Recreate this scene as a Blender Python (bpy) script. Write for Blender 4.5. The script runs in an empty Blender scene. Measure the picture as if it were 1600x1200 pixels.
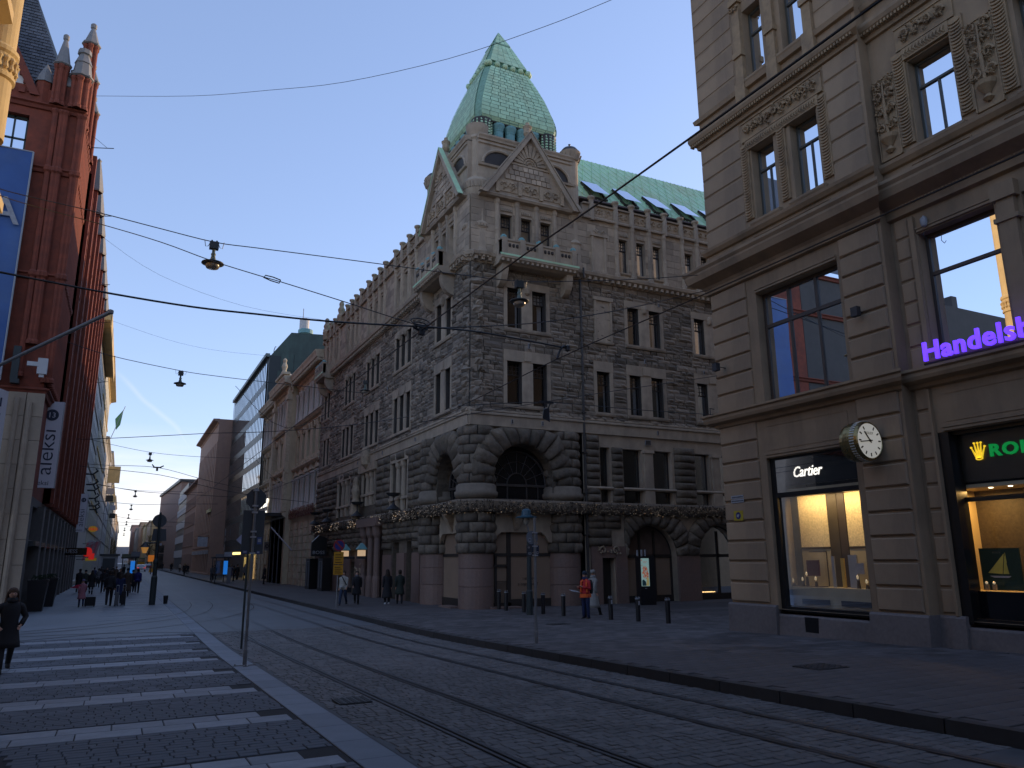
import bpy, bmesh, math, random
from mathutils import Matrix, Vector
PI = math.pi
R = random.Random(11)
SC = bpy.context.scene
COL = SC.collection

# ------------------------------------------------------------------ camera
cam_d = bpy.data.cameras.new('camera')
cam_d.sensor_width = 36.0
cam_d.lens = 26.55
cam_d.clip_start = 0.05
cam_d.clip_end = 6000
cam = bpy.data.objects.new('camera', cam_d)
COL.objects.link(cam)
cam.matrix_world = Matrix(((0.89259749, -0.09437226, -0.44086688, 0),
                           (-0.45079036, -0.20329761, -0.86917095, 0),
                           (-0.00760156, 0.97455834, -0.22400504, 0),
                           (0, 0, 0, 1)))
SC.camera = cam

# ------------------------------------------------------------------ world and sun
SUN_EL, SUN_AZ = 13.0, 77.0        # azimuth measured from the street axis (+Y), positive = right
CLOUD = (4.2, 3.7, 3.5, 1)
SKY_GAMMA, SKY_TINT = 0.62, (1.12, 1.09, 1.30, 1)
world = bpy.data.worlds.new('World')
SC.world = world
world.use_nodes = True
wn, wl = world.node_tree.nodes, world.node_tree.links
wn.clear()
w_out = wn.new('ShaderNodeOutputWorld')
w_bg = wn.new('ShaderNodeBackground')
sky = wn.new('ShaderNodeTexSky')
sky.sky_type = 'NISHITA'
sky.sun_disc = False
sky.sun_elevation = math.radians(SUN_EL)
sky.sun_rotation = math.radians(SUN_AZ)
sky.air_density = 1.0
sky.dust_density = 0.3
sky.ozone_density = 3.0
w_bg.inputs['Strength'].default_value = 0.15
# thin high cloud near the horizon and one old contrail, both fixed in the sky
tc = wn.new('ShaderNodeTexCoord')
sep = wn.new('ShaderNodeSeparateXYZ')
wl.new(tc.outputs['Generated'], sep.inputs[0])
def wmath(op, a=None, b=None, c=None, clamp=False):
    n = wn.new('ShaderNodeMath'); n.operation = op; n.use_clamp = clamp
    for i, q in enumerate((a, b, c)):
        if q is None: continue
        if isinstance(q, (int, float)): n.inputs[i].default_value = q
        else: wl.new(q, n.inputs[i])
    return n.outputs[0]
mp = wn.new('ShaderNodeMapping'); mp.inputs['Scale'].default_value = (2.0, 2.0, 13.0)
wl.new(tc.outputs['Generated'], mp.inputs[0])
nz = wn.new('ShaderNodeTexNoise'); nz.inputs['Scale'].default_value = 2.2
nz.inputs['Detail'].default_value = 7; nz.inputs['Roughness'].default_value = 0.55
wl.new(mp.outputs[0], nz.inputs['Vector'])
mr = wn.new('ShaderNodeMapRange'); mr.inputs['From Min'].default_value = 0.44; mr.inputs['From Max'].default_value = 0.7
wl.new(nz.outputs[0], mr.inputs['Value'])
low = wn.new('ShaderNodeMapRange'); low.inputs['From Min'].default_value = 0.01; low.inputs['From Max'].default_value = 0.16
low.inputs['To Min'].default_value = 1.0; low.inputs['To Max'].default_value = 0.0
wl.new(sep.outputs['Z'], low.inputs['Value'])
cfac = wmath('MULTIPLY', wmath('MULTIPLY_ADD', mr.outputs[0], 0.7, 0.18), low.outputs[0])
# contrail: great circle through two directions, faded at both ends
A = Vector((-0.0205, 1.0, 0.218)).normalized(); B = Vector((0.085, 1.0, 0.110)).normalized()
N = A.cross(B).normalized(); Mid = (A + B).normalized()
def wdot(v):
    n = wn.new('ShaderNodeVectorMath'); n.operation = 'DOT_PRODUCT'
    wl.new(tc.outputs['Generated'], n.inputs[0]); n.inputs[1].default_value = v
    return n.outputs['Value']
nz2 = wn.new('ShaderNodeTexNoise'); nz2.inputs['Scale'].default_value = 9; wl.new(tc.outputs['Generated'], nz2.inputs['Vector'])
dist = wmath('ABSOLUTE', wmath('ADD', wdot(N), wmath('MULTIPLY_ADD', nz2.outputs[0], 0.03, -0.015)))
line = wn.new('ShaderNodeMapRange'); line.inputs['From Min'].default_value = 0.0; line.inputs['From Max'].default_value = 0.0038
line.inputs['To Min'].default_value = 1; line.inputs['To Max'].default_value = 0; wl.new(dist, line.inputs['Value'])
endf = wn.new('ShaderNodeMapRange'); endf.inputs['From Min'].default_value = 0.9962; endf.inputs['From Max'].default_value = 0.9985
wl.new(wdot(Mid), endf.inputs['Value'])
trail = wmath('MULTIPLY', wmath('MULTIPLY', line.outputs[0], endf.outputs[0]), 0.10)
mix = wn.new('ShaderNodeMixRGB'); mix.inputs['Color2'].default_value = CLOUD
gam = wn.new('ShaderNodeGamma'); gam.inputs['Gamma'].default_value = SKY_GAMMA
wl.new(sky.outputs[0], gam.inputs[0])
tint = wn.new('ShaderNodeMixRGB'); tint.blend_type = 'MULTIPLY'; tint.inputs['Fac'].default_value = 1.0
tint.inputs['Color2'].default_value = SKY_TINT
wl.new(gam.outputs[0], tint.inputs['Color1'])
wl.new(tint.outputs[0], mix.inputs['Color1'])
wl.new(wmath('MAXIMUM', cfac, trail, clamp=True), mix.inputs['Fac'])
wl.new(mix.outputs[0], w_bg.inputs['Color'])
wl.new(w_bg.outputs[0], w_out.inputs[0])

sun_d = bpy.data.lights.new('sun', 'SUN')
sun_d.energy = 1.5
sun_d.angle = math.radians(0.6)
sun_d.color = (1.0, 0.7, 0.4)
sun = bpy.data.objects.new('sun', sun_d)
COL.objects.link(sun)
se, sa = math.radians(SUN_EL), math.radians(SUN_AZ)
sdir = Vector((math.sin(sa) * math.cos(se), math.cos(sa) * math.cos(se), math.sin(se)))
sun.rotation_euler = (-sdir).to_track_quat('-Z', 'Y').to_euler()
SC.view_settings.view_transform = 'Standard'
SC.view_settings.look = 'None'
SC.view_settings.exposure = 1.3
SC.view_settings.gamma = 1.0
SC.view_settings.use_curve_mapping = False
SC.render.engine = 'CYCLES'
SC.cycles.max_bounces = 6
SC.cycles.transparent_max_bounces = 12

# ------------------------------------------------------------------ materials
def M(name, col, rough=0.8, var=0.25, scale=3.0, bump=0.0, bscale=30.0, stain=None, stain_amt=0.0, stain_scale=0.6,
      island=0.0, metal=0.0, spec=0.5, emit=None, estr=0.0, obj=0.0, ior=None, streak=0.0):
    mt = bpy.data.materials.new(name); mt.use_nodes = True
    nt = mt.node_tree; nd, lk = nt.nodes, nt.links
    p = nd['Principled BSDF']
    p.inputs['Roughness'].default_value = rough
    p.inputs['Metallic'].default_value = metal
    p.inputs['Specular IOR Level'].default_value = spec
    if ior: p.inputs['IOR'].default_value = ior
    c = (col[0], col[1], col[2], 1)
    if var == 0 and not stain_amt and not island and not bump and not obj:
        p.inputs['Base Color'].default_value = c
    else:
        t = nd.new('ShaderNodeTexCoord')
        n1 = nd.new('ShaderNodeTexNoise'); n1.inputs['Scale'].default_value = scale
        n1.inputs['Detail'].default_value = 6; n1.inputs['Roughness'].default_value = 0.62
        lk.new(t.outputs['Object'], n1.inputs['Vector'])
        val = nd.new('ShaderNodeMapRange')
        val.inputs['From Min'].default_value = 0.25; val.inputs['From Max'].default_value = 0.75
        val.inputs['To Min'].default_value = 1 - var; val.inputs['To Max'].default_value = 1 + var
        lk.new(n1.outputs[0], val.inputs['Value'])
        last = val.outputs[0]
        def mul(a, b):
            q = nd.new('ShaderNodeMath'); q.operation = 'MULTIPLY'; lk.new(a, q.inputs[0]); lk.new(b, q.inputs[1]); return q.outputs[0]
        if island:
            g = nd.new('ShaderNodeNewGeometry')
            r2 = nd.new('ShaderNodeMapRange'); r2.inputs['To Min'].default_value = 1 - island; r2.inputs['To Max'].default_value = 1 + island
            lk.new(g.outputs['Random Per Island'], r2.inputs['Value']); last = mul(last, r2.outputs[0])
        if obj:
            g = nd.new('ShaderNodeObjectInfo')
            r2 = nd.new('ShaderNodeMapRange'); r2.inputs['To Min'].default_value = 1 - obj; r2.inputs['To Max'].default_value = 1 + obj
            lk.new(g.outputs['Random'], r2.inputs['Value']); last = mul(last, r2.outputs[0])
        base = nd.new('ShaderNodeRGB'); base.outputs[0].default_value = c
        colr = base.outputs[0]
        if stain_amt:
            n2 = nd.new('ShaderNodeTexNoise'); n2.inputs['Scale'].default_value = stain_scale; n2.inputs['Detail'].default_value = 8
            n2.inputs['Roughness'].default_value = 0.65
            src = t.outputs['Object']
            if streak:
                mpn = nd.new('ShaderNodeMapping'); mpn.inputs['Scale'].default_value = (1, 1, streak); lk.new(src, mpn.inputs[0]); src = mpn.outputs[0]
            lk.new(src, n2.inputs['Vector'])
            r3 = nd.new('ShaderNodeMapRange'); r3.inputs['From Min'].default_value = 0.45; r3.inputs['From Max'].default_value = 0.72
            r3.inputs['To Max'].default_value = stain_amt; lk.new(n2.outputs[0], r3.inputs['Value'])
            mx = nd.new('ShaderNodeMixRGB'); lk.new(r3.outputs[0], mx.inputs['Fac']); lk.new(colr, mx.inputs['Color1'])
            mx.inputs['Color2'].default_value = (stain[0], stain[1], stain[2], 1); colr = mx.outputs[0]
        vm = nd.new('ShaderNodeVectorMath'); vm.operation = 'SCALE'
        lk.new(colr, vm.inputs[0]); lk.new(last, vm.inputs['Scale'])
        lk.new(vm.outputs[0], p.inputs['Base Color'])
        if bump:
            n3 = nd.new('ShaderNodeTexNoise'); n3.inputs['Scale'].default_value = bscale; n3.inputs['Detail'].default_value = 5
            lk.new(t.outputs['Object'], n3.inputs['Vector'])
            b = nd.new('ShaderNodeBump'); b.inputs['Strength'].default_value = 0.6; b.inputs['Distance'].default_value = bump
            lk.new(n3.outputs[0], b.inputs['Height']); lk.new(b.outputs[0], p.inputs['Normal'])
        rr = nd.new('ShaderNodeMapRange'); rr.inputs['To Min'].default_value = max(0.02, rough - 0.08); rr.inputs['To Max'].default_value = min(1, rough + 0.08)
        lk.new(n1.outputs[0], rr.inputs['Value']); lk.new(rr.outputs[0], p.inputs['Roughness'])
    if emit:
        p.inputs['Emission Color'].default_value = (emit[0], emit[1], emit[2], 1)
        p.inputs['Emission Strength'].default_value = estr
    return mt

def glass(name, ior=1.9, tint=(0.75, 0.8, 0.8), rough=0.0, wob=0.0):
    mt = bpy.data.materials.new(name); mt.use_nodes = True
    nd, lk = mt.node_tree.nodes, mt.node_tree.links; nd.clear()
    o = nd.new('ShaderNodeOutputMaterial'); mx = nd.new('ShaderNodeMixShader')
    tr = nd.new('ShaderNodeBsdfTransparent'); tr.inputs[0].default_value = (*tint, 1)
    gl = nd.new('ShaderNodeBsdfGlossy'); gl.inputs['Roughness'].default_value = rough; gl.inputs['Color'].default_value = (.92, .95, 1, 1)
    fr = nd.new('ShaderNodeFresnel'); fr.inputs['IOR'].default_value = ior
    lk.new(fr.outputs[0], mx.inputs[0]); lk.new(tr.outputs[0], mx.inputs[1]); lk.new(gl.outputs[0], mx.inputs[2])
    if wob:
        t = nd.new('ShaderNodeTexCoord'); n = nd.new('ShaderNodeTexNoise'); n.inputs['Scale'].default_value = 1.3
        lk.new(t.outputs['Object'], n.inputs['Vector']); b = nd.new('ShaderNodeBump'); b.inputs['Distance'].default_value = wob
        b.inputs['Strength'].default_value = 0.5; lk.new(n.outputs[0], b.inputs['Height']); lk.new(b.outputs[0], gl.inputs['Normal']); lk.new(b.outputs[0], fr.inputs['Normal'])
    lk.new(mx.outputs[0], o.inputs[0])
    return mt

# ------------------------------------------------------------------ mesh kit
class MB:
    """collects faces in local (u, n, z) coordinates; F maps them into the world"""
    def __init__(s, F=None, flip=False):
        s.v = []; s.f = []; s.mi = []; s.F = F; s.flip = flip
    def P(s, p):
        s.v.append(s.F(*p) if s.F else p); return len(s.v) - 1
    def face(s, pts, m=0):
        ix = [s.P(p) for p in pts]
        s.f.append(ix[::-1] if s.flip else ix); s.mi.append(m)
    def fi(s, ix, m=0):
        s.f.append(ix[::-1] if s.flip else ix); s.mi.append(m)
    def box(s, a, b, c, d, e, f, m=0):
        q = [s.P(p) for p in ((a, c, e), (b, c, e), (b, d, e), (a, d, e), (a, c, f), (b, c, f), (b, d, f), (a, d, f))]
        for x in ((0, 3, 2, 1), (4, 5, 6, 7), (0, 1, 5, 4), (1, 2, 6, 5), (2, 3, 7, 6), (3, 0, 4, 7)):
            s.fi([q[i] for i in x], m)
    def prism(s, prof, u0, u1, m=0, caps=True, k0=0.0, k1=0.0):
        """(n,z) profile run along u; k0/k1 mitre the ends outwards by n*k"""
        A = [s.P((u0 - k0 * n, n, z)) for n, z in prof]; B = [s.P((u1 + k1 * n, n, z)) for n, z in prof]
        L = len(prof)
        for i in range(L):
            j = (i + 1) % L; s.fi([A[i], A[j], B[j], B[i]], m)
        if caps: s.fi(A[::-1], m); s.fi(B, m)
    def extr(s, poly, n0, n1, m=0):
        """(u,z) outline given depth n0..n1"""
        A = [s.P((u, n0, z)) for u, z in poly]; B = [s.P((u, n1, z)) for u, z in poly]
        L = len(poly)
        for i in range(L):
            j = (i + 1) % L; s.fi([A[i], B[i], B[j], A[j]], m)
        s.fi(A, m); s.fi(B[::-1], m)
    def lathe(s, cu, cn, prof, seg=16, m=0, a0=0.0, a1=2 * PI):
        full = abs(a1 - a0 - 2 * PI) < 1e-4; k = seg if full else seg + 1
        rings = []
        for r, z in prof:
            if r < 1e-5: rings.append([s.P((cu, cn, z))] * k)
            else: rings.append([s.P((cu + r * math.cos(a0 + (a1 - a0) * i / seg), cn + r * math.sin(a0 + (a1 - a0) * i / seg), z)) for i in range(k)])
        for a, b in zip(rings, rings[1:]):
            for i in range(seg):
                j = (i + 1) % k
                ix = []
                for q in (a[i], a[j], b[j], b[i]):
                    if q not in ix: ix.append(q)
                if len(ix) > 2: s.fi(ix, m)
    def tube(s, pts, r, seg=6, m=0, cap=True):
        """round bar through world-or-local points; r number or list"""
        pts = [Vector(p) for p in pts]; n = len(pts); rs = r if isinstance(r, (list, tuple)) else [r] * n
        rings = []; ref = None
        for i, p in enumerate(pts):
            t = (pts[min(i + 1, n - 1)] - pts[max(i - 1, 0)]).normalized()
            if ref is None or abs(ref.dot(t)) > 0.98: ref = Vector((0, 0, 1)) if abs(t.z) < 0.9 else Vector((1, 0, 0))
            a = t.cross(ref).normalized(); b = a.cross(t).normalized(); ref = b
            rings.append([s.P(tuple(p + rs[i] * (math.cos(2 * PI * k / seg) * a + math.sin(2 * PI * k / seg) * b))) for k in range(seg)])
        for A, B in zip(rings, rings[1:]):
            for k in range(seg): s.fi([A[k], A[(k + 1) % seg], B[(k + 1) % seg], B[k]], m)
        if cap: s.fi(rings[0][::-1], m); s.fi(rings[-1], m)
    def ring(s, cs, m=0, caps=True):
        """skin between closed rings of equal length"""
        I = [[s.P(tuple(p)) for p in c] for c in cs]; k = len(I[0])
        for A, B in zip(I, I[1:]):
            for i in range(k): s.fi([A[i], A[(i + 1) % k], B[(i + 1) % k], B[i]], m)
        if caps: s.fi(I[0][::-1], m); s.fi(I[-1], m)
    def pillow(s, q, n0, d, nu=3, nz=3, rough=0.35, inset=0.012, m=0, rnd=None):
        """rock faced stone over a (u,z) quadrilateral q (4 corners, counter clockwise), base n0, bulge d"""
        rnd = rnd or R
        cu = sum(p[0] for p in q) / 4; cz = sum(p[1] for p in q) / 4
        def sh(p):
            du, dz = p[0] - cu, p[1] - cz; L = math.hypot(du, dz) or 1; k = max(0, 1 - inset * 1.4 / L); return (cu + du * k, cz + dz * k)
        q = [sh(p) for p in q]
        G = []
        for j in range(nz + 1):
            row = []
            for i in range(nu + 1):
                a, b = i / nu, j / nz
                u = (q[0][0] * (1 - a) + q[1][0] * a) * (1 - b) + (q[3][0] * (1 - a) + q[2][0] * a) * b
                z = (q[0][1] * (1 - a) + q[1][1] * a) * (1 - b) + (q[3][1] * (1 - a) + q[2][1] * a) * b
                edge = i in (0, nu) or j in (0, nz)
                h = d * (0.5 + 0.16 * rnd.random()) if edge else d * (1 - rough + 2 * rough * rnd.random())
                row.append(s.P((u, n0 + h, z)))
            G.append(row)
        for j in range(nz):
            for i in range(nu): s.fi([G[j][i], G[j][i + 1], G[j + 1][i + 1], G[j + 1][i]], m)
        base = [s.P((p[0], n0 - 0.01, p[1])) for p in q]
        lo = [G[0][i] for i in range(nu + 1)]; hi = [G[nz][i] for i in range(nu + 1)]
        le = [G[j][0] for j in range(nz + 1)]; ri = [G[j][nu] for j in range(nz + 1)]
        s.fi([base[0], base[1]] + lo[::-1], m); s.fi([base[2], base[3]] + hi, m)
        s.fi([base[3], base[0]] + le, m); s.fi([base[1], base[2]] + ri[::-1], m)
    def data(s, name, mats, origin=(0, 0, 0), smooth=False):
        me = bpy.data.meshes.new(name)
        ox, oy, oz = origin
        me.from_pydata([(x - ox, y - oy, z - oz) for x, y, z in s.v], [], s.f)
        for mt in (mats if isinstance(mats, (list, tuple)) else [mats]): me.materials.append(mt)
        if any(s.mi): me.polygons.foreach_set('material_index', s.mi)
        if smooth: me.polygons.foreach_set('use_smooth', [True] * len(me.polygons))
        me.update()
        return me

def link(name, me, parent=None, loc=(0, 0, 0), rz=0.0):
    o = bpy.data.objects.new(name, me); COL.objects.link(o)
    if parent is not None: o.parent = parent
    o.location = loc; o.rotation_euler = (0, 0, rz)
    return o
def thing(name, label, cat, loc=(0, 0, 0), group=None, rz=0.0):
    o = link(name, None, None, loc, rz); o.empty_display_size = 0.3
    o['label'] = label; o['category'] = cat
    if group: o['group'] = group
    return o
def wl_of(o):
    v = Vector(o.location)
    while o.parent: o = o.parent; v = v + Vector(o.location)
    return v
SPLIT = {'window_surround', 'pilaster', 'granite_pier', 'carved_panel', 'window_column', 'mullion_pier', 'door', 'curtain', 'blind_niche', 'carved_figure', 'display_shelf',
         'display_light', 'display_stand', 'balcony_pier', 'brick_moulding', 'window_sill', 'panel_moulding', 'hour_mark', 'window_ornament', 'spandrel', 'carved_frieze', 'shop_fascia',
         'cornice', 'wall_plate', 'stone_shaft', 'case_frame', 'roof_tank', 'window_mullion', 'interior_wall', 'stone_base'}
def split_mb(mb):
    """pieces of a mesh that lie apart from each other"""
    par = list(range(len(mb.v)))
    def find(a):
        while par[a] != a: par[a] = par[par[a]]; a = par[a]
        return a
    for f in mb.f:
        r = find(f[0])
        for q in f[1:]: par[find(q)] = r
    comp = {}
    for i, f in enumerate(mb.f): comp.setdefault(find(f[0]), []).append(i)
    bx = []
    for k, fs in comp.items():
        ix = [q for i in fs for q in mb.f[i]]; v = [mb.v[q] for q in ix]
        bx.append([[min(p[c] for p in v) - .03 for c in range(3)], [max(p[c] for p in v) + .03 for c in range(3)], fs])
    if len(bx) > 900: return [mb]
    done = False
    while not done:
        done = True; out = []
        for b in bx:
            for o in out:
                if all(b[0][c] <= o[1][c] and b[1][c] >= o[0][c] for c in range(3)):
                    o[0] = [min(o[0][c], b[0][c]) for c in range(3)]; o[1] = [max(o[1][c], b[1][c]) for c in range(3)]; o[2] = o[2] + b[2]; done = False; break
            else: out.append(b)
        bx = out
    res = []
    for b in bx:
        n = MB(); mp = {}
        for i in b[2]:
            ix = []
            for q in mb.f[i]:
                if q not in mp: mp[q] = len(n.v); n.v.append(mb.v[q])
                ix.append(mp[q])
            n.f.append(ix); n.mi.append(mb.mi[i])
        res.append(n)
    return res
def part(name, mb, mats, parent, smooth=False, label=None, stuff=False, loc=None):
    """mb holds world coordinates; the part is placed relative to its (unrotated) parent"""
    if name in SPLIT and not stuff and parent is not None and not label:
        ps = split_mb(mb)
        if len(ps) > 1:
            for q in ps: o = part1(name, q, mats, parent, smooth, loc=q.v[0])
            return o
    return part1(name, mb, mats, parent, smooth, label, stuff, loc)
def part1(name, mb, mats, parent, smooth=False, label=None, stuff=False, loc=None):
    base = wl_of(parent) if parent is not None else Vector((0, 0, 0))
    if loc is None: loc = base
    me = mb.data(name, mats, tuple(loc), smooth)
    o = link(name, me, parent, tuple(Vector(loc) - base))
    if label: o['label'] = label
    if stuff: o['kind'] = 'stuff'
    return o
def inst(name, me, parent, wloc, rz=0.0):
    return link(name, me, parent, tuple(Vector(wloc) - wl_of(parent)), rz)
def tag(o, label, cat, group=None):
    o['label'] = label; o['category'] = cat
    if group: o['group'] = group
    return o
def struct(name, mb, mats, smooth=False):
    o = link(name, mb.data(name, mats, (0, 0, 0), smooth)); o['kind'] = 'structure'; return o
def copy_tree(o, parent=None):
    c = o.copy(); COL.objects.link(c); c.parent = parent
    for ch in o.children: copy_tree(ch, c)
    return c

def zg(y):
    if y < 19.5: return -(1.88 + 0.0207 * y)
    if y > 26: return -2.35
    t = (y - 19.5) / 6.5; a = -(1.88 + 0.0207 * 19.5)
    return a + (-2.35 - a) * (t * (2 - t))

def wall(mb, u0, u1, z0, z1, n, ops, depth=0.3, m=0, mr=None, nback=None):
    """flat wall with rectangular openings (a,b,c,d) and their reveals"""
    mr = m if mr is None else mr
    ops = [(max(a, u0), min(b, u1), max(c, z0), min(d, z1)) for a, b, c, d in ops if b > u0 and a < u1 and d > z0 and c < z1]
    zs = sorted({z0, z1} | {q for o in ops for q in o[2:]})
    for c, d in zip(zs, zs[1:]):
        cur = u0
        for a, b in sorted((o[0], o[1]) for o in ops if o[2] < d - 1e-6 and o[3] > c + 1e-6):
            if a > cur + 1e-6: mb.face([(cur, n, c), (a, n, c), (a, n, d), (cur, n, d)], m)
            cur = max(cur, b)
        if u1 > cur + 1e-6: mb.face([(cur, n, c), (u1, n, c), (u1, n, d), (cur, n, d)], m)
    for a, b, c, d in ops:
        k = n - depth
        mb.face([(a, n, c), (a, k, c), (a, k, d), (a, n, d)], mr); mb.face([(b, k, c), (b, n, c), (b, n, d), (b, k, d)], mr)
        mb.face([(a, k, c), (a, n, c), (b, n, c), (b, k, c)], mr); mb.face([(a, n, d), (a, k, d), (b, k, d), (b, n, d)], mr)

def free(u0, u1, excl, a, b):
    """intervals of [u0,u1] not covered by rectangles overlapping z range a..b"""
    cur = u0; out = []
    for x0, x1 in sorted((e[0], e[1]) for e in excl if e[2] < b - 1e-6 and e[3] > a + 1e-6):
        if x0 > cur: out.append((cur, min(x0, u1)))
        cur = max(cur, x1)
    if cur < u1: out.append((cur, u1))
    return [i for i in out if i[1] - i[0] > 0.06]
def courses(u0, u1, z0, z1, excl, hmin, hmax, lmin, lmax, rnd):
    zs = sorted({z0, z1} | {q for e in excl for q in e[2:4] if z0 < q < z1})
    out = []
    for c, d in zip(zs, zs[1:]):
        if d - c < 0.05: continue
        k = max(1, round((d - c) / ((hmin + hmax) / 2))); ws = [rnd.uniform(hmin, hmax) for _ in range(k)]; t = sum(ws); z = c
        for w in ws:
            h = w / t * (d - c)
            for a, b in free(u0, u1, excl, z, z + h):
                n = max(1, round((b - a) / ((lmin + lmax) / 2))); ls = [rnd.uniform(lmin, lmax) for _ in range(n)]; tt = sum(ls); x = a
                for l in ls:
                    q = l / tt * (b - a); out.append((x, x + q, z, z + h)); x += q
            z += h
    return out
# ------------------------------------------------------------------ palette
m_paving = M('dark paving', (.088, .096, .112), .8, .2, 2.0, .002, 60, (.05, .05, .055), .5, .35, island=.24)
m_slab = M('light granite slab', (.22, .235, .26), .72, .28, 3.0, .002, 90, (.16, .17, .19), .6, .5, island=.2, obj=.18)
m_sett = M('road sett', (.108, .102, .1), .68, .35, 1.1, .003, 60, (.055, .05, .045), .55, .3, island=.22, obj=.14)
m_road = M('road bed', (.075, .078, .084), .75, .35, 3.0, .004, 14, (.05, .046, .042), .5, .25)
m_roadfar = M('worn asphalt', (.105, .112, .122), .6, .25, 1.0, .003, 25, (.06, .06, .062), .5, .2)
m_joint = M('paving joints', (.02, .02, .022), .95, .2)
m_walk = M('right pavement', (.078, .07, .07), .75, .38, 2.2, .004, 60, (.035, .032, .033), .8, .45, island=.35, obj=.12)
m_kerb = M('kerb granite', (.032, .03, .03), .75, .25, 4, .002, 60, obj=.15)
m_band = M('smooth granite band', (.17, .19, .22), .7, .15, 3, .001, 90, obj=.12, island=.12)
m_rail = M('rail steel', (.09, .09, .095), .5, .2, 8, metal=.8)
m_groove = M('rail groove', (.008, .008, .008), .9, 0)
m_iron = M('cast iron', (.03, .03, .032), .6, .3, 10)

# ------------------------------------------------------------------ ground, road, pavements
YS = [-60, -20, -8, 0, 3, 5, 7, 9, 11, 13, 15, 17, 19, 20, 21, 22, 23, 24, 25, 26, 27, 30, 36, 45, 60, 80, 110, 150, 200, 280, 400, 700, 1500, 5000]
def sheet(x0, x1, dz, ys=YS, skip=None, xf0=None, xf1=None):
    mb = MB()
    for a, b in zip(ys, ys[1:]):
        mb.face([(x0, a, zg(a) + dz), (x1, a, zg(a) + dz), (x1, b, zg(b) + dz), (x0, b, zg(b) + dz)])
    return mb
g = sheet(-900, 1200, -0.30); struct('ground', g, m_road)
road = struct('road', sheet(2.88, 8.62, -0.012, [y for y in YS if y <= 1500]), m_road)
lp = struct('left_pavement', sheet(-4.6, 2.38, -0.014, [y for y in YS if y <= 1500]), m_joint)
# side street on the left
side = MB(); side.face([(-60, 20, -2.36), (-4.6, 20, zg(20) - .012), (-4.6, 41.2, -2.362), (-60, 41.2, -2.36)])
struct('side_street', side, m_road)
rp = MB()
for a, b in zip(YS, YS[1:]):
    if b > 1500: break
    rp.face([(8.78, a, zg(a) + .135), (34.0, a, zg(a) + .135), (34.0, b, zg(b) + .135), (8.78, b, zg(b) + .135)])
right_pav = struct('right_pavement', rp, m_walk)
# far smooth surfaces of the left pavement and the road take over past the modelled setts
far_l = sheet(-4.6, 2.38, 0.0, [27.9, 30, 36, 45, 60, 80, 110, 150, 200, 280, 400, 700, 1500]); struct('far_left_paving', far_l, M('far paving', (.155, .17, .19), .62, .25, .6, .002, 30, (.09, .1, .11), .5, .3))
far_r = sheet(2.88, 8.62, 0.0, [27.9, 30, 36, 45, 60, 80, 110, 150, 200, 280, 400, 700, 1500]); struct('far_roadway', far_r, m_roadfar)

def stone(mb, x0, x1, y0, y1, dz, j=.006, h=.03, jit=.004):
    """one flat laid stone with chamfered rim"""
    z = [zg(y) + dz + R.uniform(-jit, jit) for y in (y0, y0, y1, y1)]
    c = [(x0 + j, y0 + j), (x1 - j, y0 + j), (x1 - j, y1 - j), (x0 + j, y1 - j)]
    k = min(.009, (x1 - x0) * .1)
    t = [(x0 + j + k, y0 + j + k), (x1 - j - k, y0 + j + k), (x1 - j - k, y1 - j - k), (x0 + j + k, y1 - j - k)]
    lo = [mb.P((p[0], p[1], q - h)) for p, q in zip(c, z)]; mi = [mb.P((p[0], p[1], q - .006)) for p, q in zip(c, z)]; hi = [mb.P((p[0], p[1], q)) for p, q in zip(t, z)]
    for i in range(4):
        q = (i + 1) % 4
        mb.fi([lo[i], lo[q], mi[q], mi[i]]); mb.fi([mi[i], mi[q], hi[q], hi[i]])
    mb.fi(hi)
# light slab stripes across the left pavement
stripes = [(8.35, 9.15), (11.15, 12.05), (14.12, 15.1), (17.0, 17.85), (19.9, 20.72), (22.25, 23.05), (24.55, 25.3), (26.8, 27.5)]
for k, (a, b) in enumerate(stripes):
    mid = (a + b) / 2
    for r, (y0, y1) in enumerate(((a, mid), (mid, b))):
        x = 2.3 - .35 * r
        while x > -2.6 - 0.6 * (k < 3):
            w = R.choice((.55, .62, .68, .75))
            mb = MB(); stone(mb, x - w, x, y0, y1, .002, .007, .03, .002)
            part('paving_slab', mb, m_slab, lp, loc=(x - w / 2, (y0 + y1) / 2, zg(mid))); x -= w
st = MB()
for k in range(16):
    y = 35.5 + k * 2.9; st.box(-2.4 if k > 2 else -.6, 2.3, y, y + .62, zg(y) - .02, zg(y) + .005)
part('paving_slab', st, m_slab, lp, stuff=True)
# dark paving blocks in between
rows = []
y = 4.6
while y < 27.9:
    h = .145 if y < 18 else .2
    hit = [s for s in stripes if s[0] < y + h - .02 and s[1] > y + .02]
    if hit and y >= hit[0][0] - .02 and y + h <= hit[0][1] + .03: rows.append((y, y + h, 'edge'))
    elif hit: rows.append((y, min(y + h, hit[0][0]) if y < hit[0][0] else y + h, 'cut' if y < hit[0][0] else 'edge')); 
    else: rows.append((y, y + h, 'full'))
    y += h
blocks = []
for (y0, y1, kind) in rows:
    if y1 - y0 < .05: continue
    x = -4.55 + R.random() * .25
    while x < 2.36:
        w = R.uniform(.2, .31) * (1.0 if y0 < 18 else 1.3)
        x1 = min(x + w, 2.37)
        if x1 - x > .06 and not (kind == 'edge' and x1 > -2.6): blocks.append((x, x1, y0, y1))
        x += w
def inview(x, y):
    c = (.89259749 * x - .45079036 * y + .0076 * 2.1, .44086688 * x + .86917095 * y - .224 * 2.1)
    return c[1] > 1 and abs(c[0]) / c[1] < .70 and y > 5.2 - .25 * 0 and (.2033 * y + .0944 * x + .9746 * 2.1) / c[1] < .52
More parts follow.
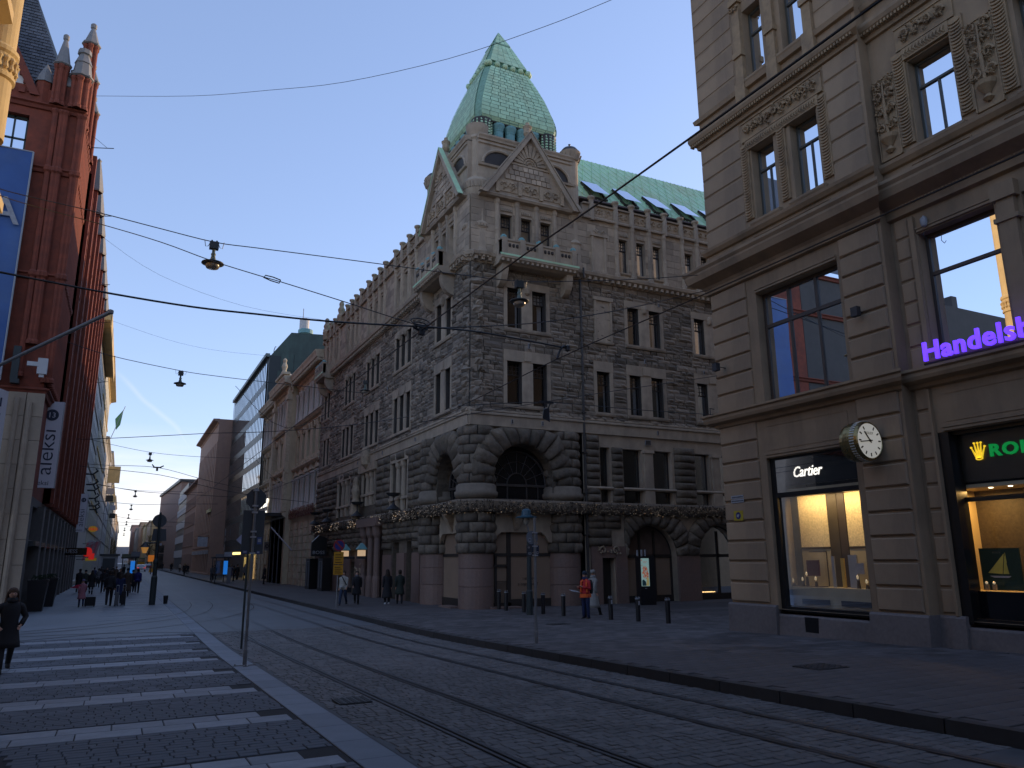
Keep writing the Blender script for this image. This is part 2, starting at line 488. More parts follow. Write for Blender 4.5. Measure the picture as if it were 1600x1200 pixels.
vis = sorted((b for b in blocks if inview(b[0], b[2])), key=lambda b: b[0] ** 2 + b[2] ** 2)
near = set(vis[:290])
st = MB()
for b in blocks:
    if b in near:
        mb = MB(); stone(mb, *b, 0, .006, .03, .0035); part('paving_block', mb, m_paving, lp, loc=((b[0] + b[1]) / 2, (b[2] + b[3]) / 2, zg(b[2])))
    elif inview(b[0], b[2]) or b[2] > 12: stone(st, *b, 0, .006, .02, .0035)
part('paving_block', st, m_paving, lp, stuff=True)
# smooth band (gutter stones) between pavement and road
y = 4.4
while y < 60:
    L = 1.0; mb = MB(); stone(mb, 2.385, 2.865, y, y + L, .001, .005, .04, .0015)
    part('gutter_stone', mb, m_band, lp, loc=(2.62, y + L / 2, zg(y))); y += L
bm_ = sheet(2.385, 2.865, 0.0, [60, 80, 110, 150, 200, 300, 600]); part('gutter_stone', bm_, m_band, lp, stuff=True)
# road setts between and beside the rails
rails = [3.80, 4.82, 6.74, 7.75]
rl = []
y = 5.0
while y < 27.9:
    h = R.uniform(.15, .18) if y < 16 else .24
    x = 2.9 + R.random() * .1
    while x < 8.6:
        w = R.uniform(.11, .2) * (1 if y < 16 else 1.5); x1 = min(x + w, 8.61)
        if not any(x1 > r - .075 and x < r + .075 for r in rails) and x1 - x > .05: rl.append((x, x1, y, y + h))
        elif x1 - x > .05:
            for r in rails:
                if x < r - .08 < x1 and r - .08 - x > .05: rl.append((x, r - .08, y, y + h))
                if x < r + .08 < x1 and x1 - r - .08 > .05: rl.append((r + .08, x1, y, y + h))
        x += w
    y += h
vr = sorted((b for b in rl if inview(b[0], b[2])), key=lambda b: b[0] ** 2 + b[2] ** 2)
nearr = set(vr[:290]); st = MB()
for b in rl:
    if b in nearr:
        mb = MB(); stone(mb, *b, 0, .007, .03, .006); part('sett', mb, m_sett, road, loc=((b[0] + b[1]) / 2, (b[2] + b[3]) / 2, zg(b[2])))
    elif inview(b[0], b[2]): stone(st, *b, 0, .007, .02, .006)
part('sett', st, m_sett, road, stuff=True)
# grooved tram rails
for r in rails:
    mb = MB()
    ys = [y for y in YS if 3 <= y <= 400]
    for a, b in zip(ys, ys[1:]):
        za, zb = zg(a), zg(b)
        for x0, x1, dz, mi in ((r - .07, r - .022, .006, 0), (r + .018, r + .07, .006, 0), (r - .022, r + .018, -.008, 1)):
            mb.face([(x0, a, za + dz), (x1, a, za + dz), (x1, b, zb + dz), (x0, b, zb + dz)], mi)
    part('tram_rail', mb, [m_rail, m_groove], road)
def curve_rail(pts, nm='curved_rail', w=.055):
    mb = MB(); P = []
    n = 26
    for i in range(n + 1):      # catmull through pts
        t = i / n * (len(pts) - 1); k = min(int(t), len(pts) - 2); f = t - k
        g4 = [pts[max(0, min(len(pts) - 1, k + q))] for q in (-1, 0, 1, 2)]
        P.append(tuple(.5 * ((2 * g4[1][c]) + (-g4[0][c] + g4[2][c]) * f + (2 * g4[0][c] - 5 * g4[1][c] + 4 * g4[2][c] - g4[3][c]) * f * f + (-g4[0][c] + 3 * g4[1][c] - 3 * g4[2][c] + g4[3][c]) * f ** 3) for c in (0, 1)))
    for i, (p, q) in enumerate(zip(P, P[1:])):
        dx, dy = q[0] - p[0], q[1] - p[1]; L = math.hypot(dx, dy); nx, ny = -dy / L, dx / L
        def o(pt, k): return (pt[0] + nx * k, pt[1] + ny * k)
        for k0, k1, dz, mi in ((-w, -.018, .012, 0), (.018, w, .012, 0), (-.018, .018, .006, 1)):
            a, b, c, d = o(p, k0), o(p, k1), o(q, k1), o(q, k0)
            mb.face([(a[0], a[1], zg(a[1]) + dz), (b[0], b[1], zg(b[1]) + dz), (c[0], c[1], zg(c[1]) + dz), (d[0], d[1], zg(d[1]) + dz)], mi)
    return part(nm, mb, [m_rail, m_groove], road)
curve_rail([(3.8, 49), (3.5, 44), (2.6, 38.5), (.6, 34.8), (-2, 32.2), (-7, 29.8), (-16, 27.2)])
curve_rail([(4.82, 49), (4.5, 43.5), (3.3, 37.2), (1.0, 33.6), (-1.7, 31.2), (-7, 28.7), (-16, 26.2)])
curve_rail([(3.8, 22), (3.6, 25.5), (2.6, 28.0), (.4, 29.3), (-3, 29.6), (-9, 28.0), (-16, 25)])
curve_rail([(6.74, 47), (6.2, 41), (4.9, 36.6), (3.4, 33.6), (1.0, 30.6), (-3, 27.9), (-8, 26.3), (-16, 24.2)])
# kerb of the right pavement: one long line of stones
y = 3.6; i = 0
while y < 120:
    L = 1.25 if y < 50 else 4.0
    mb = MB(); a, b = zg(y), zg(y + L)
    x0 = 8.62
    h = .16
    q = [(x0, y + .008, a - .12), (x0 + .17, y + .008, a - .12), (x0 + .17, y + L - .008, b - .12), (x0, y + L - .008, b - .12)]
    t = [(x0 + .012, y + .012, a + h), (x0 + .17, y + .012, a + h), (x0 + .17, y + L - .012, b + h), (x0 + .012, y + L - .012, b + h)]
    Q = [mb.P(p) for p in q]; T = [mb.P(p) for p in t]
    for k in range(4): mb.fi([Q[k], Q[(k + 1) % 4], T[(k + 1) % 4], T[k]])
    mb.fi(T); part('kerb_stone', mb, m_kerb, right_pav, loc=(x0, y, a)); y += L; i += 1
# right pavement slabs near the camera
st = MB(); cand = []
y = 5.5
while y < 31:
    h = .30; x = 8.8 + (.2 if int(y / h) % 2 else 0)
    while x < 20:
        if not (x > 15.7 and y < 17.6) and inview(x, y): cand.append((x, x + .4, y, y + h))
        x += .4
    y += h
cand.sort(key=lambda b: b[0] ** 2 + b[2] ** 2)
for i, b in enumerate(cand):
    if i < 280:
        mb = MB(); stone(mb, *b, .153, .005, .017, .002); part('pavement_slab', mb, m_walk, right_pav, loc=(b[0], b[2], zg(b[2])))
    else: stone(st, *b, .153, .005, .017, .002)
part('pavement_slab', st, m_walk, right_pav, stuff=True)
# iron covers
def cover(x, y, w, d, lab, dz=.02):
    mb = MB(); z = zg(y) + dz; mb.box(x, x + w, y, y + d, z - .03, z)
    for k in range(5):
        for q in range(5): mb.box(x + w * (k + .2) / 5, x + w * (k + .8) / 5, y + d * (q + .2) / 5, y + d * (q + .8) / 5, z, z + .006)
    o = part('manhole_cover', mb, m_iron, None, loc=(x, y, z)); tag(o, lab, 'manhole cover')
cover(3.12, 11.9, .5, .5, 'square dark iron cover set in the road setts beside the light band')
cover(10.9, 9.9, .75, .6, 'iron cover in the right pavement below the jewellery window', .165)
cover(12.9, 22.6, .7, .5, 'iron cover in the pavement in front of the row of bollards', .165)
# ------------------------------------------------------------------ stone corner building with copper tower
m_ash = M('warm ashlar', (.41, .33, .24), .85, .16, 2.5, .003, 40, (.15, .13, .11), .65, .8, island=.12, streak=.35)
m_ashb = M('ashlar blocks', (.42, .335, .24), .85, .14, 3, .003, 40, (.17, .14, .12), .6, .9, island=.26, obj=.12)
m_rub = M('rubble stone', (.245, .2, .15), .92, .2, 4, .008, 18, (.11, .10, .095), .6, 1.0, island=.42)
m_mort = M('mortar', (.05, .044, .038), .95, .2)
m_gran = M('rock faced granite', (.155, .124, .088), .95, .35, 5, .05, 7, (.075, .07, .07), .6, 1.0, obj=.28, island=.3)
m_red = M('red granite', (.21, .138, .11), .6, .16, 14, .001, 60, (.14, .11, .105), .55, .7, obj=.06)
m_carv = M('carved stone', (.41, .32, .22), .9, .25, 9, .012, 16, (.14, .12, .10), .7, 2.0)
m_patj = M('dark copper joint', (.20, .36, .26), .7, .3, 6)
m_patina = M('copper patina', (.46, .70, .45), .6, .12, 2.5, .004, 9, (.44, .42, .22), .65, .5, island=.11, obj=.05, streak=.5)
m_patblue = M('blue green copper', (.16, .34, .34), .6, .2, 4)
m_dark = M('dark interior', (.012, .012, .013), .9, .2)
m_wood = M('dark window frame', (.035, .028, .024), .55, .2)
m_glass = glass('window glass', 1.5, (.75, .78, .78), 0, .0)
m_curt = M('pale curtain', (.34, .34, .36), .9, .25, 6)
m_board = M('brown paper lining', (.27, .19, .13), .8, .1, 1.5, obj=.06)
m_pipe = M('drain pipe', (.05, .045, .042), .5, .2)

ZB = -2.28      # pavement level at the building
T0 = (13.8, 31.6)
FR = dict(F=lambda u, n, z: (u, 31.6 - n, z), flip=True)
FL = dict(F=lambda u, n, z: (13.8 - n, u, z), flip=False)
NEG = dict(F=lambda u, n, z: (u, -n, z), flip=True)
tower = thing('stone_building', 'brown rusticated stone corner building with green copper pyramid tower', 'building', (13.8, 31.6, -2.3))

_win = {}
_vc = random.Random(99)
def win_meshes(w, h, top=.32, bar=.05, mull=0, grid=0, fm=None, gm=None, cur=True):
    vr = _vc.choice((0, 0, 1, 2, 3))
    key = (vr, round(w, 2), round(h, 2), top, bar, mull, grid, fm.name if fm else 0, gm.name if gm else 0, cur)
    if key in _win: return _win[key]
    f = MB(**NEG); a, b = -w / 2, w / 2
    f.box(a, a + bar, -.04, .04, 0, h); f.box(b - bar, b, -.04, .04, 0, h)
    f.box(a + bar, b - bar, -.04, .04, 0, bar); f.box(a + bar, b - bar, -.04, .04, h - bar, h)
    zt = h * (1 - top)
    if top: f.box(a + bar, b - bar, -.04, .05, zt - bar / 2, zt + bar / 2)
    for k in range(mull):
        u = a + w * (k + 1) / (mull + 1); f.box(u - bar * .4, u + bar * .4, -.03, .035, bar, (zt - bar / 2) if top else h - bar)
    if grid and top:
        for k in range(1, grid):
            u = a + w * k / grid; f.box(u - .012, u + .012, -.02, .025, zt + bar / 2, h - bar)
        for k in (1, 2):
            z = zt + (h - zt) * k / 3; f.box(a + bar, b - bar, -.02, .024, z - .012, z + .012)
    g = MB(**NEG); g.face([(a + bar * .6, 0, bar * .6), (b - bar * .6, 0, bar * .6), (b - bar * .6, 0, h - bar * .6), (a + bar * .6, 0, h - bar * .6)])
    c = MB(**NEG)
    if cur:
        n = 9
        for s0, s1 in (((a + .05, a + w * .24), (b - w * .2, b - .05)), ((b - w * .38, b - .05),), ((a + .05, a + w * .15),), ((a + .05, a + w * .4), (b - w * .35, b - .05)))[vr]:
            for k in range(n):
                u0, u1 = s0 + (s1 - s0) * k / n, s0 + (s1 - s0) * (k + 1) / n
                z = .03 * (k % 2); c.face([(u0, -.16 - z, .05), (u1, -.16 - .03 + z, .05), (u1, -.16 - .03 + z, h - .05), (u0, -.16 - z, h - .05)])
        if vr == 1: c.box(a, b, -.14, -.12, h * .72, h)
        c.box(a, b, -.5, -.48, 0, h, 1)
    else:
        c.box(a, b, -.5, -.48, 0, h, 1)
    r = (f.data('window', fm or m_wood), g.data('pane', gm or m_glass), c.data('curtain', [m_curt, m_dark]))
    _win[key] = r
    return r
def window(parent, fr, uc, z0, w, h, n=-.28, rz=0.0, rnd=None, **k):
    f, g, c = win_meshes(w, h, **k)
    o = inst('window', f, parent, fr['F'](uc, n, z0), rz)
    link('pane', g, o)
    if c: link('curtain', c, o)
    return o
def sill(mb, a, b, z, h=.12, out=.1):
    mb.prism([(-.2, z - h), (out - .03, z - h), (out, z - h * .6), (out, z - .02), (-.2, z)], a - .06, b + .06)

RR, RL = 0.0, -PI / 2
# ---- window tables (u, w) for the two facades; storeys: 3 = z 7.15..9.3, 4 = z 10.95..13.0, 5 = z 14.9..16.9
W3R = [(16.16, .82), (17.56, .8), (21.28, .8), (23.28, .74), (24.71, .78), (27.8, .74), (29.2, .74), (31.6, .74)]
W4R = [(16.18, .8), (17.57, .8), (23.31, .74), (24.73, .74), (27.85, .74), (29.3, .74), (31.7, .74)]
W5R = [(15.77, .66), (16.92, .62), (18.05, .62), (22.9, .58), (24.05, .56), (25.17, .56), (27.43, .56), (28.6, .56), (29.75, .56), (32.0, .56)]
def triple(c, k=3, s=1.12): return [c + (i - (k - 1) / 2) * s for i in range(k)]
W3L = [(u, .72) for u in triple(34.9, 2, 1.3) + triple(41.35) + triple(47.4) + triple(53.4) + triple(59.9, 2)]
W4L = [(u, .72) for u in triple(34.9, 2, 1.3) + triple(41.3, 3, 1.05) + triple(47.5) + triple(53.2, 3, 1.05) + triple(60.2, 2)]
W5L = [(u, .7) for u in [33.9, 34.95, 36.0, 39.8, 41.15, 42.45, 45.8, 47.1, 48.4, 51.6, 52.9, 54.1, 57.4, 59.25, 60.7]]
def rect(ws, z0, z1): return [(u - w / 2, u + w / 2, z0, z1) for u, w in ws]
WALL_R1 = 33.5
blocksets = []
def facade(fr, u0, u1, W3, W4, W5, rz, seed, pier=None):
    rnd = random.Random(seed)
    o3, o4, o5 = rect(W3, 7.15, 9.28), rect(W4, 10.95, 13.02), rect(W5, 14.95, 16.9)
    # shell in four bands; the opening frames are smooth stone set proud of the rubble
    w = MB(**fr); wall(w, u0, u1, 6.62, 14.1, 0, o3 + o4, .3); part('wall', w, m_mort, tower)
    w = MB(**fr); wall(w, u0, u1, 14.6, 17.7, .02, o5, .3); part('wall', w, m_ash, tower)
    # smooth surrounds: group neighbouring lights
    sur = []
    def groups(ws):
        g = []
        for u, wd in sorted(ws):
            if g and u - g[-1][-1][0] < 1.75: g[-1].append((u, wd))
            else: g.append([(u, wd)])
        return g
    sm = MB(**fr)
    for ws, z0, z1, lin in ((W3, 7.15, 9.28, .55), (W4, 10.95, 13.02, .38)):
        for g in groups(ws):
            a, b = g[0][0] - g[0][1] / 2, g[-1][0] + g[-1][1] / 2
            sur.append((a - .2, b + .2, z0 - .2, z1 + lin)); n = .055
            sm.box(a - .2, a, -.02, n, z0, z1); sm.box(b, b + .2, -.02, n, z0, z1)
            sm.box(a - .2, b + .2, -.02, n + .02, z1, z1 + lin)
            for (p, pw), (q, qw) in zip(g, g[1:]):
                x0, x1 = p + pw / 2, q - qw / 2
                sm.box(x0, x1, -.02, n, z0, z1)
                if z0 > 10:     # little carved head above the mullion
                    sm.lathe((x0 + x1) / 2, .1, [(.04, z1 - .28), (.13, z1 - .2), (.17, z1), (.14, z1 + .15), (.06, z1 + .22)], 8)
                else:
                    sm.box(x0 + .1, x1 - .1, n + .02, n + .06, z1 + .06, z1 + .46)
            sill(sm, a - .15, b + .15, z0, .2, .16)
    part('window_surround', sm, m_ash, tower)
    # rubble courses
    rc = courses(u0 + .02, u1, 6.66, 14.08, sur, .15, .3, .25, .95, rnd)
    mb = MB(**fr)
    for a, b, c, d in rc: mb.pillow([(a, c), (b, c), (b, d), (a, d)], 0, rnd.uniform(.05, .13), 4, 2, .38, .016, rnd=rnd)
    part('rubble_stone', mb, m_rub, tower, stuff=True)
    # ashlar joints of the top storey: thin slabs
    mb = MB(**fr)
    piers5 = []
    for u, wd in W5: piers5 += [(u - wd / 2 - .02, u + wd / 2 + .02, 14.6, 17.4)]
    for a, b, c, d in courses(u0 + .02, u1, 14.64, 17.66, piers5, .34, .46, .5, .9, rnd):
        mb.box(a + .008, b - .008, .015, .045 + rnd.random() * .012, c + .008, d - .008)
    part('ashlar_block', mb, m_ashb, tower, stuff=True)
    # pilasters beside the top storey windows, lintel dentils, sills
    mb = MB(**fr)
    edges = sorted({round(u - wd / 2 - .2, 2) for u, wd in W5} | {round(u + wd / 2 + .2, 2) for u, wd in W5})
    ee = []
    for e in edges:
        if ee and e - ee[-1] < .42: ee[-1] = (ee[-1] + e) / 2
        else: ee.append(e)
    for e in ee:
        mb.lathe(e, .05, [(.17, 14.62), (.17, 14.8), (.12, 14.85), (.12, 15.9), (.135, 15.93), (.135, 16.0), (.12, 16.03), (.12, 17.35), (.16, 17.45), (.16, 17.66)], 8)
    for u, wd in W5:
        for k in range(6): mb.box(u - wd / 2 + wd * (k + .15) / 6, u - wd / 2 + wd * (k + .7) / 6, .02, .1, 17.05, 17.2)
        sill(mb, u - wd / 2, u + wd / 2, 14.95, .12, .12)
    part('pilaster', mb, m_ash, tower)
    # main cornice under the top storey with small corbels
    mb = MB(**fr)
    mb.prism([(0, 14.08), (.12, 14.08), (.16, 14.2), (.42, 14.34), (.46, 14.5), (.36, 14.56), (.1, 14.66), (0, 14.66)], u0, u1)
    u = u0 + .1
    while u < u1: mb.box(u, u + .16, .1, .36, 14.12, 14.3); u += .36
    part('cornice', mb, m_ash, tower)
    mb = MB(**fr); mb.prism([(0, 6.0), (.1, 6.02), (.1, 6.5), (.17, 6.54), (.17, 6.62), (.05, 6.68), (0, 6.68)], u0, u1)
    mb.prism([(.0, 6.68), (.1, 6.7), (.1, 6.78), (0, 6.86)], u0, u1)
    part('string_course', mb, m_ash, tower)
    for ws, z0, h in ((W3, 7.15, 2.13), (W4, 10.95, 2.07), (W5, 14.95, 1.95)):
        for u, wd in ws: window(tower, fr, u, z0, wd, h, -.24, rz, top=.3, grid=4)
facade(FR, 13.8, WALL_R1, W3R, W4R, W5R, RR, 3)
facade(FL, 31.6, 62.2, W3L, W4L, W5L, RL, 4)

# frieze with carved panels, parapet posts, set between tower and ends
rnd = random.Random(8)
def swirl(mb, uc, zc, w, h, n, k=9, th=.03):
    """scrolled relief: spirals and leaves made of little bars"""
    for sx in (-1, 1):
        pts = []
        for i in range(14):
            t = i / 13; a = t * 4.2 * PI / 2; r = (1 - t * .8) * min(w / 4, h / 2.3)
            pts.append((uc + sx * (w / 4 + r * math.cos(a) * .9), n + .02 + .02 * t, zc + r * math.sin(a)))
        mb.tube(pts, [th * (1.1 - .5 * i / 13) for i in range(14)], 5)
        for i in range(k // 2):
            a = rnd.uniform(0, 2 * PI); L = rnd.uniform(.1, .2) * min(w, h) * 1.2
            cx, cz = uc + sx * rnd.uniform(.05, w / 2.3), zc + rnd.uniform(-h / 2.6, h / 2.6)
            mb.tube([(cx, n, cz), (cx + L * .5 * math.cos(a), n + .05, cz + L * .5 * math.sin(a)), (cx + L * math.cos(a + .5), n, cz + L * math.sin(a + .5))], [th * .4, th, th * .3], 5)
def parapet(fr, u0, u1, posts, figs=()):
    mb = MB(**fr)
    mb.prism([(0, 17.66), (.2, 17.66), (.22, 17.74), (.12, 17.82), (.12, 17.86), (0, 17.86)], u0, u1)
    mb.box(u0, u1, -.25, .04, 17.86, 18.55); mb.prism([(-.28, 18.5), (.16, 18.5), (.18, 18.58), (-.28, 18.6)], u0, u1)
    part('parapet', mb, m_ash, tower)
    mb = MB(**fr)
    for a, b in zip(posts, posts[1:]):
        w = b - a - .34
        if w > .5:
            mb.box((a + b) / 2 - w / 2, (a + b) / 2 + w / 2, .03, .055, 17.92, 18.45); swirl(mb, (a + b) / 2, 18.18, w * .95, .46, .06, 10, .032)
    part('carved_frieze', mb, m_carv, tower)
    pm = MB(**NEG)
    pm.lathe(0, 0, [(.15, -.95), (.15, -.06), (.135, 0), (.135, .25), (.15, .28), (.2, .32), (.21, .42), (.17, .45), (.0, .46)], 12)
    me = pm.data('parapet_post', m_ash, smooth=True)
    for p in posts: inst('parapet_post', me, tower, fr['F'](p, .08, 18.55))
    for p in figs:
        mb = MB(**fr); mb.lathe(p, .1, [(.3, 17.9), (.3, 18.4), (.34, 18.5), (.3, 18.7), (.2, 18.8), (.26, 19.0), (.28, 19.15), (.2, 19.3), (.16, 19.4), (.2, 19.55), (.17, 19.72), (.08, 19.82), (0, 19.84)], 10)
        part('carved_finial', mb, m_carv, tower, smooth=True)
parapet(FR, 20.3, WALL_R1, [20.85, 22.42, 23.48, 24.6, 25.75, 26.9, 28.0, 29.15, 30.3, 31.5, 32.6])
parapet(FL, 38.0, 62.2, [39.1, 40.5, 41.8, 43.1, 45.2, 46.4, 47.75, 49.1, 50.9, 52.3, 53.5, 54.8, 58.6, 59.9, 62.0], [56.6, 61.4])

# blind niches on the right facade
mb = MB(**FR)
for z0, z1, u0, u1 in ((11.0, 13.0, 20.92, 21.76), (14.85, 16.6, 20.9, 21.56)):
    mb.box(u0 - .12, u0, .0, .16, z0 - .1, z1 + .1); mb.box(u1, u1 + .12, .0, .16, z0 - .1, z1 + .1); mb.box(u0 - .2, u1 + .2, .0, .2, z1 + .1, z1 + .3); sill(mb, u0 - .1, u1 + .1, z0 - .1, .15, .2)
    mb.box(u0, u1, .0, .1, z0 - .1, z1 + .1)
swirl(mb, 21.23, 16.95, .9, .3, .2, 8, .04)
part('blind_niche', mb, m_ash, tower)

# ---- mezzanine and ground floor -------------------------------------------------
def archhole(mb, u0, u1, z0, z1, uc, r, zs, n, depth, m=0, zb=None, seg=18):
    """wall from z0..z1 with one round headed opening (half width r, springing zs), reveal included"""
    zb = z0 if zb is None else zb
    mb.face([(u0, n, z0), (uc - r, n, z0), (uc - r, n, zs), (u0, n, zs)], m); mb.face([(uc + r, n, z0), (u1, n, z0), (u1, n, zs), (uc + r, n, zs)], m)
    if zb > z0: mb.face([(uc - r, n, z0), (uc + r, n, z0), (uc + r, n, zb), (uc - r, n, zb)], m)
    pts = [(uc + r * math.cos(PI - PI * i / seg), zs + r * math.sin(PI - PI * i / seg)) for i in range(seg + 1)]
    mb.face([(u0, n, zs), (uc - r, n, zs), (uc - r, n, z1), (u0, n, z1)], m); mb.face([(uc + r, n, zs), (u1, n, zs), (u1, n, z1), (uc + r, n, z1)], m)
    for p, q in zip(pts, pts[1:]):
        mb.face([(p[0], n, p[1]), (q[0], n, q[1]), (q[0], n, z1), (p[0], n, z1)], m)
        mb.face([(p[0], n, p[1]), (p[0], n - depth, p[1]), (q[0], n - depth, q[1]), (q[0], n, q[1])], m)
    for x in (uc - r, uc + r): mb.face([(x, n, zb), (x, n - depth, zb), (x, n - depth, zs), (x, n, zs)], m)
nblock = [0]
def block(fr, q, n0, d, nu=3, nz=3, mat=None, parent=None, name='granite_block'):
    """one rock faced block as a part, until 300 are used; then collected"""
    F = fr['F']
    if nblock[0] < 296:
        mb = MB(**fr); mb.pillow(q, n0, d, nu, nz, .26, .016)
        c = F(sum(p[0] for p in q) / 4, n0, sum(p[1] for p in q) / 4)
        part(name, mb, mat or m_gran, parent or tower, smooth=True, loc=c); nblock[0] += 1
    else: blocksets.append((fr, q, n0, d, nu, nz))
def voussoirs(fr, uc, zs, r0, r1, n, k, d, umin=-99, umax=99, ztop=99, a0=0.0, a1=PI):
    for i in range(k):
        a, b = PI - (a0 + (a1 - a0) * i / k), PI - (a0 + (a1 - a0) * (i + 1) / k)
        q = [(uc + r0 * math.cos(b), zs + r0 * math.sin(b)), (uc + r0 * math.cos(a), zs + r0 * math.sin(a)),
             (uc + r1 * math.cos(a), zs + r1 * math.sin(a)), (uc + r1 * math.cos(b), zs + r1 * math.sin(b))]
        q = [(min(max(u, umin), umax), min(z, ztop)) for u, z in q]
        q = [q[1], q[0], q[3], q[2]]
        block(fr, q, n, d, 4, 4)
def ccol(cx, cy, r):
    """frame on a vertical cylinder: u is arc length, starting at the side facing -X-Y"""
    return dict(F=lambda u, n, z: (cx + (r + n) * math.cos(u / r), cy + (r + n) * math.sin(u / r), z), flip=False)
def drum_col(cx, cy, r, z0, z1, k, n=5, a0=PI * .55, a1=PI * 1.95, d=.14):
    fr = ccol(cx, cy, r); h = (z1 - z0) / k
    core = MB(); core.lathe(cx, cy, [(r, z0), (r, z1)], 20); part('column_core', core, m_mort, tower)
    for j in range(k):
        off = 0 if j % 2 else .5 / n
        for i in range(n + (1 if off else 0)):
            s = max(0, (i - (off > 0)) / n + off); e = min(1, (i - (off > 0) + 1) / n + off)
            if e - s < .05: continue
            A, B = a0 + (a1 - a0) * s, a0 + (a1 - a0) * e
            block(fr, [(A * r, z0 + j * h), (B * r, z0 + j * h), (B * r, z0 + (j + 1) * h), (A * r, z0 + (j + 1) * h)], 0, d, 4, 3)
def red_drum(cx, cy, r, z0, z1, lines=(.45, .75)):
    zs = [z0] + [z0 + (z1 - z0) * q for q in lines] + [z1]
    for a, b in zip(zs, zs[1:]):
        mb = MB(); mb.lathe(cx, cy, [(r - .03, a), (r, a + .015), (r, b - .015), (r - .03, b)], 28)
        part('granite_drum', mb, m_red, tower, smooth=False, loc=(cx, cy, a))
def capband(cx, cy, r, z0, z1):
    mb = MB(); mb.lathe(cx, cy, [(r * .8, z0), (r + .05, z0 + .05), (r + .2, z0 + .18), (r + .22, z0 + .36), (r + .14, z0 + .42), (r + .14, z1 - .1), (r + .04, z1), (r * .8, z1)], 28)
    part('column_band', mb, M('dull stone band', (.2, .165, .125), .9, .2, 4, .004, 20) if r > .9 or not bpy.data.materials.get('dull stone band') else bpy.data.materials['dull stone band'], tower, smooth=True)
CC = (14.44, 32.24)                       # corner column
CR = (19.05, 32.22); CL = (14.42, 36.75)  # piers right and left of the corner arches
for (x, y), r in ((CC, .80), (CR, .84), (CL, .95)):
    red_drum(x, y, r, -2.45, .2); drum_col(x, y, r, .2, 2.04, 4, 5 if r < .9 else 6); capband(x, y, r, 2.6, 3.34); drum_col(x, y, r - .03, 3.34, 6.0, 6, 5)
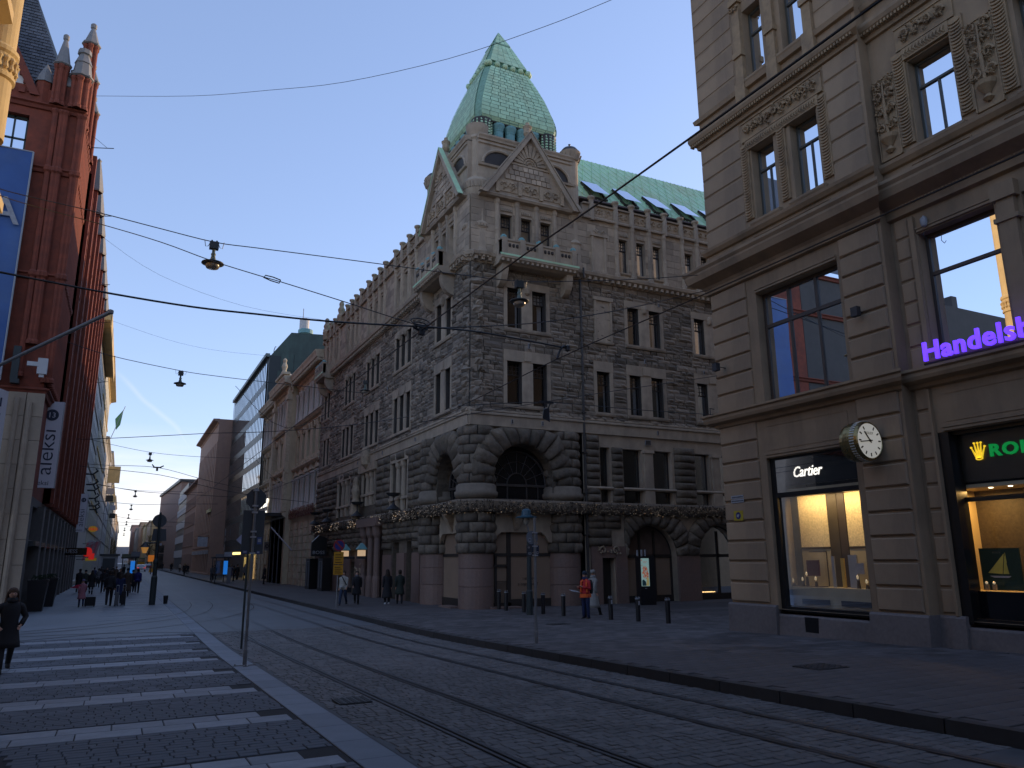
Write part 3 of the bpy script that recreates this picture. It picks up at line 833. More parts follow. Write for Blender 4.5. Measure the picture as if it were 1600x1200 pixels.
# arched stories on both faces
for fr, uc, r, u0, u1 in ((FR, 16.6, 1.62, 15.0, 18.2), (FL, 34.35, 1.35, 33.0, 35.9)):
    mb = MB(**fr); archhole(mb, u0 - .8, u1 + .8, 2.6, 6.02, uc, r, 3.62, -.05, .7); part('wall', mb, m_gran, tower)
    voussoirs(fr, uc, 3.62, r, r + 1.25, -.02, 11, .32, u0 - 1.1, u1 + 1.1, 6.0)
    # dark arched window with fan bars
    f = MB(**fr); n = -.72
    f.box(uc - r, uc + r, n - .03, n + .06, 3.3, 3.42); f.box(uc - r, uc + r, n - .03, n + .06, 2.62, 2.72)
    for rr, w in ((r * .32, .04), (r * .66, .025), (r * .97, .05)):
        f.tube([(uc + rr * math.cos(PI * i / 16), n, 3.42 + rr * math.sin(PI * i / 16)) for i in range(17)], w, 5)
    for i in range(1, 8):
        a = PI * i / 8; f.tube([(uc + r * .32 * math.cos(a), n, 3.42 + r * .32 * math.sin(a)), (uc + r * math.cos(a), n, 3.42 + r * math.sin(a))], .022, 5)
    for u in (-.32 * r, .32 * r): f.box(uc + u - .03, uc + u + .03, n - .03, n + .05, 2.7, 3.3)
    for u in (-.7 * r, .7 * r): f.box(uc + u - .02, uc + u + .02, n - .03, n + .05, 2.7, 3.3)
    fo = part('window', f, M('arch window frame', (.06, .05, .045), .6, .2), tower)
    g = MB(**fr); g.face([(uc - r, n - .02, 2.65), (uc + r, n - .02, 2.65)] + [(uc + r * math.cos(PI * i / 16), n - .02, 3.5 + r * math.sin(PI * i / 16)) for i in range(17)])
    part('pane', g, M('dark arch glass', (.012, .012, .014), .12, 0), fo)
    # shop front below
    wl_, wr_ = u0 - .2, u1 + .2; sh = MB(**fr); n = -.25
    sh.box(wl_, wr_, n - .2, n, 1.15, 2.1); sh.extr([(wl_, 1.15), (wl_, .65), (wl_ + .35, .7), (wl_ + .55, 1.0), (wl_ + .75, 1.15)], n - .2, n + .02); sh.extr([(wr_, 1.15), (wr_ - .75, 1.15), (wr_ - .55, 1.0), (wr_ - .35, .7), (wr_, .65)], n - .2, n + .02)
    part('shop_fascia', sh, m_ash, tower)
    cor = MB(**fr); um = (wl_ + wr_) / 2 - .3
    cor.ring([[(um - .1, n, 1.2), (um + .1, n, 1.2), (um + .1, n + .02, 1.2), (um - .1, n + .02, 1.2)], [(um - .18, n, 1.7), (um + .18, n, 1.7), (um + .18, n + .3, 1.7), (um - .18, n + .3, 1.7)], [(um - .2, n, 2.05), (um + .2, n, 2.05), (um + .2, n + .5, 2.05), (um - .2, n + .5, 2.05)]])
    part('corbel', cor, m_carv, tower)
    b = MB(**fr); n = -.5; door = fr is FR
    b.box(wl_, wr_, n - .04, n + .04, .06, .2); b.box(wl_, wr_, n - .04, n + .06, -2.3, -1.85 if not door else -2.0)
    xs = [wl_, wl_ + .1, (wl_ + 1.15 if door else wr_ - .1), (wl_ + 1.3 if door else wr_ - .1), wr_ - .12, wr_]
    for x in ((wl_, wl_ + .12), (wr_ - .12, wr_), (wl_ + (1.12 if door else .9), wl_ + (1.32 if door else 1.0))): b.box(x[0], x[1], n - .04, n + .06, -2.3, 1.15)
    if door:
        b.box(wl_ + .5, wl_ + .6, n - .02, n + .08, -2.2, .06); b.box(wl_ + .12, wl_ + 1.12, n - .02, n + .07, -.42, -.3)
        for i in range(9): x = wl_ + .64 + i * .055; b.tube([(x, n + .06, -2.0), (x, n + .06, -1.05)], .008, 4)
        b.tube([(wl_ + .6, n + .06, -1.05), (wl_ + 1.12, n + .06, -1.05)], .01, 4)
        b.box(wl_ + 1.32, wr_ - .12, n - .02, n + .05, -2.0, -1.86)
    part('shop_frame', b, m_wood, tower)
    pn = MB(**fr)
    for x0, x1, z0, z1 in (((wl_ + .12, wl_ + .5, -2.1, 1.15), (wl_ + .6, wl_ + 1.12, -2.1, -.42), (wl_ + .12, wl_ + 1.12, -.3, .06), (wl_ + .12, wl_ + 1.12, .2, 1.15), (wl_ + 1.32, wr_ - .12, -1.86, .06), (wl_ + 1.32, wr_ - .12, .2, 1.15)) if door else ((wl_ + .12, wr_ - .12, -1.85, .06), (wl_ + .12, wl_ + .9, .2, 1.15), (wl_ + 1.0, wr_ - .12, .2, 1.15))):
        pn2 = MB(**fr); pn2.box(x0, x1, n - .03, n - .01, z0, z1); part('lining_panel', pn2, m_board, tower)
    st2 = MB(**fr); st2.box(wl_, wl_ + 1.5, -.2, .35, -2.4, -2.14); part('door_step', st2, m_red, tower)
def text_on(body, size, mat, parent, name, loc, rx, rz, ext=.004, xscale=1.0, shear=0.0, spacing=1.0, extra=0.0, align='LEFT', roty=0.0):
    c = bpy.data.curves.new(name, 'FONT'); c.body = body; c.size = size; c.extrude = ext; c.shear = shear; c.space_character = spacing; c.offset = extra
    c.align_x = align; c.resolution_u = 3
    tmp = bpy.data.objects.new('tmp', c); COL.objects.link(tmp); dg = bpy.context.evaluated_depsgraph_get()
    me = bpy.data.meshes.new_from_object(tmp.evaluated_get(dg)); bpy.data.objects.remove(tmp); bpy.data.curves.remove(c)
    me.materials.clear(); me.materials.append(mat); me.name = name
    o = link(name, me, parent); o.matrix_local = Matrix.Translation(Vector(loc) - (wl_of(parent) if parent else Vector((0, 0, 0)))) @ Matrix.Rotation(rz, 4, 'Z') @ Matrix.Rotation(rx, 4, 'X') @ Matrix.Rotation(roty, 4, 'Z') @ Matrix.Diagonal((xscale, 1, 1, 1))
    return o
m_ink = M('dark ink', (.05, .035, .03), .8, 0)
text_on('i am not', .19, m_ink, tower, 'lettering', (16.75, 32.09, -1.0), PI / 2, 0)
text_on('a copy book?', .2, m_ink, tower, 'lettering', (16.5, 32.09, -1.26), PI / 2, 0)

# right facade, ground floor east of the drain pipe
mb = MB(**FR)
wall(mb, 19.9, 22.3, -2.45, 2.05, 0, [(20.82, 21.6, -2.45, -.05)], .5); archhole(mb, 22.27, 26.1, -2.45, 2.05, 23.85, 1.55, .0, 0, .6, zb=-2.45); archhole(mb, 26.1, 31.0, -2.45, 2.05, 28.4, 1.6, .0, 0, .6); wall(mb, 31, WALL_R1, -2.45, 2.05, 0, [], .5)
MEZ = [(20.93, 21.52, 3.4, 5.38), (22.32, 23.5, 3.4, 5.36), (24.22, 25.42, 3.4, 5.36), (26.98, 28.0, 3.4, 5.36), (28.7, 29.8, 3.4, 5.36), (31.2, 32.3, 3.4, 5.36)]
wall(mb, 19.9, WALL_R1, 2.05, 6.02, 0, MEZ + [(a, b, 2.62, 3.26) for a, b, c, d in MEZ], .5)
part('wall', mb, m_ash, tower)
mb = MB(**FR)
for a, b, c, d in MEZ: window(tower, FR, (a + b) / 2, 3.4, b - a, d - c, -.35, RR, top=0, cur=False)
for a, b, c, d in MEZ: window(tower, FR, (a + b) / 2, 2.62, b - a, .64, -.35, RR, top=0, cur=False)
mb.prism([(0, 3.26), (.1, 3.26), (.14, 3.32), (.1, 3.4), (0, 3.4)], 19.95, WALL_R1)
for u in (23.86, 28.35): mb.box(u - .3, u + .3, .0, .12, 2.62, 3.26); mb.box(u - .26, u + .26, .0, .1, 3.4, 5.2); mb.box(u - .34, u + .34, .0, .16, 5.2, 5.36)
part('mullion_pier', mb, m_ash, tower)
def rock_zone(fr, u0, u1, z0, z1, excl, hh=.33, lo=.5, hi=1.0, d=.2, n0=0.0, seed=1):
    rnd = random.Random(seed)
    for a, b, c, e in courses(u0, u1, z0, z1, excl, hh * .95, hh * 1.05, lo, hi, rnd): block(fr, [(a, c), (b, c), (b, e), (a, e)], n0, d * rnd.uniform(.8, 1.2), 3, 3)
voussoirs(FR, 23.85, 0, 1.55, 2.6, .0, 12, .28, 22.2, 26.1, 2.02); voussoirs(FR, 28.4, 0, 1.6, 2.5, .0, 12, .28, 26.0, 31, 2.02)
rock_zone(FR, 20.05, 22.0, .5, 2.02, [(21.4, 22.4, .5, 1.35)], .38, .7, 1.1)
rock_zone(FR, 20.05, 20.85, 2.65, 5.95, [], .36, .7, .8)
rock_zone(FR, 21.6, 22.25, 2.65, 5.4, [], .36, .6, .7); rock_zone(FR, 25.55, 26.9, 2.65, 5.6, [], .36, .6, 1.3)
rock_zone(FR, 29.95, 31.1, 2.65, 5.6, [], .36, .6, 1.3)
mb = MB(**FR); mb.box(20.2, 20.8, 0, .12, -2.45, .5); mb.box(21.62, 22.28, 0, .12, -2.45, .5); mb.box(20.8, 21.62, 0, .1, -.05, .5); mb.box(25.42, 26.8, 0, .16, -2.45, .1); mb.box(30.05, 31.2, 0, .16, -2.45, .1)
part('granite_pier', mb, m_red, tower)
mb = MB(**FR); swirl(mb, 21.2, .3, 1.5, .5, .12, 14, .05); part('carved_lintel', mb, m_carv, tower)
mb = MB(**FR)     # door and shop fronts
mb.box(20.82, 21.6, -.45, -.4, -2.4, -.05); mb.box(20.85, 20.95, -.4, -.35, -2.3, -.1)
n = -.45
for uc, r in ((23.85, 1.55), (28.4, 1.6)):
    mb.tube([(uc + r * math.cos(PI * i / 16), n, r * math.sin(PI * i / 16)) for i in range(17)], .06, 5)
    mb.box(uc - r, uc + r, n - .04, n + .05, -.06, .1); mb.box(uc - r, uc + r, n - .04, n + .06, -2.4, -1.9)
    for u in (-r + .04, -.45, .45, r - .04) if uc < 25 else (-r + .04, 0.1, r - .04): mb.box(uc + u - .06, uc + u + .06, n - .04, n + .05, -1.9, (1.3 if abs(u) < 1 else 0))
part('shop_frame', mb, m_wood, tower)
for a, b in ((22.35, 23.35), (23.45, 24.25), (24.35, 25.35)):
    mb = MB(**FR); mb.box(a, b, n - .03, n - .01, -1.9, -.06); part('lining_panel', mb, m_board, tower)
mb = MB(**FR); mb.extr([(23.85 + 1.5 * math.cos(PI * i / 14), .1 + 1.42 * math.sin(PI * i / 14)) for i in range(15)], n - .03, n - .01); part('lining_panel', mb, M('dark fanlight lining', (.13, .09, .07), .8), tower)
# lit window in the second arch
m_warm = M('warm display light', (.8, .6, .3), .8, 0, emit=(1.0, .62, .25), estr=1.6)
m_lamp = M('pale lamp glass', (.6, .5, .35), .4, 0, emit=(1.0, .66, .36), estr=.17)
mb = MB(**FR); mb.box(26.95, 29.9, -1.6, -.6, -1.92, -1.86); part('display_shelf', mb, m_wood, tower)
mb = MB(**FR); mb.box(26.95, 28.3, -.62, -.58, -1.86, -1.82); mb.box(28.6, 29.9, -.62, -.58, -1.86, -1.82)
for u, z in ((27.1, .3), (27.25, .34), (27.42, .3)): mb.lathe(u, -.9, [(0, z - .03), (.03, z), (0, z + .03)], 6)
part('display_light', mb, m_warm, tower)
mb = MB(**FR)
for u, z in ((27.6, -1.3), (27.9, -1.5), (28.9, -1.2), (29.3, -1.4)): mb.lathe(u, -.9, [(.06, -1.86), (.02, -1.8), (.015, z), (.12, z + .02), (.06, z + .2), (0, z + .22)], 8)
part('display_stand', mb, m_pipe, tower)
mb = MB(**FR); mb.face([(26.8, n, -1.9), (30, n, -1.9), (30, n, 1.5), (26.8, n, 1.5)]); part('shop_pane', mb, m_glass, tower)
# drain pipe on the facade
mb = MB(**FR); mb.tube([(19.98, .1, -2.2), (19.98, .12, 14.1)], .065, 8); mb.tube([(19.98, .5, 14.05), (19.98, .5, 14.6)], .05, 8)
for z in range(-1, 14, 2): mb.box(19.88, 20.08, .0, .2, z, z + .06)
part('drain_pipe', mb, m_pipe, tower)

# left facade lower part
LO = [(38.9, .5, .62), (41.8, .55, .5), (44.3, .45, .6), (46.3, .55, .9)]
mb = MB(**FL)
wall(mb, 37.6, 62.2, 2.05, 6.02, 0, [(39.9, 42.7, 2.62, 5.4), (46.2, 48.8, 3.3, 5.4), (51.9, 55.2, 2.9, 5.4)], .5)
wall(mb, 37.6, 62.2, -2.45, 2.05, 0, [(39.0, 40.0, -2.45, .9), (41.3, 42.4, -2.45, .9), (44.2, 47.8, -2.45, 1.9), (50.0, 51.2, -2.2, -.2), (53.2, 54.4, -2.2, -.2), (56.0, 57.5, -2.45, .8), (59.0, 60.6, -2.45, .8)], .6)
part('wall', mb, m_gran, tower)
rock_zone(FL, 37.65, 62.1, .5, 2.02, [(38.9, 42.5, .5, 1.0), (44.1, 47.9, .5, 2.02), (55.9, 57.6, .5, .9), (58.9, 60.7, .5, .9)], .38, .8, 1.4, .22, seed=5)
rock_zone(FL, 37.65, 62.1, 2.65, 5.95, [(39.7, 42.9, 2.65, 5.5), (45.6, 49.6, 2.65, 5.95), (51.7, 55.4, 2.65, 5.5)], .4, .9, 1.6, .22, seed=6)
mb = MB(**FL)
for u0, u1, z0 in ((39.9, 42.7, 2.62), (46.2, 48.8, 3.3), (51.9, 55.2, 2.9)):
    mb.box(u0 - .2, u1 + .2, .0, .14, 5.4, 5.95); mb.box(u0 - .2, u0, 0, .12, z0, 5.4); mb.box(u1, u1 + .2, 0, .12, z0, 5.4); mb.prism([(0, z0 + .62), (.16, z0 + .62), (.16, z0 + .76), (-.3, z0 + .76)], u0 - .3, u1 + .3)
    for k in (1, 2):
        u = u0 + (u1 - u0) * k / 3
        mb.lathe(u, -.05, [(.2, z0), (.2, z0 + .7), (.17, z0 + .8), (.15, 5.0), (.22, 5.15), (.24, 5.4)], 10)
part('window_column', mb, m_ash, tower)
for u0, u1, z0 in ((39.9, 42.7, 2.62), (46.2, 48.8, 3.3), (51.9, 55.2, 2.9)):
    for k in range(3): window(tower, FL, u0 + (u1 - u0) * (k + .5) / 3, z0, (u1 - u0) / 3 - .3, 5.4 - z0, -.38, RL, top=0, cur=False)
mb = MB(**FL)   # dark doors and their lining, vitrines
for a, b, c, d in ((39.0, 40.0, -2.45, .9), (41.3, 42.4, -2.45, .9), (44.2, 47.8, -2.45, 1.9), (50.0, 51.2, -2.2, -.2), (53.2, 54.4, -2.2, -.2), (56.0, 57.5, -2.45, .8), (59.0, 60.6, -2.45, .8)):
    mb.box(a, b, -.62, -.55, c, d); mb.box((a + b) / 2 - .04, (a + b) / 2 + .04, -.55, -.5, c, d)
part('door', mb, m_wood, tower)
mb = MB(**FL)
for u in (44.6, 45.9, 47.3): mb.lathe(u, .25, [(.26, -2.4), (.26, -1.2), (.24, -1.1), (.2, -1.0), (.2, 1.2), (.3, 1.4), (.34, 1.9)], 12)
mb.box(43.9, 48.2, 0, .6, 1.9, 2.4); mb.box(37.7, 38.9, 0, .1, -2.45, .3); mb.box(40.0, 41.3, 0, .14, -2.45, .3); mb.box(42.4, 44.0, 0, .1, -2.45, .2); mb.box(48.2, 50, 0, .1, -2.45, .2); mb.box(51.2, 53.2, 0, .1, -2.45, .2); mb.box(54.4, 56, 0, .1, -2.45, .2)
part('granite_pier', mb, m_red, tower)
mb = MB(**FL); swirl(mb, 49.0, -.9, 1.4, 1.2, .12, 10, .06); mb.lathe(48.9, .5, [(.2, 2.5), (.35, 2.8), (.3, 3.4), (.2, 3.8), (.28, 4.3), (.18, 4.7), (.2, 4.95), (.1, 5.2), (0, 5.25)], 10)
mb.box(45.7, 49.4, 0, .25, 5.45, 5.95); mb.lathe(47.5, .3, [(.0, 5.6), (.3, 5.9), (.36, 6.4), (.25, 6.9), (0, 7.1)], 10)
part('carved_figure', mb, m_carv, tower)
# remaining rock faced blocks collected
for fr in {id(b[0]): b[0] for b in blocksets}.values():
    mb = MB(**fr)
    for b in blocksets:
        if b[0] is fr: mb.pillow(b[1], b[2], b[3], b[4], b[5], .26, .016)
    part('granite_block', mb, m_gran, tower, smooth=True, stuff=True)
# rounded quoin on the corner, storeys 3-4, then plain shaft storey 5
qf = ccol(14.32, 32.12, .56)
rq = random.Random(5); mb = MB(); mb.lathe(14.32, 32.12, [(.56, 5.9), (.56, 14.1)], 16); part('corner_core', mb, m_mort, tower)
z = 6.66; mb = MB(**qf)
while z < 14.0:
    h = rq.uniform(.3, .42); h = min(h, 14.06 - z); a = PI * .95
    while a < PI * 1.55:
        b = min(a + rq.uniform(.7, 1.5), PI * 1.56); mb.pillow([(a * .56, z), (b * .56, z), (b * .56, z + h), (a * .56, z + h)], 0, rq.uniform(.1, .2), 5, 3, .4, .012); a = b
    z += h
    if 14.06 - z < .1: break
part('quoin_stone', mb, m_rub, tower, stuff=True)
mb = MB(); mb.lathe(14.42, 32.2, [(.7, 14.05), (.78, 14.2), (1.08, 14.36), (1.12, 14.52), (.95, 14.6), (.72, 14.7), (.68, 14.9), (.66, 15.9), (.7, 15.95), (.74, 16.15), (.66, 16.3), (.64, 17.6), (.72, 17.7), (.76, 17.85), (.66, 17.9), (.7, 18.0), (.74, 18.5), (.6, 18.7), (.45, 18.8), (.43, 20.9), (.5, 21.0), (.46, 21.15), (.56, 21.5), (.6, 21.75), (.3, 21.9), (0, 21.95)], 24)
for k in range(14):
    a = PI * .8 + k * PI * .95 / 14; mb.box(14.42 + .98 * math.cos(a) - .05, 14.42 + .98 * math.cos(a) + .05, 32.2 + .98 * math.sin(a) - .05, 32.2 + .98 * math.sin(a) + .05, 14.25, 14.42)
    mb.box(14.42 + .72 * math.cos(a) - .04, 14.42 + .72 * math.cos(a) + .04, 32.2 + .72 * math.sin(a) - .04, 32.2 + .72 * math.sin(a) + .04, 16.0, 16.18)
    mb.box(14.42 + .72 * math.cos(a) - .04, 14.42 + .72 * math.cos(a) + .04, 32.2 + .72 * math.sin(a) - .04, 32.2 + .72 * math.sin(a) + .04, 18.1, 18.42)
part('corner_turret', mb, m_ash, tower)
def turret(x, y, zt, r=.43, dome=False):
    mb = MB(); mb.lathe(x, y, [(r + .1, 14.7), (r + .06, 16.0), (r + .12, 16.1), (r, 16.3), (r, 17.3), (r + .16, 17.6), (r + .22, 18.0), (r + .1, 18.3), (r, 18.4), (r, zt - .6), (r + .08, zt - .5), (r + .12, zt - .2), (r + .18, zt), (r * .6, zt + .05)], 18)
    for k in range(12):
        a = 2 * PI * k / 12; mb.tube([(x + (r + .06) * math.cos(a), y + (r + .06) * math.sin(a), zt - .55), (x + (r + .2) * math.cos(a), y + (r + .2) * math.sin(a), zt - .15)], .05, 5)
        mb.box(x + (r + .16) * math.cos(a) - .05, x + (r + .16) * math.cos(a) + .05, y + (r + .16) * math.sin(a) - .05, y + (r + .16) * math.sin(a) + .05, 17.62, 17.95)
    part('turret', mb, m_ash, tower)
    if dome:
        mb = MB(); mb.lathe(x, y, [(r + .12, zt + .03), (r + .08, zt + .12), (r - .05, zt + .28), (.15, zt + .38), (.04, zt + .4), (.03, zt + .5), (.08, zt + .56), (0, zt + .62)], 16); part('turret_dome', mb, m_pipe, tower, smooth=True)
turret(19.85, 31.95, 21.5, .42, True); turret(14.15, 37.55, 21.3, .42, True)
# left-over tower walls: attic with lens windows, gables
TX0, TX1, TY0, TY1 = 13.85, 20.1, 31.65, 37.9
def face_attic(fr, u0, u1, uc):
    mb = MB(**fr); mb.box(u0, u1, -.5, 0, 17.7, 20.85)
    mb.prism([(-.5, 20.8), (.08, 20.8), (.1, 20.9), (.16, 21.0), (.16, 21.08), (-.5, 21.12)], u0, u1)
    mb.prism([(0, 20.55), (.07, 20.6), (.07, 20.7), (0, 20.75)], u0, u1)
    mb.prism([(0, 17.6), (.3, 17.66), (.36, 17.78), (.3, 17.86), (0, 17.9)], u0, u1)
    mb.prism([(0, 19.3), (.1, 19.34), (.12, 19.45), (0, 19.5)], u0, u1)
    part('attic_wall', mb, m_ash, tower)
    for s in (-1, 1):
        c = uc + s * 1.55
        pts = [(c + 1.0 * math.cos(PI * i / 14), 19.5 + .82 * math.sin(PI * i / 14)) for i in range(15)]
        mb = MB(**fr); mb.tube([(a, .04, b) for a, b in pts], .08, 6); o = part('window', mb, m_ash, tower)
        mb = MB(**fr); mb.face([(a, .012, b) for a, b in pts]); part('pane', mb, m_wood, o)
    # gable
    B, T, W = 17.78, 21.6, 2.62
    mb = MB(**fr); mb.extr([(uc - W, B), (uc + W, B), (uc, T - .3)], 0.0, .3)
    part('gable', mb, m_ash, tower)
    mb = MB(**fr)
    for s in (-1, 1):
        a = (uc + s * (W + .18), B - .1); b = (uc, T); dx, dz = b[0] - a[0], b[1] - a[1]; L = math.hypot(dx, dz); px, pz = dz / L * .17 * s, -dx / L * .17 * s
        q = [(a[0], a[1]), (b[0], b[1]), (b[0], b[1] - .34), (a[0] - s * .32, a[1])]
        mb.extr(q if s < 0 else q[::-1], .0, .52)
    part('gable_coping', mb, m_ash, tower)
    cp = MB(**fr)
    for s in (-1, 1):
        a = (uc + s * (W + .24), B - .1); b = (uc, T + .04)
        cp.extr([a, b, (b[0], b[1] + .07), (a[0] + s * .07, a[1])], .3, .55)
    part('gable_flashing', cp, m_patina if fr is FL else m_ash, tower)
    # sunburst
    mb = MB(**fr); z0 = 19.75
    mb.lathe(uc, .3, [(.0, z0 + .0)], 4) if False else None
    for i in range(11):
        a = PI * (i + .5) / 11; r0, r1 = .42, min(1.15, (T - .6 - z0) if abs(a - PI / 2) < .3 else .95)
        w0, w1 = .05, .1; c, s_ = math.cos(a), math.sin(a)
        mb.extr([(uc + r0 * c - w0 * s_, z0 + r0 * s_ + w0 * c), (uc + r0 * c + w0 * s_, z0 + r0 * s_ - w0 * c), (uc + r1 * c + w1 * s_, z0 + r1 * s_ - w1 * c), (uc + r1 * c - w1 * s_, z0 + r1 * s_ + w1 * c)], .3, .38)
    for rr in (.18, .32): mb.tube([(uc + rr * math.cos(PI * i / 12), .33, z0 + rr * math.sin(PI * i / 12)) for i in range(13)], .05, 5)
    mb.box(uc - 1.2, uc + 1.2, .3, .36, z0 - .14, z0 - .04)
    part('sunburst_relief', mb, m_carv, tower)
    # square tiles then carved panels
    mb = MB(**fr)
    for j in range(3):
        z = 18.72 + j * .29; half = (T - .3 - z - .3) / (T - .3 - B) * W - .25
        k = int(half * 2 / .3)
        for i in range(k):
            u = uc - half + i * .3; mb.box(u + .02, u + .28, .3, .35 + R.random() * .03, z + .02, z + .27)
    part('relief_tile', mb, m_ashb, tower, stuff=True)
    mb = MB(**fr)
    for u in (-1.25, 0, 1.25): mb.box(uc + u - .5, uc + u + .5, .3, .34, 18.0, 18.62); swirl(mb, uc + u, 18.3, .86, .5, .34, 12, .045)
    for u in (-1.87, -.62, .62, 1.87): mb.box(uc + u - .1, uc + u + .1, .3, .4, 17.9, 18.66)
    part('carved_panel', mb, m_carv, tower)
    mb = MB(**fr); mb.lathe(uc, .1, [(.1, T - .1), (.22, T + .1), (.2, T + .35), (.26, T + .5), (.12, T + .62), (.1, T + .75), (0, T + .8)], 8); part('carved_finial', mb, m_carv, tower)
face_attic(FR, 14.2, 19.9, 17.0); face_attic(FL, 32.0, 37.6, 34.75)
mb = MB(); mb.box(TX0 + .35, TX1, TY0 + .35, TY1, 14, 21.3)     # core of the tower
part('tower_core', mb, m_ash, tower)
# balconies
def balcony(fr, u0, u1, copper, out=.95):
    mb = MB(**fr); z = 14.1
    mb.prism([(0, z - .16), (out - .25, z - .16), (out, z), (out + .08, z + .06), (out + .08, z + .22), (0, z + .22)], u0, u1)
    u = u0 + .05
    while u < u1: mb.box(u, u + .12, out - .05, out + .04, z - .1, z + .04); u += .27
    mb.box(u0, u1, out - .2, out, z + .22, z + .95); mb.box(u0, u0 + .2, 0, out, z + .22, z + .95); mb.box(u1 - .2, u1, 0, out, z + .22, z + .95)
    mb.box(u0 - .04, u1 + .04, out - .26, out + .05, z + .95, z + 1.05)
    part('balcony', mb, m_ash, tower)
    mb = MB(**fr); k = 4
    for i in range(k + 1):
        u = u0 + .2 + (u1 - u0 - .4) * i / k; mb.box(u - .14, u + .14, out - .27, out + .07, z + .2, z + 1.1)
    for i in range(k):
        for q in (-1, 0, 1):
            u = u0 + .2 + (u1 - u0 - .4) * (i + .5) / k + q * .2; mb.lathe(u, out + .0, [(0, z + .62), (.07, z + .68), (.07, z + .8), (0, z + .84)], 6, 1)
    part('balcony_pier', mb, [m_ash, m_wood], tower)
    for i in range(k + 1):
        u = u0 + .2 + (u1 - u0 - .4) * i / k; c = MB(**fr); c.lathe(u, out - .1, [(.16, z + 1.1), (.16, z + 1.2), (.08, z + 1.28), (0, z + 1.3)], 8)
        part('post_cap', c, m_patblue, tower, loc=fr['F'](u, out - .1, z + 1.1))
    c = MB(**fr); c.prism([(out + .06, z + .2), (out + .1, z + .16), (out + .1, z + .26), (out - .0, z + .27)], u0 - .04, u1 + .04); part('copper_drip', c, m_patina, tower)
    for u in (u0 + .35, u1 - .35):
        b = MB(**fr); prof = [(0, z - .16), (out - .2, z - .16), (out - .22, z - .45)] + [((out - .25) * math.cos(t * PI / 10), z - .45 - .75 * math.sin(t * PI / 10)) for t in range(1, 6)] + [(0, z - 1.3)]
        b.prism(prof, u - .17, u + .17); part('balcony_bracket', b, m_ash, tower)
balcony(FR, 15.0, 19.35, True); balcony(FL, 33.3, 36.9, True); balcony(FL, 58.2, 61.0, True)
# copper pyramid roof
CX, CY = 16.9, 34.75
prof = [(2.36, 22.55), (2.47, 22.65), (2.5, 22.95), (2.46, 23.4), (2.34, 23.9), (2.1, 24.8), (1.75, 25.8), (1.42, 26.62)]
def sq(h, z, ch=.28):
    c = min(ch, h * .3)
    return [(CX - h + c, CY - h, z), (CX + h - c, CY - h, z), (CX + h, CY - h + c, z), (CX + h, CY + h - c, z), (CX + h - c, CY + h, z), (CX - h + c, CY + h, z), (CX - h, CY + h - c, z), (CX - h, CY - h + c, z)]
mb = MB(); mb.ring([sq(h - .03, z) for h, z in prof] + [sq(1.26, 26.62), sq(1.26, 27.0), sq(1.36, 27.02), sq(.62, 28.75), sq(.64, 28.78), sq(.64, 28.86), sq(.58, 28.88), sq(.02, 30.05)])
part('copper_roof', mb, m_patj, tower)
mb = MB(); mb.ring([sq(2.36, 22.5), sq(2.36, 22.6)]); part('roof_soffit', mb, m_wood, tower)
# copper sheets, each a slightly proud plate
def interp(t):
    L = [0]
    for a, b in zip(prof, prof[1:]): L.append(L[-1] + math.hypot(b[0] - a[0], b[1] - a[1]))
    s = t * L[-1]
    for i in range(len(prof) - 1):
        if s <= L[i + 1] + 1e-6: f = (s - L[i]) / (L[i + 1] - L[i]); return prof[i][0] * (1 - f) + prof[i + 1][0] * f, prof[i][1] * (1 - f) + prof[i + 1][1] * f
    return prof[-1]
mb = MB(); rows_ = 17; rr = random.Random(2)
for side_ in range(4):
    ca, sa_ = math.cos(side_ * PI / 2), math.sin(side_ * PI / 2)
    def W(x, y, z): return (CX + x * ca - y * sa_, CY + x * sa_ + y * ca, z)
    for j in range(rows_):
        h0, z0 = interp(j / rows_); h1, z1 = interp((j + 1) / rows_); k = 9 if j % 2 else 8
        for i in range(k):
            a, b = -1 + 2 * i / k, -1 + 2 * (i + 1) / k; lift = .010 + rr.random() * .014; g = .016
            c0, c1 = h0 - .26, h1 - .26
            pts = [(a * c0 + g, -h0 - lift, z0 + g), (b * c0 - g, -h0 - lift, z0 + g), (b * c1 - g, -h1 - lift, z1 - g * .3), (a * c1 + g, -h1 - lift, z1 - g * .3)]
            mb.face([W(*p) for p in pts])
for z0_, z1_, h0_, h1_, k_, r_ in ((27.04, 28.74, 1.35, .63, 5, 5), (28.9, 30.03, .57, .03, 3, 3)):
    for side_ in range(4):
        ca, sa_ = math.cos(side_ * PI / 2), math.sin(side_ * PI / 2)
        for j in range(r_):
            a0, a1 = h0_ + (h1_ - h0_) * j / r_, h0_ + (h1_ - h0_) * (j + 1) / r_; y0, y1 = z0_ + (z1_ - z0_) * j / r_, z0_ + (z1_ - z0_) * (j + 1) / r_
            for i in range(k_):
                a, b = -1 + 2 * i / k_, -1 + 2 * (i + 1) / k_; l = .012 + rr.random() * .01; c0, c1 = a0 * .86, a1 * .86
                mb.face([W(*p) for p in ((a * c0 + .012, -a0 - l, y0 + .01), (b * c0 - .012, -a0 - l, y0 + .01), (b * c1 - .006, -a1 - l, y1), (a * c1 + .006, -a1 - l, y1))])
part('copper_sheet', mb, m_patina, tower, stuff=True)
bl = MB(); bl.lathe(0, 0, [(0, -.17), (.11, -.14), (.16, -.05), (.17, .03), (.14, .12), (0, .17)], 10); bme = bl.data('roof_knob', m_patina, smooth=True)
for side_ in range(4):
    for i in range(6):
        t = -1.22 + 2.44 * i / 5; x, y = [(t, -1.34), (1.34, t), (t, 1.34), (-1.34, t)][side_]
        inst('roof_knob', bme, tower, (CX + x, CY + y, 26.83))
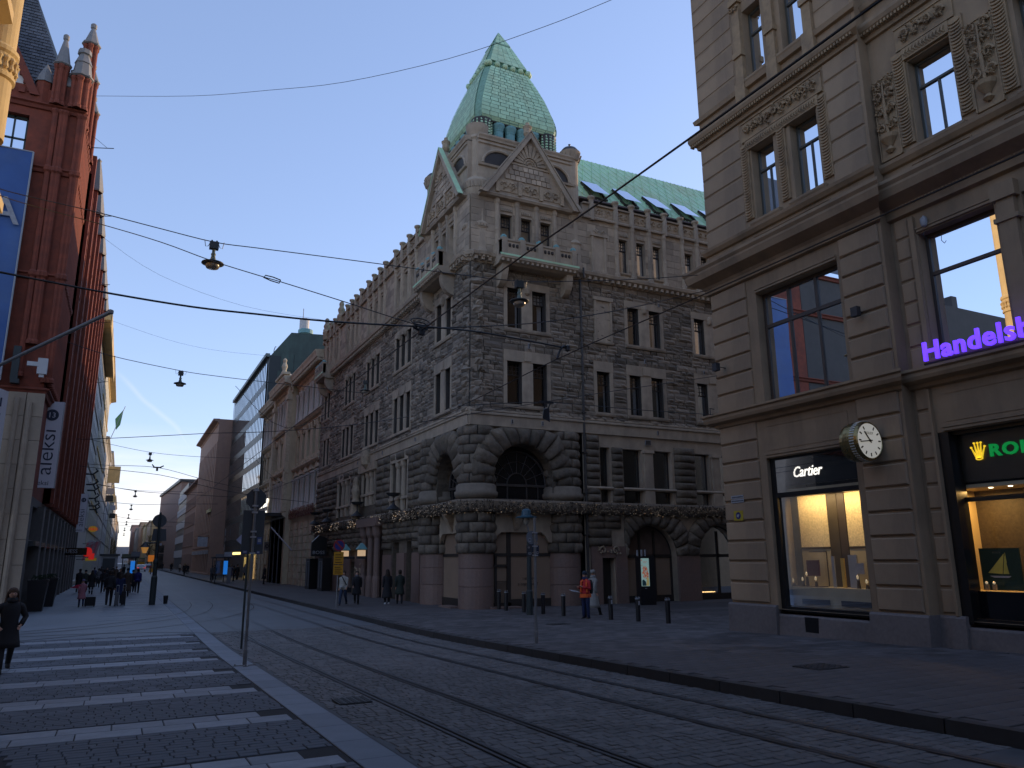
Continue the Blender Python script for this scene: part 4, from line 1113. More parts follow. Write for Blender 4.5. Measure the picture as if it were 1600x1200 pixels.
# arcade under the roof
lm = MB(); lm.lathe(0, 0, [(.27, 0), (.27, .95), (.3, 1.0), (.26, 1.05), (.36, 1.3), (.36, 1.42)], 12); lme = lm.data('arcade_column', m_patblue)
cm = MB(); cm.lathe(0, 0, [(.5, 0), (.5, .55), (.56, .6), (.56, .66), (.5, .7), (.55, 1.2), (.58, 1.5)], 12, 1)
for j in range(9):
    for k in range(14): a = 2 * PI * (k + .5) / 14; z = .04 + j * .16; cm.box(.5 * math.cos(a) - .06, .5 * math.cos(a) + .06, .5 * math.sin(a) - .06, .5 * math.sin(a) + .06, z, z + .09)
cme = cm.data('corner_pier', [m_patina, m_wood])
for sx, sy in ((-1, -1), (1, -1), (-1, 1), (1, 1)): inst('corner_pier', cme, tower, (CX + sx * 1.95, CY + sy * 1.95, 21.1))
for i in range(4):
    t = -1.05 + i * .7
    for x, y in ((t, -2.1), (t, 2.1), (-2.1, t), (2.1, t)): inst('arcade_column', lme, tower, (CX + x, CY + y, 21.1))
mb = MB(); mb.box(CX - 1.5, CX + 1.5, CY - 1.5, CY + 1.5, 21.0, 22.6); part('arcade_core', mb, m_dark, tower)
mb = MB(); mb.ring([sq(2.75, 21.02), sq(2.7, 21.16)]); part('roof_gutter', mb, m_patina, tower)
# main copper roof with seams and roof windows
mb = MB(**FR)
mb.face([(20.3, -.7, 19.2), (WALL_R1 + 6, -.7, 19.2), (WALL_R1 + 6, -4.6, 24.2), (20.3, -4.6, 24.2)])
part('copper_roof', mb, m_patina, tower)
mb = MB(**FR); mb.prism([(-.12, 18.92), (-.1, 19.0), (-.72, 19.24), (-.75, 18.95)], 20.3, WALL_R1); part('gutter_box', mb, M('grey zinc gutter', (.15, .13, .14), .5, .15, 4), tower); mb = MB(**FR); mb.box(20.3, WALL_R1, -.9, -.7, 17.8, 18.95); part('gutter_gap_shade', mb, m_dark, tower)  # near-black sheet stands in for the shade in the open gap under the gutter
sv = Vector((0, -3.9, 5.5)).normalized()
mb = MB(**FR); L = math.hypot(3.9, 5.0)
k = 0; u = 14.0
while u < WALL_R1 + 6:      # diagonal seams
    for s in (-1, 1):
        a = (u, 0.0); b = (u + s * L * .42, L)
        p = [(a[0], -.7 + .02, 19.2 + .02), (b[0], -4.6 + .02, 24.2 + .02)]
        if p[0][0] > 20.3 and p[1][0] > 20.3 or True:
            f0 = max(0.0, (20.35 - p[0][0]) / ((p[1][0] - p[0][0]) or 1)) if s > 0 else 0.0
            f1 = 1.0 if s > 0 else min(1.0, (20.35 - p[0][0]) / ((p[1][0] - p[0][0]) or 1)) if p[1][0] < 20.35 else 1.0
            if f1 > f0 and p[0][0] + (p[1][0] - p[0][0]) * f0 > 20.2:
                q = [tuple(p[0][c] + (p[1][c] - p[0][c]) * f for c in range(3)) for f in (f0, f1)]
                mb.tube(q, .022 if s > 0 else .012, 4)
    u += .62
part('roof_seam', mb, m_patina, tower)
m_skyg = M('sky window glass', (.55, .6, .7), .04, 0, metal=.95)
dv = (-4.6 + .7, 5.0); dl = math.hypot(*dv); dn, dz_ = dv[0] / dl, dv[1] / dl
for i, u in enumerate((21.6, 23.75, 25.9, 28.05, 30.2)):
    s0, s1 = .35, 2.3; lift = .14
    def RP(uu, s, h): return (uu, -.7 + dn * s + (-dn) * 0 + dz_ * h, 19.2 + dz_ * s - dn * h)
    mb = MB(**FR)
    for a, b in ((u, u + .07), (u + .93, u + 1.0)): mb.ring([[RP(a, s0, 0), RP(b, s0, 0), RP(b, s0, lift), RP(a, s0, lift)], [RP(a, s1, 0), RP(b, s1, 0), RP(b, s1, lift), RP(a, s1, lift)]])
    for a, b in ((s0, s0 + .08), (s1 - .08, s1)): mb.ring([[RP(u, a, 0), RP(u, b, 0), RP(u, b, lift), RP(u, a, lift)], [RP(u + 1, a, 0), RP(u + 1, b, 0), RP(u + 1, b, lift), RP(u + 1, a, lift)]])
    o = part('roof_window', mb, m_wood, tower, loc=FR['F'](u, -1.3, 19.4))
    g = MB(**FR); g.face([RP(u - .05, s0 + .1, .42), RP(u + 1.05, s0 + .1, .42), RP(u + 1.05, s1, .16), RP(u - .05, s1, .16)]); part('pane', g, m_skyg, o)
# closed body, roof behind the parapet on the left facade
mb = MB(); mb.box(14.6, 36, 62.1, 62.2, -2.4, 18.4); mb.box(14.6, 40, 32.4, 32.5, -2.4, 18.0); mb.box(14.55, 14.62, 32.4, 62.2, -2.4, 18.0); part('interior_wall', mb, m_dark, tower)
mb = MB(); mb.face([(14.1, 38, 18.3), (17.5, 38, 22.0), (17.5, 62.2, 22.0), (14.1, 62.2, 18.3)]); mb.face([(17.5, 37.9, 22), (40, 37.9, 22), (40, 62.2, 22), (17.5, 62.2, 22)]); part('copper_roof', mb, m_patina, tower)
mb = MB(); mb.box(33.4, 40, 31.6, 31.8, -2.4, 18.4); part('wall', mb, m_ash, tower)
# small fixings on the walls
def plate(fr, u, z, w, h, mat, n=.16):
    mb = MB(**fr); mb.box(u - w / 2, u + w / 2, n - .02, n + .01, z - h / 2, z + h / 2); mb.box(u - w / 2 + .02, u + w / 2 - .02, n + .01, n + .02, z - h / 2 + .02, z + h / 2 - .02, 1); part('wall_plate', mb, [mat, m_pipe], tower)
m_zinc = M('pale metal', (.32, .33, .35), .5, .1)
for u, z, w, h in ((16.9, 10.1, .1, .26), (15.95, 6.28, .1, .22), (17.6, 6.3, .1, .22), (23.9, 10.1, .1, .24), (27.9, 9.9, .1, .2), (24.5, 6.3, .1, .22), (25.0, 13.4, .1, .22)): plate(FR, u, z, w, h, m_zinc)
plate(FR, 23.85, 5.75, .36, .26, m_zinc, .12)
for u, z in ((38.6, 6.3), (44.5, 6.3), (50.0, 6.3), (43.9, 10.2), (49.9, 10.2)): plate(FL, u, z, .1, .24, m_zinc)
# ------------------------------------------------------------------ plaster corner building with shops (right)
m_pl = M('plaster', (.31, .215, .13), .85, .16, 1.2, .003, 50, (.13, .095, .065), .7, .8, streak=.22)
m_plb = M('plaster block', (.325, .228, .142), .85, .13, 1.5, .004, 40, (.15, .11, .08), .7, .8, obj=.1, streak=.22)
m_plor = M('plaster ornament', (.35, .24, .135), .85, .15, 6, .006, 20, (.12, .09, .07), .6, 2)
m_plin = M('grey plinth granite', (.17, .145, .135), .6, .2, 12, .001, 80, (.08, .075, .08), .7, .5, obj=.08)
m_black = M('black shop frame', (.008, .008, .009), .35, .1)
m_sign = M('black sign board', (.006, .006, .008), .12, 0)
m_white = M('lit white letters', (.8, .8, .75), .5, 0, emit=(1, .95, .85), estr=.7)
m_gold = M('lit yellow emblem', (.8, .6, .05), .5, 0, emit=(1, .68, .03), estr=.32)
m_green = M('green letters', (.0, .28, .06), .5, 0, emit=(0, .45, .08), estr=.16)
m_violet = M('lit violet letters', (.2, .08, .7), .4, 0, emit=(.11, .035, 1.0), estr=.72)
m_cream = M('cream shop wall', (.5, .38, .2), .7, .06, 2)
m_creamL = M('shop lining', (.42, .36, .24), .6, .1, 3)
m_shopg = glass('shop glass', 1.45, (.95, .95, .95))
m_winR = glass('window glass bright', 2.5, (.7, .75, .8))
m_frm = M('brown window frame', (.06, .045, .036), .5, .15)
m_fr2 = M('grey green frame', (.07, .07, .06), .5, .15)
FC = dict(F=lambda u, n, z: (15.9 - n, u, z), flip=False)        # projecting corner bay
FM = dict(F=lambda u, n, z: (16.25 - n, u, z), flip=False)       # main wall
shop = thing('corner_building', 'grey brown plaster corner building with lit jewellery and watch shop windows', 'building', (15.9, 17.35, -2.28))
C0_, C1_, U0 = 11.25, 17.36, -1.0
openC = [(12.7, 15.62, -1.46, 2.64), (12.62, 15.5, 4.16, 7.48), (14.33, 15.2, 9.65, 12.0), (12.76, 13.7, 9.65, 12.0), (14.36, 15.1, 14.3, 16.75), (12.85, 13.65, 14.3, 16.75)]
openM = [(6.6, 10.76, -1.46, 2.68), (8.78, 10.58, 4.36, 7.45), (9.16, 10.24, 9.6, 11.9), (6.6, 7.72, 9.6, 11.9), (9.3, 10.2, 14.4, 16.9), (6.4, 8.2, 4.36, 7.45), (1.5, 5.0, -1.46, 2.68), (2.0, 5.4, 4.36, 7.45), (4.4, 5.5, 9.6, 11.9), (1.8, 2.9, 9.6, 11.9)]
mb = MB(**FC); wall(mb, C0_, C1_, -1.4, 20.5, 0, openC, .38); wall(mb, C0_, C1_, 20.5, 25.6, 0, [], .1)
mb.face([(C1_, 0, -2.3), (C1_, -44, -2.3), (C1_, -44, 25.6), (C1_, 0, 25.6)]); mb.face([(C0_, 0, -1.4), (C0_, -.36, -1.4), (C0_, -.36, 25.6), (C0_, 0, 25.6)])
part('wall', mb, m_pl, shop)
mb = MB(**FM); wall(mb, U0, C0_, -1.4, 25.6, 0, openM, .4); part('wall', mb, m_pl, shop)
mb = MB(); mb.box(16.9, 17.0, -1, 17.3, 3.75, 25.5); mb.box(18.4, 18.5, -1, 17.3, -2.4, 3.7); mb.face([(15.9, -1, 25.6), (60, -1, 25.6), (60, 17.36, 25.6), (15.9, 17.36, 25.6)]); part('interior_wall', mb, m_dark, shop)
mb = MB(); mb.face([(15.9, -1, -2.3), (60, -1, -2.3), (60, -1, 25.6), (15.9, -1, 25.6)]); part('wall', mb, m_pl, shop)
# granite plinth
for fr, a, b, n, zt in ((FC, 15.62, 17.44, .10, -1.3), (FC, 12.7, 15.62, .02, -1.52), (FC, 11.2, 12.7, .12, -1.3), (FM, 10.62, 11.25, .1, -1.3), (FM, 5.0, 10.62, .02, -1.52), (FM, 1.2, 5.0, .05, -1.4)):
    mb = MB(**fr); base = zg((a + b) / 2) - .1
    mb.prism([(-.6, base), (n + .05, base), (n, zt - .05), (n - .03, zt), (-.6, zt)], a, b); part('plinth_stone', mb, m_plin, shop, loc=fr['F']((a + b) / 2, 0, base))
mb = MB(**FC); mb.box(14.3, 14.72, .0, .045, -2.0, -1.55); part('vent_cover', mb, m_black, shop)
# rusticated blocks, each a part
def rust(fr, a, b, zs, n=.06, m=None, ch=.03):
    for z0, z1 in zip(zs, zs[1:]):
        mb = MB(**fr); g = .028
        o = [(a, z0 + g), (b, z0 + g), (b, z1 - g), (a, z1 - g)]; i = [(a + ch, z0 + g + ch), (b - ch, z0 + g + ch), (b - ch, z1 - g - ch), (a + ch, z1 - g - ch)]
        O0 = [mb.P((u, -.005, z)) for u, z in o]; O = [mb.P((u, n - ch, z)) for u, z in o]; I = [mb.P((u, n, z)) for u, z in i]
        for k in range(4):
            q = (k + 1) % 4; mb.fi([O0[k], O0[q], O[q], O[k]]); mb.fi([O[k], O[q], I[q], I[k]])
        mb.fi(I); part('plaster_block', mb, m or m_plb, shop, loc=fr['F']((a + b) / 2, 0, z0))
def steps(a, b, k): return [a + (b - a) * i / k for i in range(k + 1)]
rust(FC, 15.88, 17.36, steps(-1.28, 3.78, 9)); rust(FC, 11.34, 12.5, steps(-1.28, 3.78, 9)); rust(FM, 10.84, 11.16, steps(-1.28, 3.78, 9), .04)
rust(FC, 15.86, 17.36, steps(4.2, 8.0, 7)); rust(FC, 11.34, 12.5, steps(4.2, 8.0, 7)); rust(FM, 10.78, 11.14, steps(4.2, 8.0, 7), .04)
rust(FC, 15.6, 17.36, steps(9.5, 13.1, 6), .035); rust(FC, 11.34, 12.4, steps(9.5, 13.1, 6), .035)
rust(FC, 15.6, 17.36, steps(13.6, 20, 11), .02); rust(FC, 11.34, 12.5, steps(13.6, 20, 11), .02)
# side faces of the blocks where the bay steps forward are left smooth, as built
# cornices
def corn(fr, a, b, prof, k0=0, k1=0, name='cornice'):
    mb = MB(**fr); mb.prism(prof, a, b, k0=k0, k1=k1); part(name, mb, m_pl, shop)
pA = [(0, 3.72), (.1, 3.76), (.14, 3.84), (.32, 3.9), (.36, 3.98), (.36, 4.06), (.42, 4.1), (.42, 4.16), (0, 4.2)]
pB = [(0, 7.98), (.12, 8.02), (.14, 8.18), (.2, 8.26), (.52, 8.42), (.58, 8.6), (.58, 8.66), (.64, 8.74), (.64, 8.82), (0, 8.9)]
pS = [(0, 9.3), (.08, 9.32), (.16, 9.42), (.18, 9.5), (0, 9.54)]
pC = [(0, 13.08), (.08, 13.1), (.1, 13.2), (.26, 13.32), (.3, 13.42), (.3, 13.52), (0, 13.6)]
pD = [(0, 14.0), (.12, 14.02), (.16, 14.16), (0, 14.24)]
for p in (pA, pB, pS, pC, pD):
    corn(FC, C0_, C1_, p, .8, .9); corn(FM, U0, C0_, p)
# return of the cornices around the building corner
for p in (pA, pB, pS, pC):
    mb = MB(F=lambda u, n, z: (u, C1_ + n, z), flip=False); mb.prism(p, 15.9, 30, k0=.95); part('cornice', mb, m_pl, shop)
mb = MB(**FC); u = C0_
while u < C1_ + .2: mb.box(u, u + .05, .1, .24, 13.22, 13.3); u += .1
part('dentil', mb, m_plor, shop, stuff=True)
mb = MB(**FM); u = 3.0
while u < C0_:
    mb.box(u, u + .05, .1, .24, 13.22, 13.3); u += .1
u = 3.0
while u < C0_ - .3: mb.lathe(u, .16, [(0, 8.2), (.035, 8.22), (.035, 8.27), (0, 8.29)], 6); u += .085
part('dentil', mb, m_plor, shop, stuff=True)
# base bands with sunk panels
for fr, a, b in ((FC, 12.6, 15.4), (FM, 9.0, 10.5), (FM, 6.4, 8.3)):
    mb = MB(**fr); t = .025
    for (x0, x1, z0, z1) in ((a, b, 8.95, 8.98), (a, b, 9.2, 9.23), (a, a + .03, 8.98, 9.2), (b - .03, b, 8.98, 9.2)): mb.box(x0, x1, 0, t, z0, z1)
    part('panel_moulding', mb, m_pl, shop)
# pilasters beside upper windows with scale ornament
def scales(fr, uc, z0, z1, w=.24):
    mb = MB(**fr); mb.box(uc - w / 2 - .04, uc + w / 2 + .04, 0, .06, z0, z1)
    z = z0 + .06
    while z < z1 - .1:
        pts = [(uc + w / 2 * math.cos(PI + PI * i / 6), z + .05 + .06 * math.sin(PI + PI * i / 6)) for i in range(7)]
        mb.tube([(a, .075, b) for a, b in pts], [.01, .022, .032, .036, .032, .022, .01], 5); z += .088
    part('scale_pilaster', mb, m_plor, shop)
for u in (15.42, 14.0, 12.52): scales(FC, u, 9.8, 12.25)
for u in (10.45, 8.96): scales(FM, u, 9.75, 12.25, .26)
for u in (8.0,): scales(FM, u, 9.75, 12.25, .26)
def frame4(fr, a, b, z0, z1, w=.12, n=.08, name='window_surround'):
    mb = MB(**fr); mb.box(a - w, a, 0, n, z0, z1 + w); mb.box(b, b + w, 0, n, z0, z1 + w); mb.box(a, b, 0, n, z1, z1 + w); part(name, mb, m_pl, shop)
def lintel(fr, a, b, z):
    mb = MB(**fr); mb.box(a, b, 0, .09, z, z + .3)
    u = a + .08
    while u < b - .06:
        mb.tube([(u, .1, z + .05), (u + .05, .13, z + .12), (u + .02, .1, z + .24)], [.012, .028, .012], 5); u += .09
    part('lintel', mb, m_plor, shop)
    mb = MB(**fr); mb.box(a - .15, b + .15, 0, .05, z + .33, z + .98); mb.box(a - .15, b + .15, .05, .08, z + .94, z + .98); mb.box(a - .15, b + .15, .05, .08, z + .33, z + .37)
    k = max(2, int((b - a) / .55))
    for i in range(k): swirl(mb, a + (b - a) * (i + .5) / k, z + .65, (b - a) / k * .98, .5, .09, 16, .036)
    part('carved_frieze', mb, m_plor, shop)
lintel(FC, 12.6, 15.35, 12.0); lintel(FM, 9.1, 10.3, 11.95); lintel(FM, 6.4, 7.8, 11.95)
mb = MB(**FM)     # tall ornament panels
for a, b in ((8.16, 8.78), (10.62, 11.2)):
    mb.box(a, b, 0, .05, 9.62, 11.85)
    for x in ((a, a + .03), (b - .03, b)): mb.box(x[0], x[1], .05, .08, 9.62, 11.85)
    mb.box(a, b, .05, .08, 11.82, 11.85); c = (a + b) / 2
    mb.lathe(c, .08, [(.03, 9.75), (.12, 9.82), (.05, 9.92), (.1, 10.0), (.2, 10.12), (.22, 10.22), (.1, 10.25)], 10)
    for z in (10.45, 10.9, 11.35, 11.65): swirl(mb, c, z, (b - a) * .95, .42, .09, 18, .03)
    mb.tube([(c, .09, 10.2), (c, .11, 10.8), (c, .1, 11.7)], [.04, .05, .02], 6)
part('carved_panel', mb, m_plor, shop)
# windows ------------------------------------------------
def rwin(fr, a, b, c, d, **k): window(shop, fr, (a + b) / 2, c, b - a, d - c, -.3, -PI / 2, **k)
for a, b, c, d in openC[2:4] : rwin(fr=FC, a=a, b=b, c=c, d=d, top=.3, mull=1, bar=.06, fm=m_fr2, gm=m_winR)
for a, b, c, d in openC[4:]: rwin(fr=FC, a=a, b=b, c=c, d=d, top=.32, mull=0, bar=.07, fm=m_fr2, gm=m_winR)
for a, b, c, d in (openM[2], openM[3], openM[4], openM[8], openM[9]): rwin(fr=FM, a=a, b=b, c=c, d=d, top=.3, mull=1, bar=.06, fm=m_fr2, gm=m_winR)
for a, b, c, d in (openM[1], openM[5], openM[7]): rwin(fr=FM, a=a, b=b, c=c, d=d, top=.32, mull=0, bar=.08, fm=m_frm, gm=m_winR)
a, b, c, d = openC[1]; rwin(fr=FC, a=a, b=b, c=c, d=d, top=.3, mull=2, bar=.1, fm=m_frm, gm=glass('dim glass', 1.7, (.6, .7, .8)))
mb = MB(**FC)      # transom lights get their own mullions, blue reflection of the banner painted behind
for k in (1, 2): u = a + (b - a) * k / 3; mb.box(u - .045, u + .045, -.32, -.25, c + (d - c) * .7, d - .05)
part('window_mullion', mb, m_frm, shop)
mb = MB(**FC); mb.box(a + .25, b - .9, -.62, -.6, c + .1, d - .6); part('blind', mb, M('blue banner reflection', (.02, .07, .2), .7, .25, 2), shop)  # blue sheet behind the glass stands in for the banner's reflection
mb = MB(**FC)
for (q, r) in ((a + .12, a + .3), (a + 1.02, a + 1.14), (a + 1.98, a + 2.1)): mb.box(q, r, -.56, -.52, c + .05, d - .1)
part('curtain', mb, m_curt, shop)
for (o, fr) in [(x, FC) for x in openC[2:]] + [(openM[2], FM), (openM[3], FM), (openM[4], FM), (openM[1], FM)]:
    mb = MB(**fr); sill(mb, o[0] - .08, o[1] + .08, o[2] + .02, .14, .16); part('window_sill', mb, m_pl, shop)
for u in (15.28, 13.98, 12.65):      # pilasters of the third floor
    mb = MB(**FC); mb.box(u - .15, u + .15, 0, .12, 14.0, 17.1); mb.box(u - .2, u + .2, 0, .18, 13.62, 14.3); mb.box(u - .19, u + .19, .0, .18, 15.2, 15.4); swirl(mb, u, 16.9, .36, .25, .16, 8, .03); mb.box(u - .2, u + .2, 0, .2, 17.1, 17.3); part('pilaster', mb, m_plor, shop)
mb = MB(**FM); mb.box(8.3, 8.66, 0, .14, 4.2, 7.7); mb.box(8.22, 8.74, 0, .2, 7.4, 7.75); mb.box(8.22, 8.74, 0, .18, 6.9, 7.0); mb.box(10.6, 10.72, 0, .1, 4.2, 7.9); mb.box(10.765, 10.83, 0, .1, -1.3, 3.7); part('pilaster', mb, m_pl, shop)
# lintel panels
for fr, a, b, z0, z1 in ((FC, 12.7, 15.6, 2.66, 3.68), (FM, 6.6, 10.6, 2.7, 3.68), (FC, 12.62, 15.5, 7.5, 7.95), (FM, 8.78, 10.58, 7.48, 7.95)):
    mb = MB(**fr)
    for q, h in ((0, .06), (.07, .05)): mb.box(a, b, 0, .05 + q * .3, z0 + q, z0 + q + h)
    if z1 - z0 > .8:
        for x0, x1, w0, w1 in ((a + .12, b - .12, z1 - .15, z1 - .13), (a + .12, b - .12, z0 + .2, z0 + .22), (a + .1, a + .12, z0 + .22, z1 - .15)): mb.box(x0, x1, 0, .012, w0, w1)
    part('lintel_panel', mb, m_pl, shop)
# jewellery shop front -----------------------------------------------
a, b, c, d = openC[0]
mb = MB(**FC)
mb.box(a, a + .1, -.38, -.12, c, d); mb.box(b - .16, b, -.38, -.12, c, d); mb.box(a + .1, b - .16, -.38, -.1, c, c + .13); mb.box(a + .1, b - .16, -.38, -.12, 1.55, 1.68); mb.box(a + .1, b - .16, -.38, -.12, d - .06, d)
part('shop_frame', mb, m_black, shop)
mb = MB(**FC); mb.face([(a + .1, -.2, c + .13), (b - .16, -.2, c + .13), (b - .16, -.2, 1.55), (a + .1, -.2, 1.55)]); part('shop_pane', mb, m_shopg, shop)
mb = MB(**FC); mb.box(a + .1, b - .16, -.36, -.32, 1.86, d - .06); part('sign_board', mb, m_sign, shop)
mb = MB(**FC); mb.face([(a + .1, -.14, 1.68), (b - .16, -.14, 1.68), (b - .16, -.14, d - .06), (a + .1, -.14, d - .06)]); part('shop_pane', mb, m_shopg, shop)
sg = thing('shop_sign', 'white slanted lettering on the dark board over the jewellery window', 'sign', (16.2, 14.9, 2.1))
text_on('Cartier', .40, m_white, sg, 'lettering', (16.21, 15.02, 2.08), PI / 2, -PI / 2, .01, .82, .32, 1.0, .003)
# interior of the display
XI = 17.9
def bx(name, x0, x1, y0, y1, z0, z1, mat, par=None, label=None):
    q = MB(); q.box(x0, x1, y0, y1, z0, z1); return part(name, q, mat, par or shop, loc=((x0 + x1) / 2, (y0 + y1) / 2, z0), label=label)
mb = MB(); mb.box(16.3, 17.05, a, 16.1, -1.46, -.82); part('display_plinth', mb, m_creamL, shop)
for y0, y1 in ((14.2, 15.1), (12.85, 13.85)): bx('vent_grille', 16.235, 16.25, y0, y1, -1.25, -1.12, m_iron)
bx('shop_side_wall', 16.3, XI, 16.1, 16.16, -1.46, 2.6, m_cream); bx('shop_side_wall', 16.3, XI, a - .06, a, -1.46, 2.6, m_cream)
bx('shop_floor', 17.05, XI, a, 16.1, -1.46, -1.4, m_creamL); bx('shop_ceiling', 16.3, XI, a, 16.1, 1.7, 1.78, m_creamL)
m_lace = M('pale patterned screen', (.8, .66, .40), .8, .3, 22, .004, 60)
for y0, y1 in ((14.66, 15.64), (12.74, 14.05)):
    bx('display_screen', 16.98, 17.02, y0, y1, .22, 1.66, m_lace); bx('display_screen', 16.98, 17.02, y0, y1, -.82, .17, m_creamL); bx('screen_rail', 16.96, 17.03, y0, y1, .17, .22, m_frm)
bx('display_post', 16.98, 17.06, 15.66, 15.9, -.82, 1.68, m_fr2); bx('display_post', 16.97, 17.05, 14.32, 14.64, -.82, 1.68, M('bronze post', (.07, .055, .035), .5, .2)); bx('display_post', 16.97, 17.05, 14.07, 14.3, -.82, 1.68, m_frm)
bx('display_board', 16.58, 16.62, 14.25, 14.33, -.82, -.03, m_zinc); bx('display_board', 16.58, 16.62, 13.94, 14.04, -.82, -.08, M('gold panel', (.6, .38, .08), .5, .1)); bx('display_board', 16.6, 16.64, 13.56, 13.82, -.82, .0, m_zinc)
bx('display_card', 16.6, 16.63, 14.76, 15.18, -.54, -.13, M('dark red card', (.09, .012, .015), .5, .1)); bx('display_card', 16.55, 16.57, 13.33, 13.58, -.47, -.2, m_curt)
for y0, y1, z0, z1 in ((14.52, 14.54, -.8, .1), (14.54, 15.1, .08, .1)): bx('display_frame', 16.65, 16.67, y0, y1, z0, z1, m_frm)
m_gem = M('sparkling display piece', (.8, .7, .5), .15, .2, metal=.6, emit=(1, .8, .5), estr=.12)
for i, (y, h) in enumerate(((15.58, .08), (15.25, .12), (15.1, .26), (14.81, .14), (13.49, .2), (13.24, .1))):
    q = MB(); q.lathe(16.5, y, [(.05, -.82), (.045, -.78), (.03, -.82 + h), (.0, -.82 + h)], 8); q.lathe(16.48, y, [(0, -.8 + h), (.03, -.77 + h), (.026, -.72 + h), (0, -.68 + h)], 8, 1)
    part('jewellery_stand', q, [m_frm, m_gem], shop, loc=(16.5, y, -.82))
bx('display_tray', 16.45, 16.7, 14.6, 15.7, -.82, -.8, m_frm)
def area(name, loc, sx, sy, power, col, rot=(0, 0, 0)):
    L = bpy.data.lights.new(name, 'AREA'); L.shape = 'RECTANGLE'; L.size = sx; L.size_y = sy; L.energy = power; L.color = col
    o = bpy.data.objects.new(name, L); COL.objects.link(o); o.location = loc; o.rotation_euler = rot; return o
area('shop_ceiling_light', (16.66, 14.4, 1.62), .2, 2.8, 5.0, (1, .70, .34))
area('screen_fill_light', (16.5, 14.3, 1.6), .1, 2.4, 9.0, (1, .72, .36), (0, -math.radians(42), 0))  # added lamp, tucked behind the frame top to brighten the display screens
area('shop_ceiling_light', (17.5, 14.9, 1.62), .3, 2.0, 4.0, (1, .72, .38))
# watch shop front ---------------------------------------------------
a, b, c, d = openM[0]
mb = MB(**FM)
mb.box(b - .24, b - .002, -.4, -.015, c, d - .002); mb.box(a, a + .1, -.4, -.1, c, d - .002); mb.box(a + .1, b - .24, -.4, -.1, c, c + .12); mb.box(a + .1, b - .24, -.4, -.14, d - .08, d); mb.box(a + .1, b - .24, -.36, -.3, 1.12, 1.22)
part('shop_frame', mb, m_black, shop)
mb = MB(**FM); mb.box(a + .1, b - .24, -.36, -.3, c + .12, -.78); part('stall_board', mb, m_sign, shop)
mb = MB(**FM); mb.box(a + .1, b - .24, -.4, -.35, 1.55, d - .08); part('sign_board', mb, M('bronze sign board', (.035, .03, .024), .35, .2), shop)
mb = MB(**FM); mb.face([(a + .1, -.25, -.78), (b - .24, -.25, -.78), (b - .24, -.25, d - .08), (a + .1, -.25, d - .08)]); part('shop_pane', mb, m_shopg, shop)
sg = thing('shop_sign', 'green capitals with a yellow crown over the watch shop window', 'sign', (16.6, 9.9, 2.1))
text_on('ROLEX', .36, m_green, sg, 'lettering', (16.58, 9.86, 2.06), PI / 2, -PI / 2, .02, 1.15, 0, 1.15, .012)
mb = MB(F=lambda u, n, z: (16.58 - n, u, z)); cu, cz = 10.08, 2.02
for i in range(5):
    t = (i - 2) / 2; bu, tu, tz = cu - t * .05, cu - t * .15, cz + .33 + (.03 if abs(t) < .6 else (-.06 if abs(t) == 1 else 0))
    mb.extr([(bu - .024, cz + .03), (bu + .024, cz + .03), (tu + .004, tz), (tu - .004, tz)], 0, .03); mb.extr([(tu + .022 * math.cos(PI * k / 4), tz + .022 * math.sin(PI * k / 4)) for k in range(8)], 0, .03)
mb.tube([(cu + .075 * math.cos(PI * k / 6), .015, cz + .03 * math.sin(PI * k / 6) + .02) for k in range(13)], .014, 5)
part('crown_emblem', mb, m_gold, sg)
bx('shop_side_wall', 16.5, 17.6, 10.95, 11.0, -.8, 1.5, m_cream, label='lit golden side panel of the watch window')
bx('shop_ceiling', 16.65, 18.3, a, 10.95, 1.42, 1.5, m_creamL); bx('shop_floor', 16.6, 18.3, a, 10.95, -.84, -.78, m_cream)
bx('display_back', 17.6, 17.65, a, 10.95, -.8, 1.42, M('dark woven back wall', (.035, .026, .018), .6, .6, 18))
for i in range(7):
    q = MB(); q.lathe(16.85, 10.1 - i * .42, [(0, 1.40), (.045, 1.405), (.045, 1.415)], 10); part('down_light', q, M('down light', (1, .9, .7), .5, 0, emit=(1, .85, .6), estr=2.5), shop, loc=(16.85, 10.1 - i * .42, 1.41))
po = bx('poster', 16.82, 16.85, 9.7, 10.55, -.76, .12, M('deep green poster', (.008, .03, .018), .35, .2), label='dark green poster with a yellow sailing boat')
q = MB(F=lambda u, n, z: (16.82 - n, u, z))
q = MB(F=lambda u, n, z: (16.82 - n, u + .68, z)); q.extr([(9.72, -.4), (9.42, -.42), (9.34, .0)], .002, .008, 0); q.extr([(9.40, -.42), (9.28, -.42), (9.33, -.05)], .002, .009, 0); q.extr([(9.7, -.46), (9.24, -.46), (9.3, -.5), (9.6, -.5)], .002, .008, 1); q.extr([(9.33, -.1), (9.31, .03), (9.3, -.2)], .002, .01, 0)
part('boat_print', q, [M('yellow print', (.5, .45, .08), .6, .2), m_curt], po)
text_on('ROLEX', .055, M('faded print', (.12, .13, .1), .6), po, 'lettering', (16.812, 10.26, .01), PI / 2, -PI / 2, .001, 1.1)
for y, z in ((10.4, -.76), (10.24, -.76)):
    q = MB(); q.box(16.68, 16.74, y - .035, y + .035, z, z + .12); q.lathe(16.7, y, [(0, z + .12), (.03, z + .14), (.03, z + .17), (0, z + .19)], 8, 1); part('watch_stand', q, [M('tan stand', (.35, .25, .12), .6), m_gem], shop, loc=(16.7, y, z))
area('shop_ceiling_light', (16.95, 9.3, 1.38), .25, 2.0, 7.0, (1, .62, .22)); area('shop_ceiling_light', (16.95, 10.5, 1.36), .5, .4, 13.0, (1, .58, .18))
